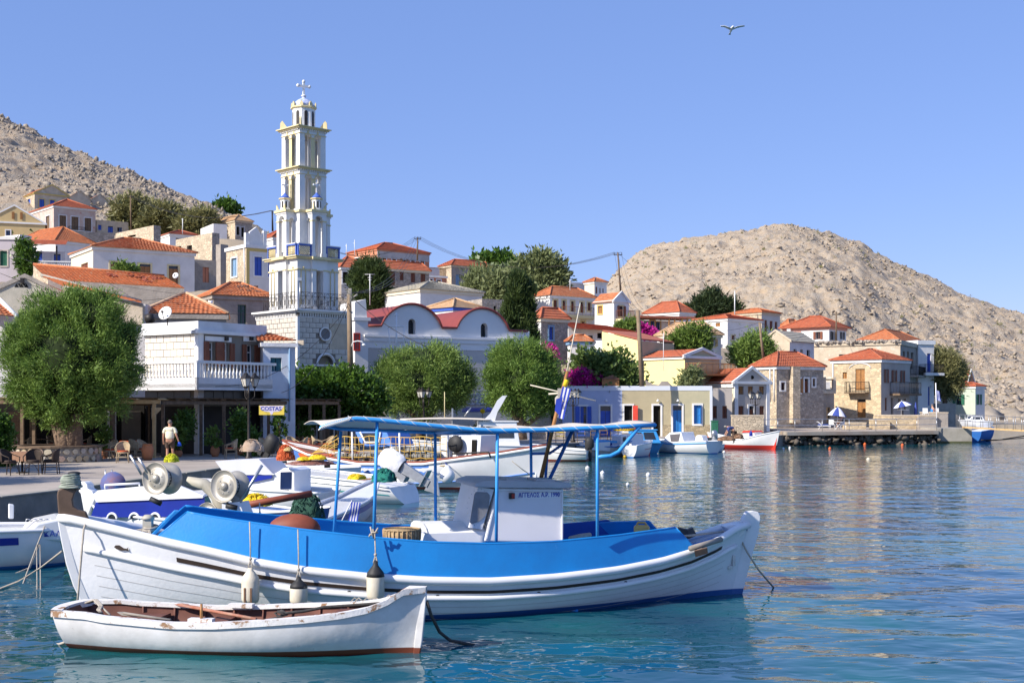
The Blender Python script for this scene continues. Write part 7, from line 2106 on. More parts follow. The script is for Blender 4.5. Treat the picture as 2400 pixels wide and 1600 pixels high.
fender('cream slotted fender, leftmost on the side of the big caique',587,1222,1330,1412,21,True)
fender('fender with black cap in the middle of the caique side',700,1240,1355,1415,21,False,True)
fender('largest stained fender with black cap near the dinghy bow',880,1250,1320,1404,21,False,True)
mb=MB();a=wl(876,1245,-1.45)
for k in range(5):mb.tube([a+Vector((rnd.uniform(-.07,.07),-.04,rnd.uniform(-.08,.08))),a+Vector((rnd.uniform(-.05,.05),-.06,rnd.uniform(-.05,.05))),a+Vector((rnd.uniform(-.07,.07),-.04,rnd.uniform(-.1,.02)))],.014,5)
thingmesh(mb,'rope_knot',M_rope,'bulky rope knot tied round the near awning post','rope')
# stern mooring rope
mb=MB();mb.tube([wl(1700,1246,-.3),wl(1720,1244,-.2),wl(1735,1262,0),wl(1752,1295,-.1),wl(1778,1335,-.2),G(1815,1378,-.02)],.016,6);thingmesh(mb,'rope',M_rope,'pale mooring rope running from the stern into the water','rope')
mb=MB();mb.tube([wl(1510,1264,-.4),wl(1620,1254,-.4),wl(1695,1245,-.2)],.02,6);thingmesh(mb,'rope',M_rope,'pale rope lying along the stern deck','rope')

# ---------------------------------------------------------------- net hauler on the foredeck of the next boat
hd=21.6
hp=lambda x,y,o=0:W(x,y,hd)+Vector((0,o,0))
t=thing('net_hauler','net hauler with three worn metal drums above the blue bulwark','net hauler',hp(500,1200))
ax=Vector((.42,.90,-.06)).normalized()
Rh=(-ax).to_track_quat('Z','Y').to_matrix()
def drum(px_,py_,rp,label=None):
 r_=rp/F*hd;c=hp(px_,py_)
 mb=MB();mb.lathe(c,[(r_*.10,.02),(r_*.30,.0),(r_*.55,.0),(r_*.60,-.02),(r_*.78,-.03),(r_*.97,.02),(r_,.03),(r_*1.0,0),(r_*.8,-.06),(r_*.62,-.10),(r_*.60,-.20),(r_*.8,-.27),(r_*.98,-.33),(r_*.96,-.36),(r_*.3,-.34)],36,Rh,cap=False)
 d_=mb.build('drum',M_hauler,t)
 mb=MB();mb.ball(c+Rh@Vector((0,0,.01)),(r_*.28,)*2+(r_*.2,),16,8,Rh);mb.build('hub',M_hauler,d_)
 mb=MB()
 for k in range(6):
  a=k*math.pi/3+.3;mb.ball(c+Rh@Vector((r_*.45*math.cos(a),r_*.45*math.sin(a),.008)),.011,6,4)
 mb.build('bolt',M_steel,d_)
 mb=MB();mb.tube([c+Rh@Vector((0,0,-.1)),c+Rh@Vector((0,0,-.32))],r_*.61,20);mb.build('drum_core',M_black,d_)
drum(366,1121,38);drum(526,1139,38);drum(487,1210,33)
mb=MB();arm=[(430,1128),(470,1136),(500,1160),(510,1185),(520,1215)]
mb.tube([hp(x,y,.25)for x,y in arm],[.075,.10,.12,.13,.14],10);mb.tube([hp(505,1165,.25),hp(540,1160,.2),hp(555,1190,.2)],.09,8);mb.build('arm',M_beigeiron,t)
for a,b in (((303,1066),(330,1112)),((322,1072),(345,1108)),((613,1090),(556,1185))):
 mb=MB();mb.tube([hp(*a,.05),hp(*b,.05)],.022 if a[0]<400 else .026,8);mb.build('lever',M_steel,t)
for pa_,pb_ in (((352,1168),(378,1180)),((530,1184),(556,1190))):
 mb=MB();mb.tube([hp(*pa_),hp(*pb_)],.045,8);mb.build('guide_roller',M_black,t)
mb=MB();mb.prism([hp(520,1180),hp(560,1175),hp(575,1215),hp(520,1225)],(.1,.3,0));mb.prism([hp(455,1215),hp(575,1215),hp(580,1300),hp(450,1300)],(.0,.4,0));mb.build('pedestal',M_whitepaint,t)

# ---------------------------------------------------------------- dinghy
Bd=Boat('rowing_dinghy','small worn white rowing dinghy with brown interior in front of the caique','dinghy',G(985,1510),G(205,1497))
# axis: bow at the right; near side faces the camera (local y > 0 because the axis is reversed)
bowp,sternp=Vector(((978-CX)/F*16.6,16.6,0)),Vector(((182-CX)/F*17.2,17.2,0))
bpy.data.objects.remove(Bd.root)
Bd=Boat('rowing_dinghy','small worn white rowing dinghy with brown interior in front of the caique','dinghy',bowp,sternp)
tmpd=Hull(Bd.L,.74,[(0,.5),(1,.5)],.22,transom=.62)
ctl=[(995,1385),(960,1405),(900,1425),(820,1438),(720,1448),(600,1457),(500,1463),(400,1462),(300,1453),(220,1446),(172,1438)]
tabd=[]
for px_,py_ in ctl:
 lo,hi=0.0,1.0
 for _ in range(40):
  tt_=(lo+hi)/2;p=tmpd.P(tt_,0,1)
  if Bd.px((p.x,p.y,.45))[0]>px_:lo=tt_
  else :hi=tt_
 p=tmpd.P(tt_,0,1);tabd.append((tt_,Bd.loc(px_,py_,p.y).z))
Hd=Hull(Bd.L,.74,[(0,tabd[0][1]+.02)]+[q for q in tabd if .01<q[0]<.99]+[(1,tabd[-1][1])],.2,.12,.12,transom=.62,flare=.72,p0=2.2,p1=2.4,curve=1.3)
mb=Hd.mesh(MB(),56,14);hu=Bd.build(mb,'hull',M_hullold)
class HIn(Hull):pass
Hi=Hull(Bd.L-.08,.68,Hd.sheer,.10,.12,.10,transom=.58,flare=.72,p0=2.2,p1=2.4)
M_inner=mat('dinghy_inner_brown',(.17,.065,.045),(.11,.042,.03),3,rough=.7,c3=(.30,.22,.18),spots=.15,spot_scale=4)
mb=Hi.mesh(MB(),56,10);Bd.build(mb,'inner_planking',M_inner)
M_gun=mat('peeling_white_rail',(.76,.74,.72),(.66,.63,.60),2.5,rough=.7,bump=.01,bscale=20,c3=(.30,.17,.09),spots=.42,spot_scale=4.5)
mb=MB()
for sd in (-1,1):
 g=[]
 for i in range(61):
  tt_=i/60;o=Hd.P(tt_,0,sd);o2=Vector((o.x,o.y+sd*.03,o.z));ii=Vector((o.x,o.y-sd*(.10 if o.y*sd>.12 else max(0,o.y*sd*.8)),o.z))
  g.append([o2+Vector((0,0,-.055)),o2+Vector((0,0,.02)),ii+Vector((0,0,.02)),ii+Vector((0,0,-.03))])
 mb.sheet(g,smooth=False)
Bd.build(mb,'gunwale',M_gun)
mb=MB();a,b=Hd.P(1,0,-1),Hd.P(1,0,1);g=[]
for i in range(9):
 f_=i/8;p=a.lerp(b,f_);bul=.10*math.sin(math.pi*f_);g.append([p+Vector((bul+.02,0,-.05)),p+Vector((bul+.02,0,.03)),p+Vector((-.14+bul,0,.03)),p+Vector((-.14+bul,0,-.05))])
mb.sheet(g,smooth=False);Bd.build(mb,'stern_rail',M_gun)
P_=[Bd.loc(x,y,0)for x,y in ((975,1392),(985,1383),(996,1382),(1000,1392),(998,1420),(990,1500),(984,1535),(968,1540),(978,1450))]
mb=MB();mb.prism([p+Vector((0,-.035,0))for p in P_],(0,.07,0));o=Bd.build(mb,'stem_post',M_hullold);bevel(o,.01,2)
for x,w_ in ((-.75,.28),(.45,.26),(1.45,.4)):
 tt_=(x+Bd.L/2)/Bd.L;hb=Hd.b(tt_)*.86;z=Hd.z(tt_)-.13
 mb=MB();mb.box((x,0,z),(w_,hb*2,.035));Bd.build(mb,'thwart',M_inner)
for k in range(8):
 x=-1.3+k*.42;tt_=(x+Bd.L/2)/Bd.L
 for sd in (-1,1):
  mb=MB();mb.tube([Hi.P(tt_,v,sd)+Vector((0,-sd*.015,0))for v in (.03,.25,.5,.75,.95)],.018,4);Bd.build(mb,'rib',M_inner)
mb=MB();mb.box((-1.5,0,Hd.z(.16)-.08),(.5,.42,.03));
Bd.build(mb,'foredeck',M_inner)
for px_,py_,yl in ((472,1455,.60),):
 q=Bd.loc(px_,py_,yl);mb=MB();mb.box(q+Vector((0,0,.01)),(.32,.12,.055));pd_=Bd.build(mb,'oarlock_pad',M_gun);mb=MB();mb.tube([q+Vector((0,0,.02)),q+Vector((0,0,.22))],[.022,.017],8);Bd.build(mb,'thole_pin',M_wood,pd_)
q=Bd.loc(566,1418,-.60);mb=MB();mb.box(q+Vector((0,0,.0)),(.34,.12,.055));Bd.build(mb,'oarlock_pad',M_gun)
# oars inside the dinghy
wd=lambda x,y,yl:Bd.w(Bd.loc(x,y,yl))
M_oar=mat('faded_red_oar',(.36,.12,.07),(.42,.26,.18),5,rough=.7)
t=thing('oar','red-brown oar resting across the dinghy gunwale, blade to the left','oar',wd(500,1430,-.1))
a,b=wd(450,1422,-.55),wd(600,1450,.25);mb=MB();mb.tube([a,b],.022,8);mb.build('shaft',M_oar,t)
mb=MB();v=(b-a).normalized();s_=v.cross(U).normalized();mb.prism([wd(408,1415,-.6),wd(425,1414,-.6),wd(470,1423,-.55),wd(470,1428,-.5),wd(420,1420,-.55)],(0,.06,.0));mb.build('blade',M_oar,t)
t=thing('oar','grey weathered oar lying low inside the stern of the dinghy','oar',wd(330,1440,0));mb=MB();mb.tube([wd(290,1436,.0),wd(400,1452,.2)],.018,8);mb.build('shaft',MATS['grey_wood'],t)
mb=MB();mb.prism([wd(274,1434,0),wd(290,1434,0),wd(325,1441,.0),wd(322,1445,.02),wd(285,1441,.02)],(0,.05,0));mb.build('blade',MATS['grey_wood'],t)
# ropes of the dinghy
mb=MB();mb.tube([wd(992,1392,0),wd(960,1398,-.2),wd(900,1412,-.25),wd(820,1418,-.2),wd(760,1422,-.1),wd(710,1432,0),wd(670,1436,.1),wd(650,1447,.1),wd(615,1456,.2)],.02,8)
mb.tube([wd(670,1436,.1),wd(660,1430,.05),wd(645,1436,.05),wd(655,1446,.1),wd(672,1440,.1),wd(650,1432,.15)],.02,8);thingmesh(mb,'rope',M_roped,'dark twisted rope lying inside the dinghy bow','rope')
mb=MB();mb.tube([wd(1000,1408,0),G(1008,1440,0)+Vector((0,0,.55))*0+Vector((0,0,.0))if False else wd(1010,1440,-.1),wd(1030,1480,-.3),wd(1055,1500,-.5),G(1085,1506,.02),G(1105,1510,0),G(1115,1511,-.03)],.022,8);thingmesh(mb,'rope',M_roped,'dark mooring rope dipping from the dinghy bow into the water','rope')
mb=MB()
for k in range(3):mb.tube([wd(200+4*k,1412,-.25),wd(220+4*k,1405,-.2),wd(234+3*k,1420,0),wd(228+3*k,1428,.1),wd(236+2*k,1436,.1)],.015,6)
mb.tube([wd(236,1420,0),wd(258,1440,.1)],.014,6);thingmesh(mb,'rope',M_rope,'tan rope knotted at the dinghy stern corner','rope')
mb=MB();mb.tube([wd(172,1455,.2),wd(168,1490,.2),wd(150,1505,.2),G(138,1509,0),G(120,1508,-.03)],.018,6);thingmesh(mb,'rope',M_rope,'tan rope sagging from the dinghy stern to the water','rope')
mb=MB()
for k in range(14):
 a=wd(820+10*k,1412-k,-.45);mb.tube([a,a+Vector((.06,rnd.uniform(-.05,.05),rnd.uniform(.0,.07))),a+Vector((.14,rnd.uniform(-.05,.05),.01))],.008,4)
thingmesh(mb,'line_tangle',M_rope,'thin tangled line along the far dinghy gunwale','rope')

# ================================================================ other boats
def simple_boat(name,label,cat,bow_px,stern_px,B_half,sheer,hullm,gun=M_whitepaint,deckm=None,draft=.3,rake0=.5,rake1=.1,transom=.8,flare=.8,dz=-.08,rail_r=.035,group=None,p0=2.0,p1=2.2,z=0.0):
 """bow_px/stern_px: (x, waterline y) in the photo"""
 b=Boat(name,label,cat,G(*bow_px,z),G(*stern_px,z),z,group)
 h_=Hull(b.L,B_half,sheer,draft,rake0,rake1,transom,p0,p1,flare)
 b.build(h_.mesh(MB(),40,12),'hull',hullm)
 b.build(h_.rail(MB(),0,rail_r,0,1,.01,n=40),'gunwale',gun)
 b.build(h_.deck(MB(),dz,ins=.03),'deck',deckm or M_gel)
 b.h=h_
 return b
def cabin(b,x0,x1,w0,w1,z0,z1,front=.3,back=.05,m=None,name='cabin',roof=.06,wins=(),taper=.08,winm=None,roofm=None):
 """x0 bow side, x1 stern side"""
 mb=MB();t_=taper
 v=[(x0,-w0,z0),(x1,-w1,z0),(x1,w1,z0),(x0,w0,z0),(x0+front,-w0+t_,z1),(x1-back,-w1+t_,z1),(x1-back,w1-t_,z1),(x0+front,w0-t_,z1)]
 mb.add(v,[(0,3,2,1),(4,5,6,7),(0,1,5,4),(1,2,6,5),(2,3,7,6),(3,0,4,7)])
 c=b.build(mb,name,m or M_gel);bevel(c,.03,2)
 if roof:
  mb=MB();mb.prism([(x0+front-.12,-w0+t_-.06,z1+.001),(x1-back+.1,-w1+t_-.06,z1+.001),(x1-back+.1,w1-t_+.06,z1+.001),(x0+front-.12,w0-t_+.06,z1+.001)],(0,0,roof));r_=b.build(mb,'cabin_roof',roofm or m or M_gel,c);bevel(r_,.02,2)
 for(f0,f1,g0,g1)in wins:  # side windows as fractions along x and z on both sides
  for sd in (-1,1):
   mb=MB();pts=[]
   for fx,fz in ((f0,g0),(f1,g0),(f1,g1),(f0,g1)):
    xa=x0+front*fz;xb_=x1-back*fz;x=xa+(xb_-xa)*fx;w=(w0+(w1-w0)*fx)-t_*fz+.006
    pts.append(Vector((x,sd*w,z0+(z1-z0)*fz)))
   mb.prism(pts,(0,sd*.012,0));b.build(mb,'cabin_window',winm or M_glass,c)
 # front screen
 mb=MB();w=w0-t_*.5-.12
 mb.prism([(x0+front*.45-.012,-w,z0+(z1-z0)*.45),(x0+front*.45-.012,w,z0+(z1-z0)*.45),(x0+front*.88-.012,w-.03,z0+(z1-z0)*.88),(x0+front*.88-.012,-w+.03,z0+(z1-z0)*.88)],(-.01,0,.002));b.build(mb,'windscreen',M_glass,c)
 return c
def outboard(b,x,y,z,s=1.0,cover=None,tilt=.0,m=None):
 R_=Matrix.Rotation(tilt,3,'Y');o=Vector((x,y,z))
 root=MB();T=lambda p:o+R_@(Vector(p)*s)
 ring_=lambda cx,cz,rx,ry:[T((cx+rx*math.cos(a),ry*math.sin(a),cz))for a in [i*math.pi/6 for i in range(12)]]
 mb=MB();g=[ring_(.1,.02,.16,.12),ring_(.1,.10,.22,.16),ring_(.1,.38,.22,.16),ring_(.08,.50,.16,.12),ring_(.06,.54,.04,.03)]
 g=[r+[r[0]]for r in g];mb.sheet(g);e=b.build(mb,'outboard_motor',cover or m or M_black)
 mb=MB();mb.prism([T((.02,-.05,.04)),T((.22,-.05,.04)),T((.2,-.04,-.62)),T((.06,-.04,-.62))],R_@Vector((0,.09*s,0)));mb.prism([T((-.02,-.02,-.60)),T((.36,-.02,-.60)),T((.30,-.02,-.72)),T((.05,-.02,-.92)),T((.02,-.02,-.72))],R_@Vector((0,.04*s,0)))
 mb.box(T((.18,0,-.5)),(.34*s,.2*s,.02*s),M=R_);mb.box(T((-.04,0,-.05)),(.12*s,.2*s,.25*s),M=R_);b.build(mb,'leg',M_steel if cover or m else M_black,e)
 mb=MB()
 for k in range(3):
  a=k*2.09;mb.box(T((.38,.08*math.cos(a),-.72+.08*math.sin(a))),(.02*s,.07*s,.12*s),M=R_@Matrix.Rotation(-a,3,'X'))
 b.build(mb,'propeller',M_steel,e)
 return e
# --- white boat at the far left edge (stern right)
bL=simple_boat('motor_boat','white boat with navy stripe and Greek letters at far left edge','boat',(-420,1345),(150,1318),.95,[(0,.95),(.5,.78),(1,.74)],M_hullblue,transom=.75,rake1=-.2)
bL.build(bL.h.ribbon(MB(),.12,.26,.02,.80,.012),'navy_band',M_navy)
bq=lambda x,y,yl:bL.loc(x,y,yl)
P_=[(58,1262),(66,1245),(88,1226),(140,1215),(175,1214),(175,1262),(150,1268)]
mb=MB();mb.prism([bq(x,y,-.80)for x,y in P_],(0,1.4,0));sk=bL.build(mb,'stern_locker',M_gel);bevel(sk,.04,2)
q=bq(123,1251,-.815);tx_=text('ΚΑΛ',q,.15,MATS['name_blue'],sk,sx=1.1,local=True,name='lettering')
mb=MB();mb.prism([bq(20,1215,-.3),bq(32,1215,-.3),bq(33,1182,-.3),bq(20,1180,-.3)],(0,.12,0));bevel(bL.build(mb,'mooring_post',M_whitepaint),.02,2)
mb=MB()
for k in range(5):mb.tube([bq(60+14*k,1222,-.5),bq(62+14*k,1216,-.5),bq(70+14*k,1216,-.5),bq(72+14*k,1222,-.5)],.012,5)
bL.build(mb,'rail_fitting',M_steel,kind='stuff')
mb=MB();wq=lambda x,y,yl:bL.w(bq(x,y,yl))
mb.tube([wq(105,1232,-.82),wq(88,1275,-.9),G(62,1345,.02),G(45,1392,-.03)],.014,6);mb.tube([wq(92,1275,-.85),G(70,1330,.02),G(15,1352,-.03)],.018,6);thingmesh(mb,'rope',M_rope,'pair of tan mooring ropes at the far left boat','rope')
mb=MB();mb.tube([wl(144,1292,-.05),G(95,1330,.35),G(40,1362,.05),G(-40,1395,-.02)],.018,6);thingmesh(mb,'rope',M_rope,'long tan rope running from the caique bow to lower left water','rope')
mb=MB();mb.tube([wq(86,1276,-.92),G(87,1390,-.05)],.010,5);mb.tube([wq(94,1276,-.92),G(95,1390,-.05)],.010,5);thingmesh(mb,'rope',M_rope,'two thin vertical lines dropping from the far left boat stern','rope')

# --- blue and white caique with arched windows (behind the bow)
bA=simple_boat('caique','white caique with navy side panel and row of white arched windows','fishing boat',(205,1240),(700,1255),1.15,[(0,1.0),(.12,.5),(.5,.42),(1,.55)],M_hullblue,M_whitepaint,transom=.5,rake0=.2,dz=-.02,z=0.0)
def sp(b,pts,yl,th,name,m,parent=None,bev=0.0):
 P_=[b.loc(x,y,yl)for x,y in pts];mb=MB();mb.prism([p+Vector((0,-th/2,0))for p in P_],(0,th,0));o=b.build(mb,name,m,parent)
 if bev:bevel(o,bev,2)
 return o
sp(bA,[(195,1132),(198,1127),(206,1128),(212,1134),(214,1144),(224,1150),(232,1165),(220,1190),(212,1214),(205,1200),(199,1165)],-.25,.3,'bow_post',M_whitepaint,bev=.02)
ya=-1.0
cab_=sp(bA,[(226,1176),(478,1160),(484,1210),(213,1212)],ya,.04,'navy_panel',M_navy)
sp(bA,[(220,1158),(232,1148),(300,1142),(330,1139),(418,1136),(478,1160),(477,1166),(228,1176)],ya-.02,.1,'deck_house_side',M_gel)
mb=MB();A1=[bA.loc(x,y,ya)for x,y in ((228,1176),(478,1163))];mb.prism([A1[0],A1[1],A1[1]+Vector((0,1.7,.05)),A1[0]+Vector((0,1.7,.05))],(0,0,.05));bA.build(mb,'deck_house_roof',M_gel)
mb=MB();q0,q1=bA.loc(246,1136,-.3),bA.loc(327,1132,-.3);mb.tube([q0,q1],.03,6);mb.tube([q0,q0+Vector((0,0,-.12))],.02,5);mb.tube([q1,q1+Vector((0,0,-.12))],.02,5);bA.build(mb,'hand_rail',M_whitepaint)
for i,x in enumerate((263,315,364,409)):
 c=bA.loc(x,1216,ya-.03);r_=18/F*22.6
 g=MB();g.tube([c+Vector((r_*math.cos(a),0,r_*1.05*math.sin(a)))for a in [k*math.pi/12 for k in range(13)]],.032,6);fr__=bA.build(g,'arched_window_frame',M_whitepaint,cab_)
 g=MB();g.prism([c+Vector((r_*.92*math.cos(a),.0,r_*.97*math.sin(a)))for a in [k*math.pi/12 for k in range(13)]],(0,.01,0));bA.build(g,'pane',M_glass,fr__)
# --- white boat with navy canopy roof and dark window (530..690)
bC=simple_boat('motor_boat','white cabin boat with slanted grey roof and dark blue window','boat',(505,1196),(765,1202),1.0,[(0,.95),(.5,.72),(1,.65)],M_hullblue,transom=.8)
yc=-.75
sp(bC,[(505,1080),(607,1075),(638,1110),(528,1112)],yc,.03,'roof_slope',mat('pale_grey_roof',(.62,.62,.66),(.58,.58,.62),1),bev=.0)
mb=MB();P_=[bC.loc(x,y,yc)for x,y in ((505,1080),(607,1075),(640,1110),(640,1116))]
mb.prism([P_[0],P_[1],P_[2],bC.loc(528,1112,yc)],(0,1.3,0));bC.build(mb,'cabin_roof',MATS['pale_grey_roof'])
sp(bC,[(528,1113),(638,1112),(637,1120),(600,1128),(565,1132),(545,1130)],yc+.05,.04,'navy_awning',M_navy)
mb=MB();mb.prism([bC.loc(x,y,yc+.1)for x,y in ((540,1132),(590,1128),(640,1112),(662,1098),(676,1096),(690,1102),(690,1200),(545,1205))],(0,1.2,0));cc=bC.build(mb,'cabin',M_gel);bevel(cc,.02,2)
sp(bC,[(658,1106),(683,1105),(682,1145),(657,1146)],yc+.09,.03,'cabin_window',mat('navy_glass',(.01,.02,.06),(.015,.03,.09),1,rough=.1),cc)
sp(bC,[(661,1149),(677,1148),(677,1172),(662,1174)],yc+.09,.03,'cabin_window',mat('grey_glass',(.08,.10,.12),None,1,rough=.2),cc)
# --- navy gunwale boat with red-brown spars (570..760)
bD=simple_boat('rowing_boat','low boat with scuffed navy side, red-brown spar and yellow net','boat',(545,1250),(735,1262),.8,[(0,.75),(.5,.62),(1,.72)],mat('scuffed_navy_hull',(.025,.075,.26),(.05,.12,.30),3,rough=.5,c3=(.35,.4,.45),spots=.1,spot_scale=6),M_whitepaint,transom=.6)
mb=MB();mb.tube([W(572,1184,22.6),W(640,1172,22.8),W(731,1156,23)],.062,8);thingmesh(mb,'spar',M_rusty,'thick red-brown spar sticking out over the navy boat','spar')
net_pile('net',W(600,1184,23.2),.26,.3,.2,M_net,seed=3,label='yellow fishing net heaped in the navy boat',n=60)
net_pile('net',W(720,1215,24.5),.3,.4,.45,mat('dark_green_net',(.03,.09,.06),(.02,.06,.045),8,rough=.95,bump=.02),seed=4,label='dark green net hanging beside the dark window',n=90)
mb=MB();mb.tube([W(608,1178,22.2),W(609,1200,22.2)],.012,5);mb.lathe(W(609,1222,22.2),[(.06,-.06),(.075,.0),(.07,.06),(.03,.12),(.02,.17)],12);thingmesh(mb,'fender',M_fender,'small cream fender hanging on the navy boat','fender')
# --- grey dinghy with Greek flag
bE=simple_boat('motor_boat','small grey-white skiff with upturned bow and little Greek flag','boat',(880,1195),(700,1265),.62,[(0,.95),(.3,.62),(1,.42)],mat('pale_grey_hull',(.55,.56,.60),(.48,.49,.53),2,rough=.3),M_gel,transom=.75,rake0=.35)
bE.build(bE.h.ribbon(MB(),.10,.28,.05,.98,.01),'navy_band',M_navy)
t=thing('flag','small Greek flag on a short stick at the grey skiff','flag',W(815,1215,22.3))
mb=MB().tube([W(825,1172,22.3),W(795,1232,22.3)],.012,5);mb.build('stick',M_whitepaint,t)
greek_flag(t,W(824,1175,22.25),(-.25,.1,-1),(1,.1,-.1),.38,.16,2,.03,7)
# --- white boat with covered outboard
bF=simple_boat('motor_boat','long white boat with teal stripe and covered outboard motor','boat',(560,1165),(965,1178),1.25,[(0,1.25),(.4,.95),(.8,.75),(1,.55)],M_hullw if False else mat('plain_white_hull',(.80,.80,.80),(.75,.75,.75),2,rough=.2),transom=.72,rake0=.5,rake1=-.35,dz=-.03)
bF.build(bF.h.ribbon(MB(),.34,.38,.3,.97,.01),'teal_stripe',mat('teal_stripe',(.05,.42,.42),None,2))
bF.build(bF.h.rail(MB(),.16,.018,.1,.99,.012),'rub_rail',M_steel)
mb=MB();q=bF.loc(760,1132,-.8);q1=bF.loc(870,1136,-.8);mb.tube([q,q1],.03,6);mb.tube([q+Vector((0,.06,.07)),bF.loc(930,1118,-.5)],.018,6);mb.tube([q+Vector((0,.2,.1)),bF.loc(930,1122,-.4)],.018,6);bF.build(mb,'oar_bundle',M_wood)
ob=outboard(bF,bF.L/2-.42,-.0,.98,1.75,M_whiteold if False else mat('white_motor_cover',(.74,.74,.76),(.66,.66,.69),3,rough=.8,bump=.05,bscale=6),tilt=-1.05)
net_pile('net',W(900,1128,31.5),.28,.3,.3,mat('teal_green_net',(.02,.20,.15),(.015,.14,.11),8,rough=.95,bump=.02),seed=5,label='teal green net bundle next to the covered outboard',n=60)
net_pile('net',W(836,1122,31.5),.22,.3,.12,M_net,seed=6,label='flat yellow net pile in the middle of the teal striped boat',n=50)
# --- white cabin box draped with red net
bG=simple_boat('fishing_boat','white boat with boxy wheelhouse draped in brown-red net','fishing boat',(600,1150),(840,1148),1.1,[(0,1.1),(.5,.85),(1,.9)],M_hullblue,transom=.7)
mb=MB();mb.prism([bG.loc(x,y,-.6)for x,y in ((680,1138),(700,1083),(772,1083),(772,1128),(758,1130))],(0,1.2,0));c_=bG.build(mb,'wheelhouse',M_gel);bevel(c_,.03,2)
sp(bG,[(760,1086),(774,1086),(774,1122),(760,1122)],-.64,.03,'door_opening',M_dark,c_)
net_pile('net',W(728,1088,35.2),.62,.5,.10,mat('brown_red_net',(.33,.13,.10),(.42,.24,.20),6,rough=.95,bump=.03),seed=7,label='brown-red net draped on top of the boxy wheelhouse',n=130)
net_pile('net',W(712,1078,35),.2,.2,.09,M_net,seed=8,label='small yellow net left on the boxy wheelhouse',n=40)
net_pile('net',W(744,1076,35),.24,.2,.12,M_net,seed=9,label='larger yellow net right on the boxy wheelhouse',n=40)
net_pile('net',W(670,1078,37.5),.24,.25,.42,M_orange,seed=10,label='tall orange-red net heap behind the boats',n=110)
net_pile('hat',W(676,1056,37.3),.13,.13,.1,mat('straw',(.50,.36,.16),(.40,.27,.1),9),seed=11,label='straw coloured bundle crowning the orange net heap',cat='bundle',n=20)
net_pile('net',W(402,1082,41),.22,.25,.24,mat('acid_yellow_net',(.62,.62,.03),(.50,.50,.02),7,rough=.9,bump=.03),seed=12,label='acid yellow net heap above the left drum',n=60)
net_pile('sack',W(590,1057,40),.34,.3,.34,mat('patterned_sack',(.34,.24,.17),(.44,.35,.27),3,rough=.95),seed=13,label='brown patterned sack standing on the quay edge',cat='sack',n=30)
# dark upright outboard stowed on the quay side
bH=simple_boat('motor_boat','small boat with black tilted outboard beside the patterned sack','boat',(560,1128),(640,1130),.6,[(0,.6),(1,.5)],M_hullblue,transom=.8)
outboard(bH,.4,0,1.35,1.5,None,tilt=.55)
mb=MB();
for x in (247,262):
 mb.tube([W(x,1135,36),W(x,1100,36)],.02,5)
thingmesh(mb,'pair_of_stakes',M_steel,'two thin metal stakes standing at the quay edge','stakes')
mb=MB();mb.lathe(W(265,1134,35),[(.34,-.05),(.34,.05)],18,Matrix.Rotation(math.radians(80),3,'X'));thingmesh(mb,'reel',mat('blue_reel',(.03,.12,.36),(.2,.1,.12),2),'round blue reel disc behind the white hand rail','reel')

# --- big working caique with pots, middle distance
bM=simple_boat('caique','big white caique with blue band, fish traps and yellow rope netting','fishing boat',(1256,1150),(684,1130),1.75,[(0,1.75),(.12,1.45),(.35,1.05),(.6,1.0),(.85,1.3),(1,1.75)],M_hullr,M_rusty,mat('brown_deck',(.20,.10,.06),None,2),transom=0,draft=.5,rake0=.6,rake1=.5,dz=-.15,rail_r=.05)
for(v0,v1,t0,t1)in ((.05,.32,.33,.97),):bM.build(bM.h.ribbon(MB(),v0,v1,t0,t1,.015),'blue_band',M_midblue)
bM.build(bM.h.rail(MB(),.52,.03,.02,.9,.012),'blue_line',M_midblue)
bM.build(bM.h.rail(MB(),0.0,.06,0,1,.02,dz=-.07),'white_wale',M_whitepaint)
mq=lambda x,y,yl:bM.loc(x,y,yl)
# its near side is local +y (bow to the right)
sg=1 if bM.w((0,1,0)).y<bM.w((0,-1,0)).y else -1
yn_=sg*1.45
P_=[mq(1240,1148,0),mq(1255,1150,0),mq(1262,1085,0),mq(1267,1062,0),mq(1252,1062,0),mq(1246,1085,0)];mb=MB();mb.prism([p+Vector((0,-.08,0))for p in P_],(0,.16,0));bM.build(mb,'stem_post',M_whitepaint)
# wheelhouse white, door, funnel
mb=MB();mb.prism([mq(x,y,sg*.8)for x,y in ((1033,1077),(1033,1020),(1128,1020),(1124,1082))],(0,-sg*1.3,0));wh=bM.build(mb,'wheelhouse',M_gel);bevel(wh,.03,2)
mb=MB();mb.prism([mq(x,y,sg*.82)for x,y in ((1106,1030),(1118,1030),(1116,1075),(1105,1075))],(0,sg*.01,0));bM.build(mb,'door',M_dark,wh)
mb=MB();c=mq(1068,1040,sg*.95);mb.lathe(c,[(.001,.03),(.30,.02),(.33,0),(.30,-.08)],20,Matrix.Rotation(math.radians(-90*-sg),3,'X'));bM.build(mb,'black_drum',M_black,wh)
mb=MB();mb.prism([mq(x,y,sg*.7)for x,y in ((1097,1096),(1098,1076),(1140,1073),(1146,1085))],(0,-sg*1.8,0));bM.build(mb,'rust_coaming',mat('dark_red_coaming',(.20,.045,.03),(.15,.035,.025),3))
mb=MB();mb.tube([mq(1060,1063,sg*1.0),mq(1145,1059,sg*1.0),mq(1150,1072,sg*1.0)],.035,6);mb.tube([mq(1095,1061,sg*1.0),mq(1095,1075,sg*1.0)],.03,6);bM.build(mb,'grab_rail',M_black)
mb=MB();mb.ball(mq(1117,1078,sg*.5),(.14,.14,.16),12,8);bM.build(mb,'orange_buoy',mat('orange_plastic',(.66,.13,.03),None,3,rough=.4))
mb=MB();mb.ball(mq(1220,1062,.1),(.3,.2,.2),12,8);bM.build(mb,'orange_crate',MATS['orange_plastic'])
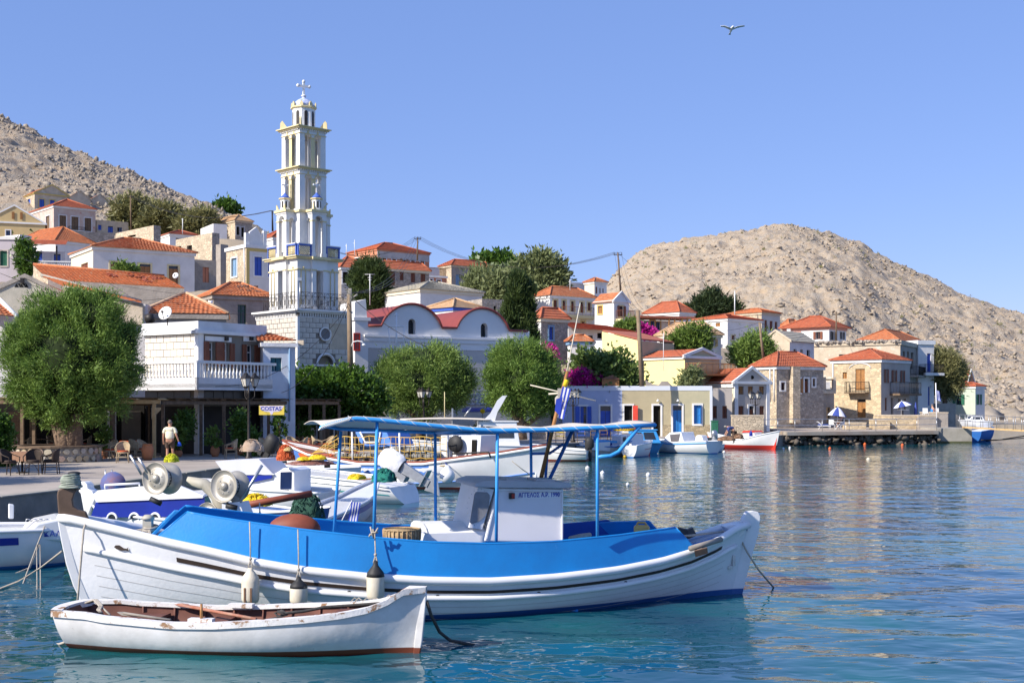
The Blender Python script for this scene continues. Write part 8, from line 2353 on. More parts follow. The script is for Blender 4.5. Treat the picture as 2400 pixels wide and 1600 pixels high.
# blue pilot house aft
mb=MB();mb.prism([mq(x,y,sg*1.0)for x,y in ((832,1012),(905,1010),(918,1040),(920,1046),(858,1048),(842,1035))],(0,-sg*1.6,0));ph=bM.build(mb,'pilot_house',M_midblue);bevel(ph,.03,2)
mb=MB();mb.prism([mq(x,y,sg*1.03)for x,y in ((848,1014),(886,1014),(886,1034),(858,1034))],(0,sg*.01,0));bM.build(mb,'pilot_window',M_glass,ph)
mb=MB();pp_=[mq(x,y,sg*1.05)for x,y in ((844,1012),(856,1036),(888,1036),(892,1012))];mb.tube(pp_,.035,6);bM.build(mb,'window_trim',M_whitepaint,ph)
# fish traps piled under rope netting
trapm=mat('grey_wire_trap',(.30,.29,.26),(.20,.19,.17),6,rough=.9,bump=.03);first=None
spots=[]
for r_ in range(3):
 for i in range(9-r_):
  for k in (0,1):
   x=790+(i+.5*r_)*30+rnd.uniform(-3,3)
   if 835<x<925 and r_==2:continue
   spots.append((x,1083-r_*15,sg*(1.15-k*.75),('bottom','middle','top')[r_],('near','far')[k],i))
ORD=('first','second','third','fourth','fifth','sixth','seventh','eighth','ninth')
for x,y,yl,rown,sdn,ix_ in spots:
 p=mq(x,y,yl)
 if first is None:
  mb=MB();mb.lathe((0,0,0),[(.10,-.10),(.29,-.09),(.33,0),(.29,.09),(.10,.10)],12)
  for a in range(12):mb.tube([(.10*math.cos(a*.524),.10*math.sin(a*.524),.105),(.30*math.cos(a*.524),.30*math.sin(a*.524),.095),(.345*math.cos(a*.524),.345*math.sin(a*.524),0),(.30*math.cos(a*.524),.30*math.sin(a*.524),-.095)],.012,4)
  first=mb.build('fish_trap',trapm);o=first
 else :
  o=bpy.data.objects.new('fish_trap',first.data);COL.objects.link(o)
 o.location=bM.w(p);o.rotation_euler=(rnd.uniform(-.12,.12),rnd.uniform(-.12,.12),rnd.uniform(0,6));tag(o,'grey wire fish trap, %s from left in the %s row on the %s side'%(ORD[ix_],rown,sdn),'fish trap','fish traps stacked on the big caique')
t=thing('rope_netting','yellow rope netting stretched on white posts around the fish traps','netting',bM.w(mq(900,1090,yn_)))
mb=MB();wm=lambda x,y,yl:bM.w(mq(x,y,yl))
xs_=[770+12*i for i in range(24)]
top_=lambda x:1024+(max(0,800-x))*.5+2*math.sin(x*.1);
for j in range(5):
 f_=j/4
 mb.tube([wm(x,top_(x)+(1084+(x-770)*.03-top_(x))*f_+rnd.uniform(-1.5,1.5),yn_)for x in xs_],.016 if j else .02,4)
for x in xs_:
 mb.tube([wm(x+rnd.uniform(-4,4),top_(x),yn_),wm(x+rnd.uniform(-3,3),1050,yn_),wm(x+rnd.uniform(-4,4),1088,yn_)],.013,4)
for k in range(5):mb.tube([wm(725+k*3,1068-k*2,yn_),wm(790,1020+k*9,yn_)],.018,4)
mb.build('net',M_ropey,t,kind='stuff')
for x in (827,938,1022):
 mb=MB().tube([wm(x,1090,yn_),wm(x-2,1012,yn_)],.04,6);mb.build('post',M_whitepaint,t)
mb=MB();mb.lathe(wm(752,1074,yn_*.8),[(.33,-.14),(.36,0),(.33,.14)],18);thingmesh(mb,'tub',mat('grey_tub',(.22,.21,.18),None,3),'round dark grey tub at the left end of the big caique','tub')
mb=MB();mb.prism([wm(x,y,yn_*.7)for x,y in ((698,1062),(790,1066),(782,1084),(712,1084))],(0,1.0,0));thingmesh(mb,'fish_crate',MATS['orange_plastic'],'orange-red fish crates at the left end of the big caique','crate')
for lab,x,y0,y1,r_ in (('pear shaped white fender left on the big caique',828,1092,1115,.26),('large round white fender right on the big caique',1048,1088,1114,.30)):
 c=wm(x,y1,yn_*1.24);t=thing('fender',lab,'fender',c);mb=MB()
 mb.lathe(c,[(.02,-r_),(r_*.6,-r_*.8),(r_*.95,-r_*.3),(r_,.05),(r_*.8,r_*.55),(r_*.35,r_*1.05),(r_*.2,r_*1.3)],18);mb.build('body',M_gel,t);mb=MB().tube([c+Vector((0,0,r_*1.2)),wm(x-4,y0-4,yn_)],.02,5);mb.build('rope',M_navy,t)
mb=MB();mb.tube([wm(1200,1080,sg*.9),wm(1225,1100,sg*.5),wm(1252,1118,0)],.018,5);thingmesh(mb,'rope',M_rope,'pale rope looped at the bow of the big caique','rope')
# mast of the big caique
t=thing('mast','grey post with crossed lifting gear on the big caique','mast',wm(1052,1062,sg*.9));mb=MB().tube([wm(1052,1110,sg*.9),wm(1050,1020,sg*.9)],.045,8);mb.tube([wm(1050,1045,sg*.9),wm(1075,1018,sg*.9)],.035,6);mb.build('post',M_steel,t)
# --- motor yacht canopy behind
bY=simple_boat('motor_yacht','white motor yacht with cream awning and raked radar arch','yacht',(930,1096),(1262,1094),1.4,[(0,1.5),(.5,1.2),(1,1.1)],M_hullblue,transom=.85)
yq=lambda x,y,yl:bY.w(bY.loc(x,y,yl))
mb=MB();g=[]
for i in range(13):
 f_=i/12;x=938+(1150-938)*f_;y=985-3*math.sin(math.pi*f_)
 g.append([yq(x,y,-1.2),yq(x,y-3,0),yq(x,y-1,1.2)])
mb.sheet(g)
t=thing('sun_awning','cream fabric awning over the motor yacht cockpit','awning',yq(1040,985,0));aw=mb.build('canvas',M_canvas,t);solid(aw,.03)
mb=MB()
for x in (950,1000,1060,1120):mb.tube([yq(x,985,-1.15),yq(x,1065,-1.15)],.03,6)
mb.build('support',M_steel,t,kind='stuff')
cabin(bY,bY.loc(1130,1,0).x*-1 if False else -.4,2.6,1.1,1.1,1.0,2.35,.9,.2,M_gel,wins=((.1,.9,.4,.85),))
mb=MB();mb.prism([bY.loc(x,y,-.9)for x,y in ((1130,988),(1160,985),(1166,965),(1178,945),(1186,930),(1187,927),(1178,927),(1166,938),(1150,968))],(0,.12,0));mb.prism([bY.loc(x,y,.9)for x,y in ((1130,988),(1160,985),(1166,965),(1178,945),(1186,930),(1187,927),(1178,927),(1166,938),(1150,968))],(0,.12,0))
a,b_=bY.loc(1182,929,-.9),bY.loc(1182,929,1.0);mb.obox(a,(.14,0,0),b_-a,(0,0,.05));bY.build(mb,'radar_arch',M_gel)
mb=MB();mb.tube([bY.loc(1088,975,0),bY.loc(1104,955,0)],.035,6);mb.box(bY.loc(1060,970,0),(.08,.2,.6));bY.build(mb,'deck_fitting',M_steel)
mb=MB();mb.tube([yq(1042,985,.3),yq(1042,918,.3)],.02,5);thingmesh(mb,'whip_aerial',M_creamtrim,'thin cream whip aerial above the yacht awning','aerial')
# box on post at left (grey-blue electrical box)
mb=MB();a=W(905,983,66);mb.box(a,(.55,.3,.28));thingmesh(mb,'equipment_box',M_steel,'small grey equipment box above the awning edge','box')

# --- row of small boats at the far quay
b1=simple_boat('motor_boat','white launch with low cabin and black outboard seen through the pipes','boat',(1268,1079),(1376,1080),.95,[(0,.95),(.5,.72),(1,.62)],M_hullr,transom=.85,rake0=.5)
outboard(b1,b1.L/2+.02,0,.72,1.2)
b1.build(b1.h.rail(MB(),.25,.015,0,1,.01),'rub_rail',M_dark)
b2=simple_boat('fishing_boat','white and sky blue cabin boat in the middle of the far row','fishing boat',(1490,1068),(1362,1070),1.0,[(0,1.15),(.5,.62),(1,.7)],mat('scuffed_white_hull',(.74,.72,.66),(.60,.58,.52),1.5,rough=.5),M_skyp,transom=.5,rake0=.4)
mb=MB();mb.prism([b2.loc(x,y,0)for x,y in ((1365,1052),(1372,1036),(1414,1034),(1414,1056))],(0,1.0,0));mb.prism([b2.loc(x,y,0)for x,y in ((1365,1052),(1372,1036),(1414,1034),(1414,1056))],(0,-.9,0));c_=b2.build(mb,'fore_cabin',M_gel)
mb=MB();mb.prism([b2.loc(x,y,-.85)for x,y in ((1366,1036),(1368,1032),(1398,1029),(1418,1031),(1418,1036))],(0,1.8,0));b2.build(mb,'blue_roof',M_pipe,c_)
mb=MB();mb.prism([b2.loc(x,y,-.7)for x,y in ((1434,1052),(1434,1020),(1458,1017),(1487,1015),(1487,1052))],(0,1.3,0));c_=b2.build(mb,'wheelhouse',M_gel);bevel(c_,.03,2)
for sd in (-.72,.62):
 mb=MB();mb.prism([b2.loc(x,y,sd)for x,y in ((1460,1024),(1467,1023),(1467,1034),(1460,1034))],(0,-.01 if sd<0 else .01,0));b2.build(mb,'window',M_glass,c_)
sp(b2,[(1408,1060),(1418,1040),(1434,1036),(1434,1060),(1440,1064)],-.75,.05,'navy_side',M_navy)
mb=MB();mb.tube([b2.loc(1392,1032,0),b2.loc(1400,1015,0)],.1,8);b2.build(mb,'blue_vent',M_pipe)
net_pile('net',W(1462,1009,79),.62,.5,.32,mat('golden_net',(.78,.52,.02),(.62,.38,.02),8,rough=.9,bump=.03),seed=15,label='golden yellow net heap on the blue cabin boat roof',n=120)
b3=simple_boat('rowing_boat','short white boat with bright red pointed bow panel','boat',(1522,1066),(1474,1072),.65,[(0,.95),(1,.75)],M_hullblue,transom=.8)
b3.build(b3.h.ribbon(MB(),.3,.9,.0,.7,.012),'red_panel',mat('red_panel_paint',(.50,.03,.015),None,2))
mb=MB();mb.box(b3.loc(1478,1058,0),(.13,.13,1.0));b3.build(mb,'white_post',M_whitepaint)
b4=simple_boat('motor_boat','blue framed cabin boat half hidden behind the red bow','boat',(1540,1062),(1470,1062),.8,[(0,.85),(1,.8)],mat('sky_blue_hull',(.05,.24,.52),(.04,.2,.45),2),transom=.7)
cabin(b4,-1.2,.9,.7,.7,.7,1.55,.35,.05,M_pipe,wins=((.12,.5,.3,.85),(.58,.92,.3,.85)),roofm=M_pipe)
b5=simple_boat('motor_boat','white half cabin boat with blue waterline and canvas windscreen','boat',(1518,1058),(1672,1063),1.05,[(0,.95),(.5,.72),(1,.85)],M_hullblue,transom=.85,rake0=.3)
b5.build(b5.h.rail(MB(),.12,.04,0,1,.012),'blue_rail',M_pipe)
mb=MB();mb.prism([b5.loc(x,y,-.8)for x,y in ((1516,1042),(1522,1031),(1552,1030),(1554,1043))],(0,1.6,0));c_=b5.build(mb,'cuddy',M_gel);bevel(c_,.03,2)
for x in (1522,1537):
 mb=MB();mb.prism([b5.loc(x_,y,-.815)for x_,y in ((x,1040),(x+3,1033),(x+12,1033),(x+12,1040))],(0,.01,0));b5.build(mb,'cuddy_window',mat('pale_curtain',(.55,.55,.6),None,1),c_)
mb=MB();mb.prism([b5.loc(x,y,-.75)for x,y in ((1550,1043),(1560,1022),(1570,1013),(1596,1012),(1604,1040))],(0,1.4,0));c_=b5.build(mb,'wheel_shelter',M_gel);bevel(c_,.03,2)
mb=MB();mb.prism([b5.loc(x,y,-.77)for x,y in ((1572,1034),(1570,1018),(1594,1016),(1590,1036))],(0,.01,0));b5.build(mb,'shelter_opening',mat('dim_grey',(.12,.11,.12),None,2),c_)
mb=MB();mb.prism([b5.loc(x,y,-.2)for x,y in ((1628,1040),(1630,1022),(1634,1019),(1644,1020),(1650,1040))],(0,.6,0));sc_=b5.build(mb,'covered_seat',M_gel);bevel(sc_,.05,2)
b6=simple_boat('motor_boat','tiny white tender with grey outboard next to the red caique','boat',(1648,1060),(1682,1058),.6,[(0,.6),(1,.5)],M_hullblue,transom=.8)
outboard(b6,b6.L/2-.5,0,.8,1.3,M_steel,tilt=-.2)
b7=simple_boat('caique','small white caique with bright red bottom and red sternpost','fishing boat',(1668,1049),(1818,1053),1.05,[(0,1.15),(.3,.72),(.6,.68),(1,1.35)],mat('white_hull_deep_red_boot',(.78,.77,.76),(.70,.69,.68),1.3,rough=.4,zb=(.30,(.48,.03,.02))),M_whitepaint,transom=0,rake0=.4,rake1=.35)
sp(b7,[(1804,1052),(1812,1025),(1814,1018),(1820,1018),(1822,1024),(1818,1054)],0,.14,'red_sternpost',mat('vivid_red_paint',(.60,.03,.015),None,2))
sp(b7,[(1658,1026),(1660,1022),(1664,1024),(1672,1040),(1668,1042)],0,.14,'red_stem',MATS['vivid_red_paint'])
mb=MB();mb.prism([b7.loc(x,y,-.5)for x,y in ((1742,1034),(1740,1012),(1768,1011),(1768,1034))],(0,1.0,0));c_=b7.build(mb,'wheelhouse',M_gel);bevel(c_,.03,2)
mb=MB();mb.prism([b7.loc(x,y,-.6)for x,y in ((1738,1013),(1742,1009),(1764,1009),(1770,1012))],(0,1.2,0));b7.build(mb,'red_roof',MATS['vivid_red_paint'],c_)
net_pile('towel',W(1760,1022,84.6),.12,.1,.35,M_navy,seed=16,label='blue towel hanging on the red caique wheelhouse',cat='towel',n=5)
net_pile('net',W(1703,1032,85.6),.55,.5,.28,mat('brown_net',(.22,.12,.07),(.30,.19,.12),5,rough=.95,bump=.03),seed=17,label='brown net heap under the bending fisherman',n=70)
net_pile('net',W(1728,1028,86),.42,.4,.34,MATS['brown_net'],seed=18,label='brown net heap left of the red caique wheelhouse',n=70)
b8=simple_boat('rowing_boat','white rowing boat moored between the two pier blocks','boat',(2160,1036),(2142,1030),.95,[(0,1.0),(1,.85)],mat('grey_white_hull',(.62,.62,.63),(.55,.55,.57),1),transom=.7)
b9=simple_boat('rowing_boat','bright blue boat moored under the gangway at far right','boat',(2322,1030),(2282,1036),.9,[(0,1.2),(1,.95)],mat('bright_blue_hull',(.02,.14,.45),(.015,.11,.38),1.5),M_azure,transom=.7)
b8b=None
# launch stored ashore
t_=Boat('motor_boat','white speedboat stored on the stones behind the gangway','boat',W(2255,1000,118),W(2320,1000,118),1.3)
h_=Hull(t_.L,.8,[(0,.6),(1,.45)],.3,.4,.1,.8);t_.build(h_.mesh(MB(),24,8),'hull',M_gel);t_.build(h_.deck(MB(),-.03),'deck',M_gel)
cabin(t_,-.9,.6,.6,.6,.5,.95,.4,.2,M_gel,wins=((.1,.9,.3,.8),))

# --- buoys
M_ob=MATS['orange_plastic'];M_yb=mat('yellow_buoy',(.80,.48,.02),None,3,rough=.4)
def buoy(label,x,y,rp,m,group=None,up=.35):
 p=G(x,y,0);r_=rp*.8/F*p.y;t=thing('buoy',label,'buoy',p,group)
 mb=MB();mb.ball(p+Vector((0,0,r_*up)),r_,14,10);mb.build('float',m,t);mb=MB();mb.lathe(p+Vector((0,0,r_*(up+.9))),[(r_*.25,0),(r_*.2,r_*.3),(r_*.05,r_*.35)],8);mb.build('eye',m,t)
buoy('round orange buoy nearest the camera, left of the tyre pier',1945,1052,4.5,M_ob);buoy('orange buoy just below the square pier block',2027,1042,4.5,M_ob)
buoy('orange buoy between the two pier blocks',2073,1030,4,M_ob);buoy('large orange buoy right of the white rowing boat wake',2115,1044,4.5,M_ob);buoy('tiny orange buoy by the pier block corner',2054,1034,3,M_ob)
buoy('yellow buoy afloat beside the red bow panel boat',1464,1072,5.5,M_yb)
buoy('white cap buoy below the curved pipe brace',1412,1110,6.5,M_gel);buoy('white cap buoy in open water right of the curved brace',1519,1114,6.5,M_gel);buoy('upright white bottle float in open water',1471,1137,5,M_gel,up=.6)
buoy('low grey-white float near the moored launch',1377,1097,7,mat('grey_float',(.6,.6,.58),None,3),up=.0);buoy('white float by the tiny tender',1697,1060,4,M_gel);buoy('white float off the red sternpost',1836,1052,3.5,M_gel);buoy('second white float off the red sternpost, further right',1851,1050,3.5,M_gel)
buoy('pale flat float far out towards the square pier',2035,1076,6,M_fender,up=-.2)
# tyre
p=W(1986,1027,db1-.15);mb=MB();mb.tube([p+Vector((.34*math.cos(a),0,.38*math.sin(a)))for a in [i*2*math.pi/20 for i in range(21)]],.12,8);thingmesh(mb,'tyre',M_black,'black tyre hung as a fender on the square pier block','tyre')

# ================================================================ people
def skin_body(name,joints,edges,m,parent,sub=2):
 me=bpy.data.meshes.new(name);me.from_pydata([Vector(j[0])-worldloc(parent)for j in joints],edges,[]);o=bpy.data.objects.new(name,me);COL.objects.link(o);o.parent=parent
 md=o.modifiers.new('skin','SKIN');md.use_smooth_shade=True
 for i,j in enumerate(joints):
  r_=j[1]if isinstance(j[1],tuple)else (j[1],j[1]);me.skin_vertices[0].data[i].radius=r_
 me.skin_vertices[0].data[0].use_root=True
 s_=o.modifiers.new('sub','SUBSURF');s_.levels=sub;s_.render_levels=sub
 dg=bpy.context.evaluated_depsgraph_get();nm=bpy.data.meshes.new_from_object(o.evaluated_get(dg));nm.materials.clear();nm.materials.append(m)
 bpy.data.objects.remove(o);o=bpy.data.objects.new(name,nm);COL.objects.link(o);o.parent=parent;return o
M_skin=mat('tanned_skin',(.50,.27,.18),(.44,.23,.15),6,rough=.6);M_hair=mat('grey_hair',(.24,.20,.17),(.16,.13,.11),20,rough=.9)
M_shirt=mat('pale_yellow_shirt',(.78,.74,.55),(.72,.68,.50),6,rough=.9,bump=.02,bscale=6);M_short=mat('brown_shorts',(.09,.06,.045),(.07,.045,.035),6,rough=.9)
fp=G(398,1083,.8);fp=Vector(((398-CX)/F*54.5,54.5,.8));t=thing('person','man seen from behind in pale shirt and brown shorts carrying a blue bag','person',fp)
V=lambda x,y,z:fp+Vector((x,y,z))
J=[(V(0,0,.95),(.17,.12)),(V(0,0,1.12),(.17,.12)),(V(0,.01,1.32),(.18,.12)),(V(0,.01,1.44),(.11,.08)),(V(0,.02,1.52),.055),(V(0,.03,1.60),(.08,.09)),(V(0,.03,1.70),(.075,.09)),
 (V(-.20,0,1.41),.06),(V(-.27,0,1.14),.045),(V(-.29,.06,.90),.033),(V(-.29,.08,.82),(.035,.02)),(V(.20,0,1.41),.06),(V(.28,-.02,1.15),.045),(V(.35,.04,.93),.033),(V(.36,.06,.85),(.035,.02)),
 (V(-.10,0,.88),.09),(V(-.11,.02,.50),.058),(V(-.11,.0,.28),.055),(V(-.11,-.02,.09),.035),(V(-.11,.11,.04),.035),(V(.10,0,.88),.09),(V(.11,.05,.50),.058),(V(.11,.12,.28),.055),(V(.11,.16,.09),.035),(V(.12,.28,.05),.035)]
E=[(0,1),(1,2),(2,3),(3,4),(4,5),(5,6),(3,7),(7,8),(8,9),(9,10),(3,11),(11,12),(12,13),(13,14),(0,15),(15,16),(16,17),(17,18),(18,19),(0,20),(20,21),(21,22),(22,23),(23,24)]
skin_body('body',J,E,M_skin,t)
JS=[(V(0,0,.93),(.21,.16)),(V(0,0,1.12),(.205,.15)),(V(0,.01,1.32),(.21,.145)),(V(0,.01,1.43),(.13,.10)),(V(-.21,0,1.40),.085),(V(-.265,0,1.20),.075),(V(.21,0,1.40),.085),(V(.275,-.01,1.20),.075)]
skin_body('shirt',JS,[(0,1),(1,2),(2,3),(3,4),(4,5),(3,6),(6,7)],M_shirt,t)
JP=[(V(0,0,.97),(.19,.145)),(V(-.10,.0,.84),.125),(V(-.115,.02,.56),.095),(V(.10,0,.84),.125),(V(.115,.045,.56),.095)]
skin_body('shorts',JP,[(0,1),(1,2),(0,3),(3,4)],M_short,t)
mb=MB();mb.ball(V(0,.015,1.70),(.088,.098,.095),14,10);mb.build('hair',M_hair,t)
for sx,hx,hy in ((-1,-.29,.085),(1,.36,.065)):
 mb=MB()
 for k in range(4):mb.tube([V(hx+sx*.0-.028+k*.018,hy,.83),V(hx-.028+k*.018,hy+.015,.765+(.008 if k in (1,2)else .015)),V(hx-.026+k*.017,hy+.03,.74)],.0085,5)
 mb.tube([V(hx-sx*.03,hy+.01,.84),V(hx-sx*.05,hy+.03,.79)],.010,5);mb.build('finger',M_skin,t)
mb=MB();mb.ball(V(-.085,.03,1.665),(.015,.025,.03),8,6);mb.ball(V(.085,.03,1.665),(.015,.025,.03),8,6);mb.build('ear',M_skin,t)
for x,y,a in ((-.11,.03,0),(.115,.2,0)):
 mb=MB();mb.ball(V(x,y,.035+(.012 if x>0 else 0)),(.05,.14,.04),10,6);mb.build('shoe',M_black,t)
net_pile('bag',V(.38,.05,.68),.085,.06,.17,mat('blue_bag',(.02,.10,.62),(.015,.08,.5),5,rough=.6),seed=20,label='crumpled blue plastic bag in the walking man hand',cat='bag',n=4)
# fisherman bending on the red caique
fq=G(1715,1040,.6);fq=Vector(((1716-CX)/F*86,86,.65));t=thing('person','fisherman in dark blue shirt bending over nets on the red caique','person',fq);V=lambda x,y,z:fq+Vector((x,y,z))
J=[(V(.12,0,.88),(.15,.13)),(V(-.02,0,1.05),(.15,.12)),(V(-.22,0,1.12),(.16,.12)),(V(-.34,0,1.12),.06),(V(-.44,0,1.10),(.08,.09)),(V(-.25,-.18,1.02),.055),(V(-.34,-.22,.76),.045),(V(-.46,-.2,.56),.035),(V(-.50,-.2,.48),.03),(V(-.25,.18,1.02),.055),(V(-.36,.2,.76),.045),(V(-.48,.18,.58),.035),
 (V(.12,-.1,.84),.09),(V(.02,-.12,.46),.06),(V(.10,-.12,.08),.04),(V(.0,-.12,.04),.035),(V(.12,.1,.84),.09),(V(.08,.12,.46),.06),(V(.16,.12,.08),.04),(V(.06,.12,.04),.035)]
E=[(0,1),(1,2),(2,3),(3,4),(2,5),(5,6),(6,7),(7,8),(2,9),(9,10),(10,11),(0,12),(12,13),(13,14),(14,15),(0,16),(16,17),(17,18),(18,19)]
skin_body('body',J,E,M_skin,t,1)
skin_body('shirt',[(V(.10,0,.94),(.18,.15)),(V(-.02,0,1.06),(.19,.15)),(V(-.24,0,1.13),(.19,.15)),(V(-.26,-.2,.98),.08),(V(-.33,-.22,.80),.065),(V(-.26,.2,.98),.08),(V(-.33,.22,.80),.065)],[(0,1),(1,2),(2,3),(3,4),(2,5),(5,6)],mat('dark_blue_shirt',(.04,.06,.20),(.03,.05,.16),5,rough=.9),t,1)
skin_body('trousers',[(V(.13,0,.86),(.18,.15)),(V(.12,-.1,.76),.12),(V(.03,-.12,.46),.09),(V(.10,-.12,.14),.075),(V(.12,.1,.76),.12),(V(.09,.12,.46),.09),(V(.16,.12,.14),.075)],[(0,1),(1,2),(2,3),(0,4),(4,5),(5,6)],M_short,t,1)
mb=MB();mb.ball(V(-.455,0,1.14),(.1,.095,.07),12,8);mb.build('cap',M_concrete,t)
# seated people at the parasols
def sitter(label,x,y,d,shirt,flip=1):
 q=W(x,y,d);t=thing('person',label,'person',q);V=lambda a,b,c:q+Vector((a*flip,b,c))
 J=[(V(0,0,.5),.15),(V(0,0,.75),.15),(V(0,0,.98),.15),(V(0,0,1.12),.055),(V(0,0,1.25),.095),(V(.08,-.15,1.0),.05),(V(.25,-.2,.8),.04),(V(.4,-.15,.75),.03),(V(.38,-.08,.5),.085),(V(.42,-.08,.1),.05),(V(.38,.1,.5),.085),(V(.42,.1,.1),.05)]
 skin_body('body',J,[(0,1),(1,2),(2,3),(3,4),(2,5),(5,6),(6,7),(0,8),(8,9),(0,10),(10,11)],M_skin,t,1)
 skin_body('shirt',[(V(0,0,.55),.18),(V(0,0,.78),.18),(V(0,0,1.0),.17)],[(0,1),(1,2)],shirt,t,1)
 mb=MB();mb.ball(V(-.01,0,1.29),(.10,.1,.09),10,6);mb.build('hair',M_hair,t)
sitter('person in dark clothes sitting under the left striped parasol',1973,1004,110,M_black,-1)
sitter('person in bright blue shirt sitting on the upper terrace',2185,982,116,M_skyp,1)

# ================================================================ furniture and details
M_wick=mat('wicker',(.46,.36,.23),(.34,.26,.16),12,rough=.8,bump=.01,bscale=30);M_cush=mat('red_cushion',(.48,.09,.03),(.40,.07,.025),4,rough=.9);M_wickd=mat('dark_wicker',(.035,.022,.015),(.05,.03,.02),8,rough=.7)
def wicker_chair(label,wm_,cm,group):
 t=thing('wicker_chair',label,'chair',(0,0,0),group)
 for x,y in ((-.22,-.2),(.22,-.2),(-.20,.24),(.20,.24)):
  mb=MB().tube([(x*1.12,y*1.15,0),(x,y,.42)],.018,6);mb.build('leg',wm_,t,world=False)
 mb=MB();mb.lathe((0,0,.40),[(.01,0),(.25,0),(.27,.02),(.25,.05),(.01,.05)],14);mb.build('seat',wm_,t,world=False)
 mb=MB();mb.lathe((0,0,.45),[(.01,0),(.22,0),(.23,.03),(.20,.07),(.01,.07)],14);mb.build('cushion',cm,t,world=False)
 g=[]
 for j in range(7):
  z=.46+.42*j/6;g.append([Vector((.27*math.sin(a)*(1+.06*j/6),.27*math.cos(a)*(1+.15*j/6),z-(.16*(abs(a)/1.2)**2)*j/6))for a in [(-1.25+2.5*k/10)for k in range(11)]])
 mb=MB().sheet(g);b_=mb.build('backrest',wm_,t,world=False);solid(b_,.02)
 mb=MB();mb.tube([Vector((-.27,-.2,.42)),Vector((-.29,-.2,.62)),Vector((-.29,0,.68))]+[p+Vector((0,0,.01))for p in g[-1]]+[Vector((.29,0,.68)),Vector((.29,-.2,.62)),Vector((.27,-.2,.42))],.02,6);mb.build('arm_rail',wm_,t,world=False)
 mb=MB()
 for s_ in (-1,1):mb.tube([(s_*.23,-.2,.12),(s_*.1,-.2,.36),(0,-.2,.4)],.01,5);mb.tube([(s_*.22,-.2,.25),(s_*.21,.24,.25)],.01,5)
 mb.build('brace',wm_,t,world=False,kind='stuff')
 return t
GC='wicker armchairs outside the taverna'
cA=wicker_chair('pale wicker armchair with red cushion',M_wick,M_cush,GC);cB=wicker_chair('dark wicker armchair',M_wickd,M_wickd,GC)
def putchair(src,used,px_,py_,rz,label,s=1.0):
 o=src if not used.get(src.name)else copy_tree(src);used[src.name]=1
 p=G(px_,py_,.8);o.location=p;o.rotation_euler.z=rz;o['label']=label;return o
us={}
for x,y,r_,l in ((288,1077,.2,'pale wicker armchair facing away, second left of the terracotta pot'),(318,1068,2.6,'pale wicker armchair with oval back beside the terracotta pot'),(338,1070,1.2,'wicker armchair seen side on, touching the terracotta pot'),(258,1072,-.6,'shaded wicker armchair behind the striped potted plant'),
     (200,1062,-1.3,'wicker armchair immediately right of the big tree trunk'),(124,1062,1.4,'wicker armchair immediately left of the big tree trunk'),(58,1066,-1.2,'wicker armchair with tall curved arm at left table'),(28,1063,.3,'wicker armchair at the extreme left edge'),
     (540,1068,-1.2,'wicker armchair with blue bag right of the round pot'),(622,1063,1.2,'wicker armchair under the COSTAS sign'),(640,1060,-1.3,'wicker armchair right of the sign, turned to the plant'),(685,1058,.8,'wicker armchair at the draped table'),(706,1060,-1.5,'pale wicker armchair in front of the draped table'),(745,1056,1.6,'dark seated wicker armchair near the right end post'),(768,1056,-1.0,'last wicker armchair at the right end of the pergola')):
 putchair(cA,us,x,y+(7 if x>250 else 0),r_,l)
us2={}
for x,y,r_,l in ((78,1112,0.1,'black looking wicker armchair in shadow with its back to the quay'),(118,1110,-1.4,'dark wicker armchair seen side on at the front left'),(22,1113,1.3,'dark armchair at the very left of the front table')):
 putchair(cB,us2,x,y,r_,l)
def table(label,x,y,m,top=.38,cloth=None,hgt=.74):
 p=G(x,y,.8);t=thing('table',label,'table',p);mb=MB();mb.box(p+Vector((0,0,hgt)),(top*2,top*2,.035));mb.build('tabletop',cloth or m,t)
 mb=MB();mb.lathe(p,[(.22,0),(.2,.03),(.035,.06),(.035,hgt-.02)],10);mb.build('pedestal',M_iron,t)
 if cloth:
  mb=MB()
  for a in range(4):
   v=Vector((math.cos(a*math.pi/2),math.sin(a*math.pi/2),0));w_=v.cross(U);mb.prism([p+v*top+w_*top+U*hgt,p+v*top-w_*top+U*hgt,p+v*(top+.03)-w_*top*.9+U*(hgt-.3),p+v*(top+.03)+w_*top*.9+U*(hgt-.3)],v*.01)
  mb.build('cloth_drop',cloth,t)
table('square table with brown striped cloth at front left',52,1108,M_oldwood,.42,mat('brown_cloth',(.36,.20,.12),(.28,.15,.09),12))
table('red clothed table among pale chairs',305,1070,M_oldwood,.38,M_cush);table('dark table behind the round pot',500,1064,M_oldwood);table('table with brown cloth at the right end',690,1056,M_oldwood,.4,MATS['brown_cloth']);table('dark table left of the planter',95,1064,M_oldwood)
table('table with terracotta coloured cloth near the sign',600,1062,M_oldwood,.36,M_cush)
M_terra=mat('terracotta',(.50,.20,.09),(.42,.165,.075),3,rough=.85)
def pot(label,x,y,h_,r_,plant=None,ph=.5,seed=1,lm=None,pr=None):
 p=G(x,y,.8);t=thing('potted_plant' if plant else 'terracotta_pot',label,'potted plant' if plant else 'pot',p);mb=MB()
 mb.lathe(p,[(r_*.6,0),(r_*.8,h_*.2),(r_,h_*.6),(r_*.9,h_*.85),(r_*.72,h_*.93),(r_*.82,h_*.95),(r_*.82,h_),(r_*.6,h_*.98)],18);mb.build('pot',M_terra,t)
 if plant:
  mb=MB()
  for k in range(5):mb.tube([p+U*h_*.9,p+Vector((rnd.uniform(-.2,.2),rnd.uniform(-.2,.2),h_+ph*.8))],.012,4)
  mb.build('stems',M_oldwood,t,kind='stuff')
  crown('leaves',lm or L_bri,t,[(p+Vector((0,0,h_+ph*.55)),(pr or ph*.5,pr or ph*.5,ph*.55))],plant,.13,.7,seed,.2,max(12,plant//30),.07,.3,quad=True)
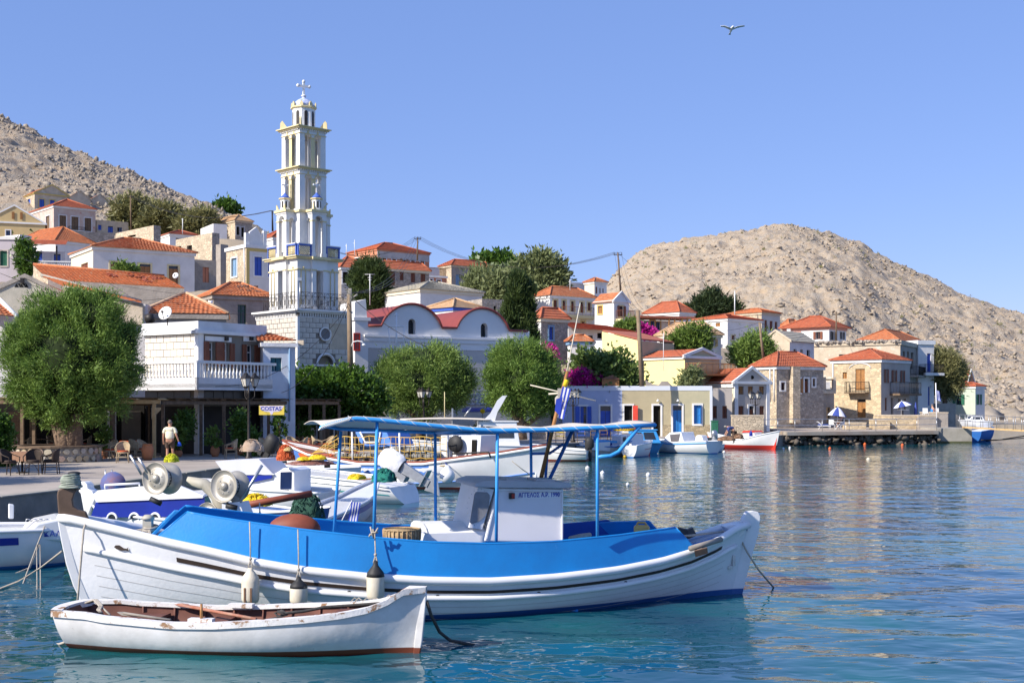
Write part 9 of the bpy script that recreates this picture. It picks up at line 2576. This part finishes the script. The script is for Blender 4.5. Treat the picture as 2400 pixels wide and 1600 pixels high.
pot('large terracotta urn beside the sunlit pine post',346,1078,.72,.27)
pot('round terracotta pot with leafy plant behind the street lamp',504,1070,.5,.22,600,.8,31,L_bri)
pot('terracotta trough with dark shrub under the street lamp',566,1066,.45,.3,700,1.1,32,L_fic,.28)
pot('terracotta pot with tall dark shrub under the COSTAS sign',655,1062,.45,.22,1100,1.7,33,L_fic,.32)
pot('yellow green spiky plant in a pot right of the planter',246,1074,.4,.15,700,.9,34,L_bri,.28)
pot('leafy potted plant immediately behind the walking man',418,1070,.3,.2,900,1.2,35,L_bri,.25)
pot('terracotta pot with round bush near the right end of pergola',715,1057,.5,.22,700,.9,36,L_fic,.4)
pot('terracotta pot at the pergola far right corner',722,1064,.8,.22)
t,cr,bl=tree('dark shrub cut by the left edge of the picture',50.5,[(-12,1050,34,60,30),(-30,1010,40,40,30)],9000,.16,L_fic,None,name='shrub',cat='shrub',clump=200,csig=.14,asp=.6,base=(-12,1108),seed=44,quad=True);tree_core(t,bl,.75)
# leafy garlands hanging in the dark pergola
for i,(x,y,rx,ry)in enumerate(((432,1000,16,30),(590,1040,14,30),(560,1000,10,30))):
 t,cr,bl=tree(['dark climber on the post right of the walking man','dark climber behind the lamp post foot','dark climber left of the lamp post'][i],60.5,[(x,y,rx,ry)],1800,.14,L_fic,None,name='climber',cat='vine',clump=60,csig=.14,asp=.6,base=(x,y+ry),seed=50+i,quad=True)
# blue directors chairs in front of the blue building
def dchair(label,x,y,m):
 p=G(x,y,.8);t=thing('folding_chair',label,'chair',p,'canvas folding chairs before the blue building');mb=MB();mb.box(p+U*.45,(.5,.45,.03));mb.build('seat',m,t);mb=MB();mb.box(p+U*.78+Vector((0,.2,0)),(.5,.02,.22));mb.build('backrest',m,t)
 for sx in (-.25,.25):
  mb=MB();mb.tube([p+Vector((sx,-.22,0)),p+Vector((sx,.2,.5)),p+Vector((sx,.2,.9))],.018,5);mb.tube([p+Vector((sx,.22,0)),p+Vector((sx,-.2,.6))],.018,5);mb.build('leg',M_oldwood,t)
for x,y,m,l in ((1312,1038,M_net,'yellow canvas folding chair, leftmost by the dark doorway'),(1362,1036,M_bluep,'blue canvas folding chair, left of the pipe post'),(1440,1034,M_bluep,'blue canvas folding chair nearest the yellow net'),(1415,1033,M_oldwood,'brown folding chair between the blue ones'),(1393,1034,M_oldwood,'brown folding chair behind the pipe post')):dchair(l,x,y,m)
table('small grey table among the canvas chairs',1385,1033,M_steel)
# facade left of the blue row
house('shaded blue and white shop with dark doorway behind the right tamarisk',1190,905,1035,100.2,1150,1317,1,('flat',.1),M_lilac,mat('shop_blue_grey',(.40,.42,.46),(.34,.36,.40),1),[('R',(1232,1262,960,1030),'dk'),('R',(1275,1302,958,1030),'dk')],None,minL=6,noterr=True)
lowwall('grey rubble wall base behind the canvas chairs',1195,1325,1014,1036,91,.4,M_stoneg)
t=thing('lattice_balustrade','white balustrade with diamond lattice between the tamarisks','balustrade',W(1120,950,83));mb=MB()
for a,b_ in ((1092,1116),(1126,1148)):
 for i in range(9):
  for s_ in (0,1):
   x0=a+(b_-a)*i/8;mb.tube([W(x0,946 if s_ else 926,83),W(min(b_,x0+7),926 if s_ else 946,83)],.03,4)
 mb.tube([W(a,925,83),W(b_,925,83)],.06,5);mb.tube([W(a,947,83),W(b_,947,83)],.06,5)
mb.build('lattice',M_whitepaint,t);mb=MB();mb.box(W(1121,932,83),(.28,.28,.9));mb.box(W(1121,916,83),(.36,.36,.08));mb.build('pillar',M_white,t)
lowwall('white terrace wall below the diamond lattice',1060,1160,950,1035,84,1,M_white)
t=thing('awning','dark navy shop awning under the white lattice','awning',W(1120,953,82));mb=MB();mb.obox(W(1085,956,83),(2.3,0,0),(0,-1.6,-.25),(0,0,.05));mb.build('fabric',M_navy,t)
t=thing('round_sign','round yellow sign below the navy awning','sign',W(1131,963,81));mb=MB();mb.lathe(W(1131,963,81),[(.01,.02),(.15,.02),(.16,0)],16,Matrix.Rotation(math.radians(90),3,'X'));mb.build('disc',M_net,t);mb=MB();mb.tube([W(1131,963,81),W(1131,985,81)],.02,5);mb.build('stem',M_iron,t)
# life rings, parked moped
for x,y,l in ((1155,1022,'orange lifebuoy hanging left of the moped'),(1218,1013,'orange lifebuoy hanging right of the moped')):
 p=W(x,y,84);mb=MB();mb.tube([p+Vector((.32*math.cos(a),0,.32*math.sin(a)))for a in [i*2*math.pi/18 for i in range(19)]],.07,8);thingmesh(mb,'lifebuoy',MATS['orange_plastic'],l,'lifebuoy')
t=thing('cable_reel','dark green wheel shaped cable reel on the quay','reel',W(1198,1034,80));mb=MB();mb.lathe(W(1198,1034,80),[(.01,.1),(.34,.1),(.36,0),(.34,-.1),(.01,-.1)],20,Matrix.Rotation(math.radians(90),3,'X'));mb.build('wheel',M_greenp,t);mb=MB();mb.lathe(W(1198,1034,79.85),[(.01,.02),(.17,.0)],16,Matrix.Rotation(math.radians(90),3,'X'));mb.build('hub',M_fender,t)
# blue bin/pillar box, green bin
p=W(1757,1004,100);t=thing('waste_bin','bright blue bin standing by the lamp post','bin',p);mb=MB();mb.lathe(p,[(.2,-.45),(.22,.5),(.16,.62),(.02,.66)],14);mb.build('body',M_bluep,t);mb=MB();mb.lathe(p,[(.24,.48),(.24,.54)],14);mb.build('rim',M_azure,t)
p=W(1675,1003,98);t=thing('waste_bin','dull green wheeled bin against the greige annex','bin',p);mb=MB();mb.box(p,(.5,.5,1.0));bevel(mb.build('body',M_greenp,t),.04,2);mb=MB();mb.box(p+U*.55,(.55,.55,.08));mb.build('lid',M_greenp,t)
# railings on the promenade and gangway
def railing(label,pts,h_,every,m=M_steel,mids=(.5,),r_=.025):
 t=thing('railing',label,'railing',pts[0]);mb=MB()
 for f_ in mids+(1.0,):mb.tube([Vector(p)+U*h_*f_ for p in pts],r_,6)
 mb.build('rail',m,t)
 tot=sum((Vector(b)-Vector(a)).length for a,b in zip(pts[:-1],pts[1:]));n=max(1,int(tot/every));
 for i in range(n+1):
  s_=tot*i/n;q=Vector(pts[0])
  for a,b in zip(pts[:-1],pts[1:]):
   a,b=Vector(a),Vector(b);L_=(b-a).length
   if s_<=L_+1e-6:q=a.lerp(b,s_/L_);break
   s_-=L_
  mb=MB().tube([q,q+U*h_],r_,6);mb.build('post',m,t)
 return t
railing('grey tubular railing along the promenade slab',[G(1788,1013,1.1),G(1850,1011,1.1),G(2055,1010,1.1),G(2195,1008,1.1)],1.0,2.2)
t=thing('gangway','white railed gangway leading off the pier to the right','gangway',W(2330,1006,106));A_,B_=W(2262,1003,108),W(2520,1018,98)
mb=MB();mb.prism([A_,B_,B_+Vector((.2,1.3,0)),A_+Vector((.2,1.3,0))],(0,0,.14));mb.build('deck',M_palewood,t)
for off in (0,1.3):
 mb=MB();a,b=A_+Vector((0,off,.1)),B_+Vector((0,off,.1))
 for f_ in (.5,1.05):mb.tube([a+U*f_,b+U*f_],.022,6)
 mb.build('hand_rail',M_steel,t)
 for i in range(14):
  q=a.lerp(b,i/13);mb=MB().tube([q,q+U*1.05],.022,6);mb.build('post',M_steel,t)
mb=MB();mb.tube([G(2300,1031,.3),G(2345,1030,.2),G(2420,1018,.9)],.05,6);mb.tube([G(2310,1033,.1),G(2400,1026,.4)],.04,6);thingmesh(mb,'boom',M_iron,'black mooring boom under the gangway','boom')
# parasols, tables on the terrace
M_nv=mat('parasol_navy',(.04,.07,.30),None,2,rough=.8);M_ww=mat('parasol_white',(.78,.78,.80),None,2,rough=.8)
def parasol(label,x,ytop,d,wpx,hpx,tilt,foot):
 c=W(x,ytop,d);r_=wpx/2/F*d;hh_=hpx/F*d;t=thing('parasol',label,'parasol',foot);Rt=Matrix.Rotation(tilt,3,'Y')
 n=16
 for k in range(n):
  a0,a1=2*math.pi*k/n,2*math.pi*(k+1)/n;g=[]
  for j in range(5):
   f_=j/4;rr_=r_*f_;z=-hh_*f_**1.6;g.append([c+Rt@Vector((rr_*math.cos(a),rr_*math.sin(a),z))for a in (a0,(a0+a1)/2,a1)])
  g[0]=[g[0][0]]*3 if False else [c+Rt@Vector((.01*math.cos(a),.01*math.sin(a),0))for a in (a0,(a0+a1)/2,a1)]
  mb=MB().sheet(g);mb.build('panel',M_nv if (k//2)%2 else M_ww,t)
 mb=MB().tube([c+Vector((0,0,.08)),Vector((c.x,c.y,Vector(foot).z))if abs(tilt)<.1 else Vector(foot)],.03,6);mb.build('pole',M_whitepaint,t)
parasol('blue and white striped parasol on the quay by the wooden door',1964,954,110,44,21,.12,W(1962,1008,110))
parasol('blue and white striped parasol tilted on the upper terrace',2113,940,117,44,12,-.22,W(2112,978,117))
t=thing('parasol','closed blue parasol on the upper terrace','parasol',W(2146,978,117));mb=MB().lathe(W(2146,965,117),[(.02,.9),(.12,.4),(.16,-.25),(.02,-.3)],8);mb.build('folded_fabric',M_nv,t);mb=MB().tube([W(2146,978,117),W(2146,960,117)],.03,5);mb.build('pole',M_whitepaint,t)
for i,(x,y,d,l)in enumerate(((1950,1007,110,'white plastic chair left of the white table'),(1975,1007,110,'white plastic chair under the quay parasol'),(2170,979,116,'white plastic chair on the terrace, left one'),(2196,979,116,'white plastic chair on the terrace, right one'))):
 p=W(x,y,d);t=thing('plastic_chair',l,'chair',p);mb=MB();mb.box(p+U*.43,(.45,.45,.04));mb.build('seat',M_gel,t);mb=MB();mb.box(p+U*.68+Vector((0,.2,0)),(.45,.04,.42));mb.build('backrest',M_gel,t)
 for sx in (-.2,.2):
  for sy in (-.2,.2):mb=MB().tube([p+Vector((sx,sy,0)),p+Vector((sx,sy,.43))],.02,5);mb.build('leg',M_gel,t)
p=W(1963,1007,110);t=thing('table','white folding table under the quay parasol','table',p);mb=MB();mb.box(p+U*.7,(.8,.7,.04));mb.build('tabletop',M_gel,t)
for s_ in (-1,1):mb=MB().tube([p+Vector((s_*.3,-.2,0)),p+Vector((-s_*.3,-.2,.7))],.025,5);mb.build('leg',M_gel,t)
p=W(1929,1006,108);t=thing('sun_lounger','white sun lounger with blue cloth on the promenade','sun lounger',p);mb=MB();mb.box(p+Vector((.1,0,.3)),(1.0,.5,.06));mb.box(p+Vector((-.3,0,.5)),(.5,.5,.05),M=Matrix.Rotation(.7,3,'Y'));mb.build('bed',M_gel,t);mb=MB();mb.box(p+Vector((0,0,.40)),(.8,.45,.05));mb.build('cloth',M_bluep,t)
for s_ in (-.3,.5):mb=MB().tube([p+Vector((s_-.1,0,0)),p+Vector((s_+.1,0,.3))],.025,5);mb.build('leg',M_gel,t)
p=W(2116,978,116.5);t=thing('table','dark table with cups under the terrace parasol','table',p);mb=MB();mb.box(p+U*.7,(.9,.7,.05));mb.build('tabletop',M_steel,t);mb=MB().tube([p,p+U*.7],.05,6);mb.build('pedestal',M_iron,t)
# flagpole
t=thing('flagpole','white flagpole with limp Greek flag on the promenade','flagpole',W(2196,1004,112));mb=MB().tube([W(2196,1004,112),W(2193,897,112)],.045,8);mb.build('pole',M_whitepaint,t)
fl2=thing('flag','limp blue and white Greek flag on the white flagpole','flag',W(2195,915,112));greek_flag(fl2,W(2194,914,111.9),(.15,.1,-1),(1,.1,-.3),.9,.3,2,.05,5)
# utility poles and wires
def upole(label,x0,y0,x1,y1,d,r_=.11,arm=True,m=M_oldwood,group=None):
 a,b=W(x0,y0,d),W(x1,y1,d);t=thing('utility_pole',label,'utility pole',a,group);mb=MB().tube([a,b],[r_*1.15,r_*.85],8);mb.build('pole',m,t)
 if arm:
  mb=MB();v=(b-a).normalized();mb.tube([b-v*.25+Vector((-.5,0,0)),b-v*.25+Vector((.5,0,0))],.05,5)
  for s_ in (-.45,0,.45):mb.tube([b-v*.25+Vector((s_,0,0)),b-v*.1+Vector((s_,0,0.1))],.035,5)
  mb.build('cross_arm',M_iron,t)
 return b
M_pw=mat('pole_timber',(.27,.20,.13),(.20,.14,.09),3,rough=.9)
T1=upole('weathered pole with curved lamp arm beside the bell tower',822,890,818,690,72,.15,False,M_palewood if False else M_pw)
t=thing('street_lamp','curved white lamp arm fixed on the pole beside the tower','street lamp',W(823,812,72));mb=MB().tube([W(823,812,71.9),W(828,801,71.9),W(838,799,71.9),W(848,800,71.9),W(852,806,71.9)],.035,6);mb.ball(W(853,808,71.9),(.12,.1,.07),8,6);mb.build('arm',M_whitepaint,t)
mb=MB();
for k in range(12):mb.tube([W(818+rnd.uniform(-5,5),690+rnd.uniform(-14,10),71.9),W(818+rnd.uniform(-7,7),680+rnd.uniform(-8,20),71.9),W(819,715,71.9)],.014,4)
mb.box(W(820,682,72),(.2,.2,.3));mb.tube([W(825,698,72),W(838,690,72)],.05,6);thingmesh(mb,'cable_cluster',M_concrete,'messy cluster of cables and fittings on the pole top','cables')
T2=upole('dark pole on the crest above the coral mansion',978,610,979,556,186)
T3=upole('tall leaning pole on the ridge before the right hill',1455,690,1448,592,148,.10)
T4=upole('thick pole standing against the yellow houses',1505,905,1495,727,98,.17,False,M_pw)
T5=upole('leaning pole in front of the gable house at right',1789,840,1780,755,122,.12,False,M_pw)
T6=upole('dark pole in front of the salmon trimmed house',1960,800,1960,732,146,.09)
T7=upole('brown pole between the olive bushes on the left slope',307,540,306,458,205,.12,True)
T8=upole('dark pole left of the bell tower on the skyline',639,542,638,494,150,.1,False,M_iron)
mb=MB()
def wire(a,b,sag=.8,r_=.014):rope(mb,a,b,sag,r_,12,4)
for k in (-.4,0,.4):
 o=Vector((k,0,.05));wire(T1+o,T2+o,2,.018);wire(T2+o,T3+o,3.0,.022);wire(T3+o,T4+o,1.2,.014);wire(T8+o*.5,T2+o,4,.02);wire(T8+o*.5,T7+o,2,.02)
wire(T1,W(1000,812,70),.3,.022);wire(T1+U*-.4,W(660,920,62),1.0,.016);wire(T1+U*-.6,W(505,905,61),1.2,.014);wire(T4,T5,1.2);wire(T5,T6,1.5);wire(T3,W(1600,700,160),.6);wire(T1,W(380,700,70),1.0,.014);wire(W(380,700,70),W(0,640,66),.6,.014);wire(W(430,690,75),W(0,585,100),.5,.014)
thingmesh(mb,'overhead_wires',M_iron,'thin dark overhead wires strung between the poles','wires')
def aerial(label,x,y0,y1,d,arms,r_=.03):
 t=thing('television_aerial',label,'aerial',W(x,y0,d));mb=MB().tube([W(x,y0,d),W(x,y1,d)],r_,5)
 for k,(ya_,w_)in enumerate(arms):mb.tube([W(x-w_,ya_,d),W(x+w_,ya_,d)],r_*.6,4)
 mb.build('aerial_mast',M_whitepaint,t)
aerial('white aerial mast rising before the rounded conifer',867,715,642,90,[(643,12),(650,5),(656,4)]);aerial('thin aerial against the yellow gable house',1555,868,780,100,[(783,9),(788,4),(793,3)],.025)
aerial('thin aerials behind the bell tower roofline',812,600,572,150,[(576,3)],.04);aerial('thin aerial by the coral mansion corner',831,600,562,185,[(570,4)],.04);aerial('aerial on the white ridge house roof',1336,680,655,150,[(660,4)],.04);aerial('white mast beside the dark pine',1722,740,682,170,[(690,3)],.07);aerial('aerial at the olive bushes',428,548,512,170,[(514,3)],.05)
# wooden shed on the roof & rocks
p=W(1432,905,100);t=thing('rooftop_shed','small orange-brown wooden hut on the blue building roof','shed',p);a,b=W(1411,904,100),W(1451,904,100);mb=MB();mb.bx(a.x,b.x,100,101.5,a.z-.3,ZZ(886,100));mb.build('wall',M_wood,t)
mb=MB();mb.prism([W(1409,887,99.9),W(1453,889,99.9),W(1436,878,99.9)],(0,1.8,0));mb.build('roof',mat('hut_roof',(.24,.12,.08),None,3),t)
mb=MB();mb.prism([W(1516,905,100),W(1513,890,100),W(1530,900,100),W(1545,902,100),W(1552,893,100),W(1565,893,100),W(1576,905,100)],(0,.6,0));thingmesh(mb,'broken_parapet',M_stoned,'broken dark parapet pieces on the blue building roof','rubble')
# seagull
p=W(1714,68,60);t=thing('seagull','white seagull gliding with bent wings in the sky','bird',p);gp=lambda x,y,o=0:W(x,y,60)+Vector((0,o,0))
M_gull=mat('gull_white',(.80,.80,.80),None,3);M_gullg=mat('gull_grey',(.45,.47,.50),None,3)
mb=MB();mb.tube([gp(1714,74,.38),gp(1714,71,.2),gp(1715,67,0),gp(1716,66,-.2),gp(1716,66.5,-.32)],[.01,.05,.075,.05,.02],10);mb.build('body',M_gull,t)
for s_,pts in ((-1,[(1712,68),(1704,64.5),(1698,62),(1690,62),(1689,61.8)]),(1,[(1719,68),(1728,64.5),(1737,62.5),(1744,61.8),(1745,61.6)])):
 g=[];w_=[.12,.10,.08,.045,.01]
 for(x,y),c in zip(pts,w_):g.append([gp(x,y-.6,-c),gp(x,y-1.2,0),gp(x,y+.8,c)])
 mb=MB().sheet(g);solid(mb.build('wing',M_gull,t),.012)
mb=MB();mb.prism([gp(1714,71,.2),gp(1711,75,.5),gp(1717,75,.5)],(0,0,.01));mb.build('tail',M_gullg,t)
# hanging cloth on stone cottage wall
t=thing('towel','white and blue cloth drying on the stone cottage wall','towel',W(493,712,94));mb=MB().sheet([[W(488,703,94),W(493,705,93.8),W(499,703,94)],[W(489,712,93.9),W(493,714,93.8),W(498,712,93.9)],[W(490,720,94),W(493,721,93.8),W(497,719,94)]]);solid(mb.build('cloth',M_fw,t),.01)
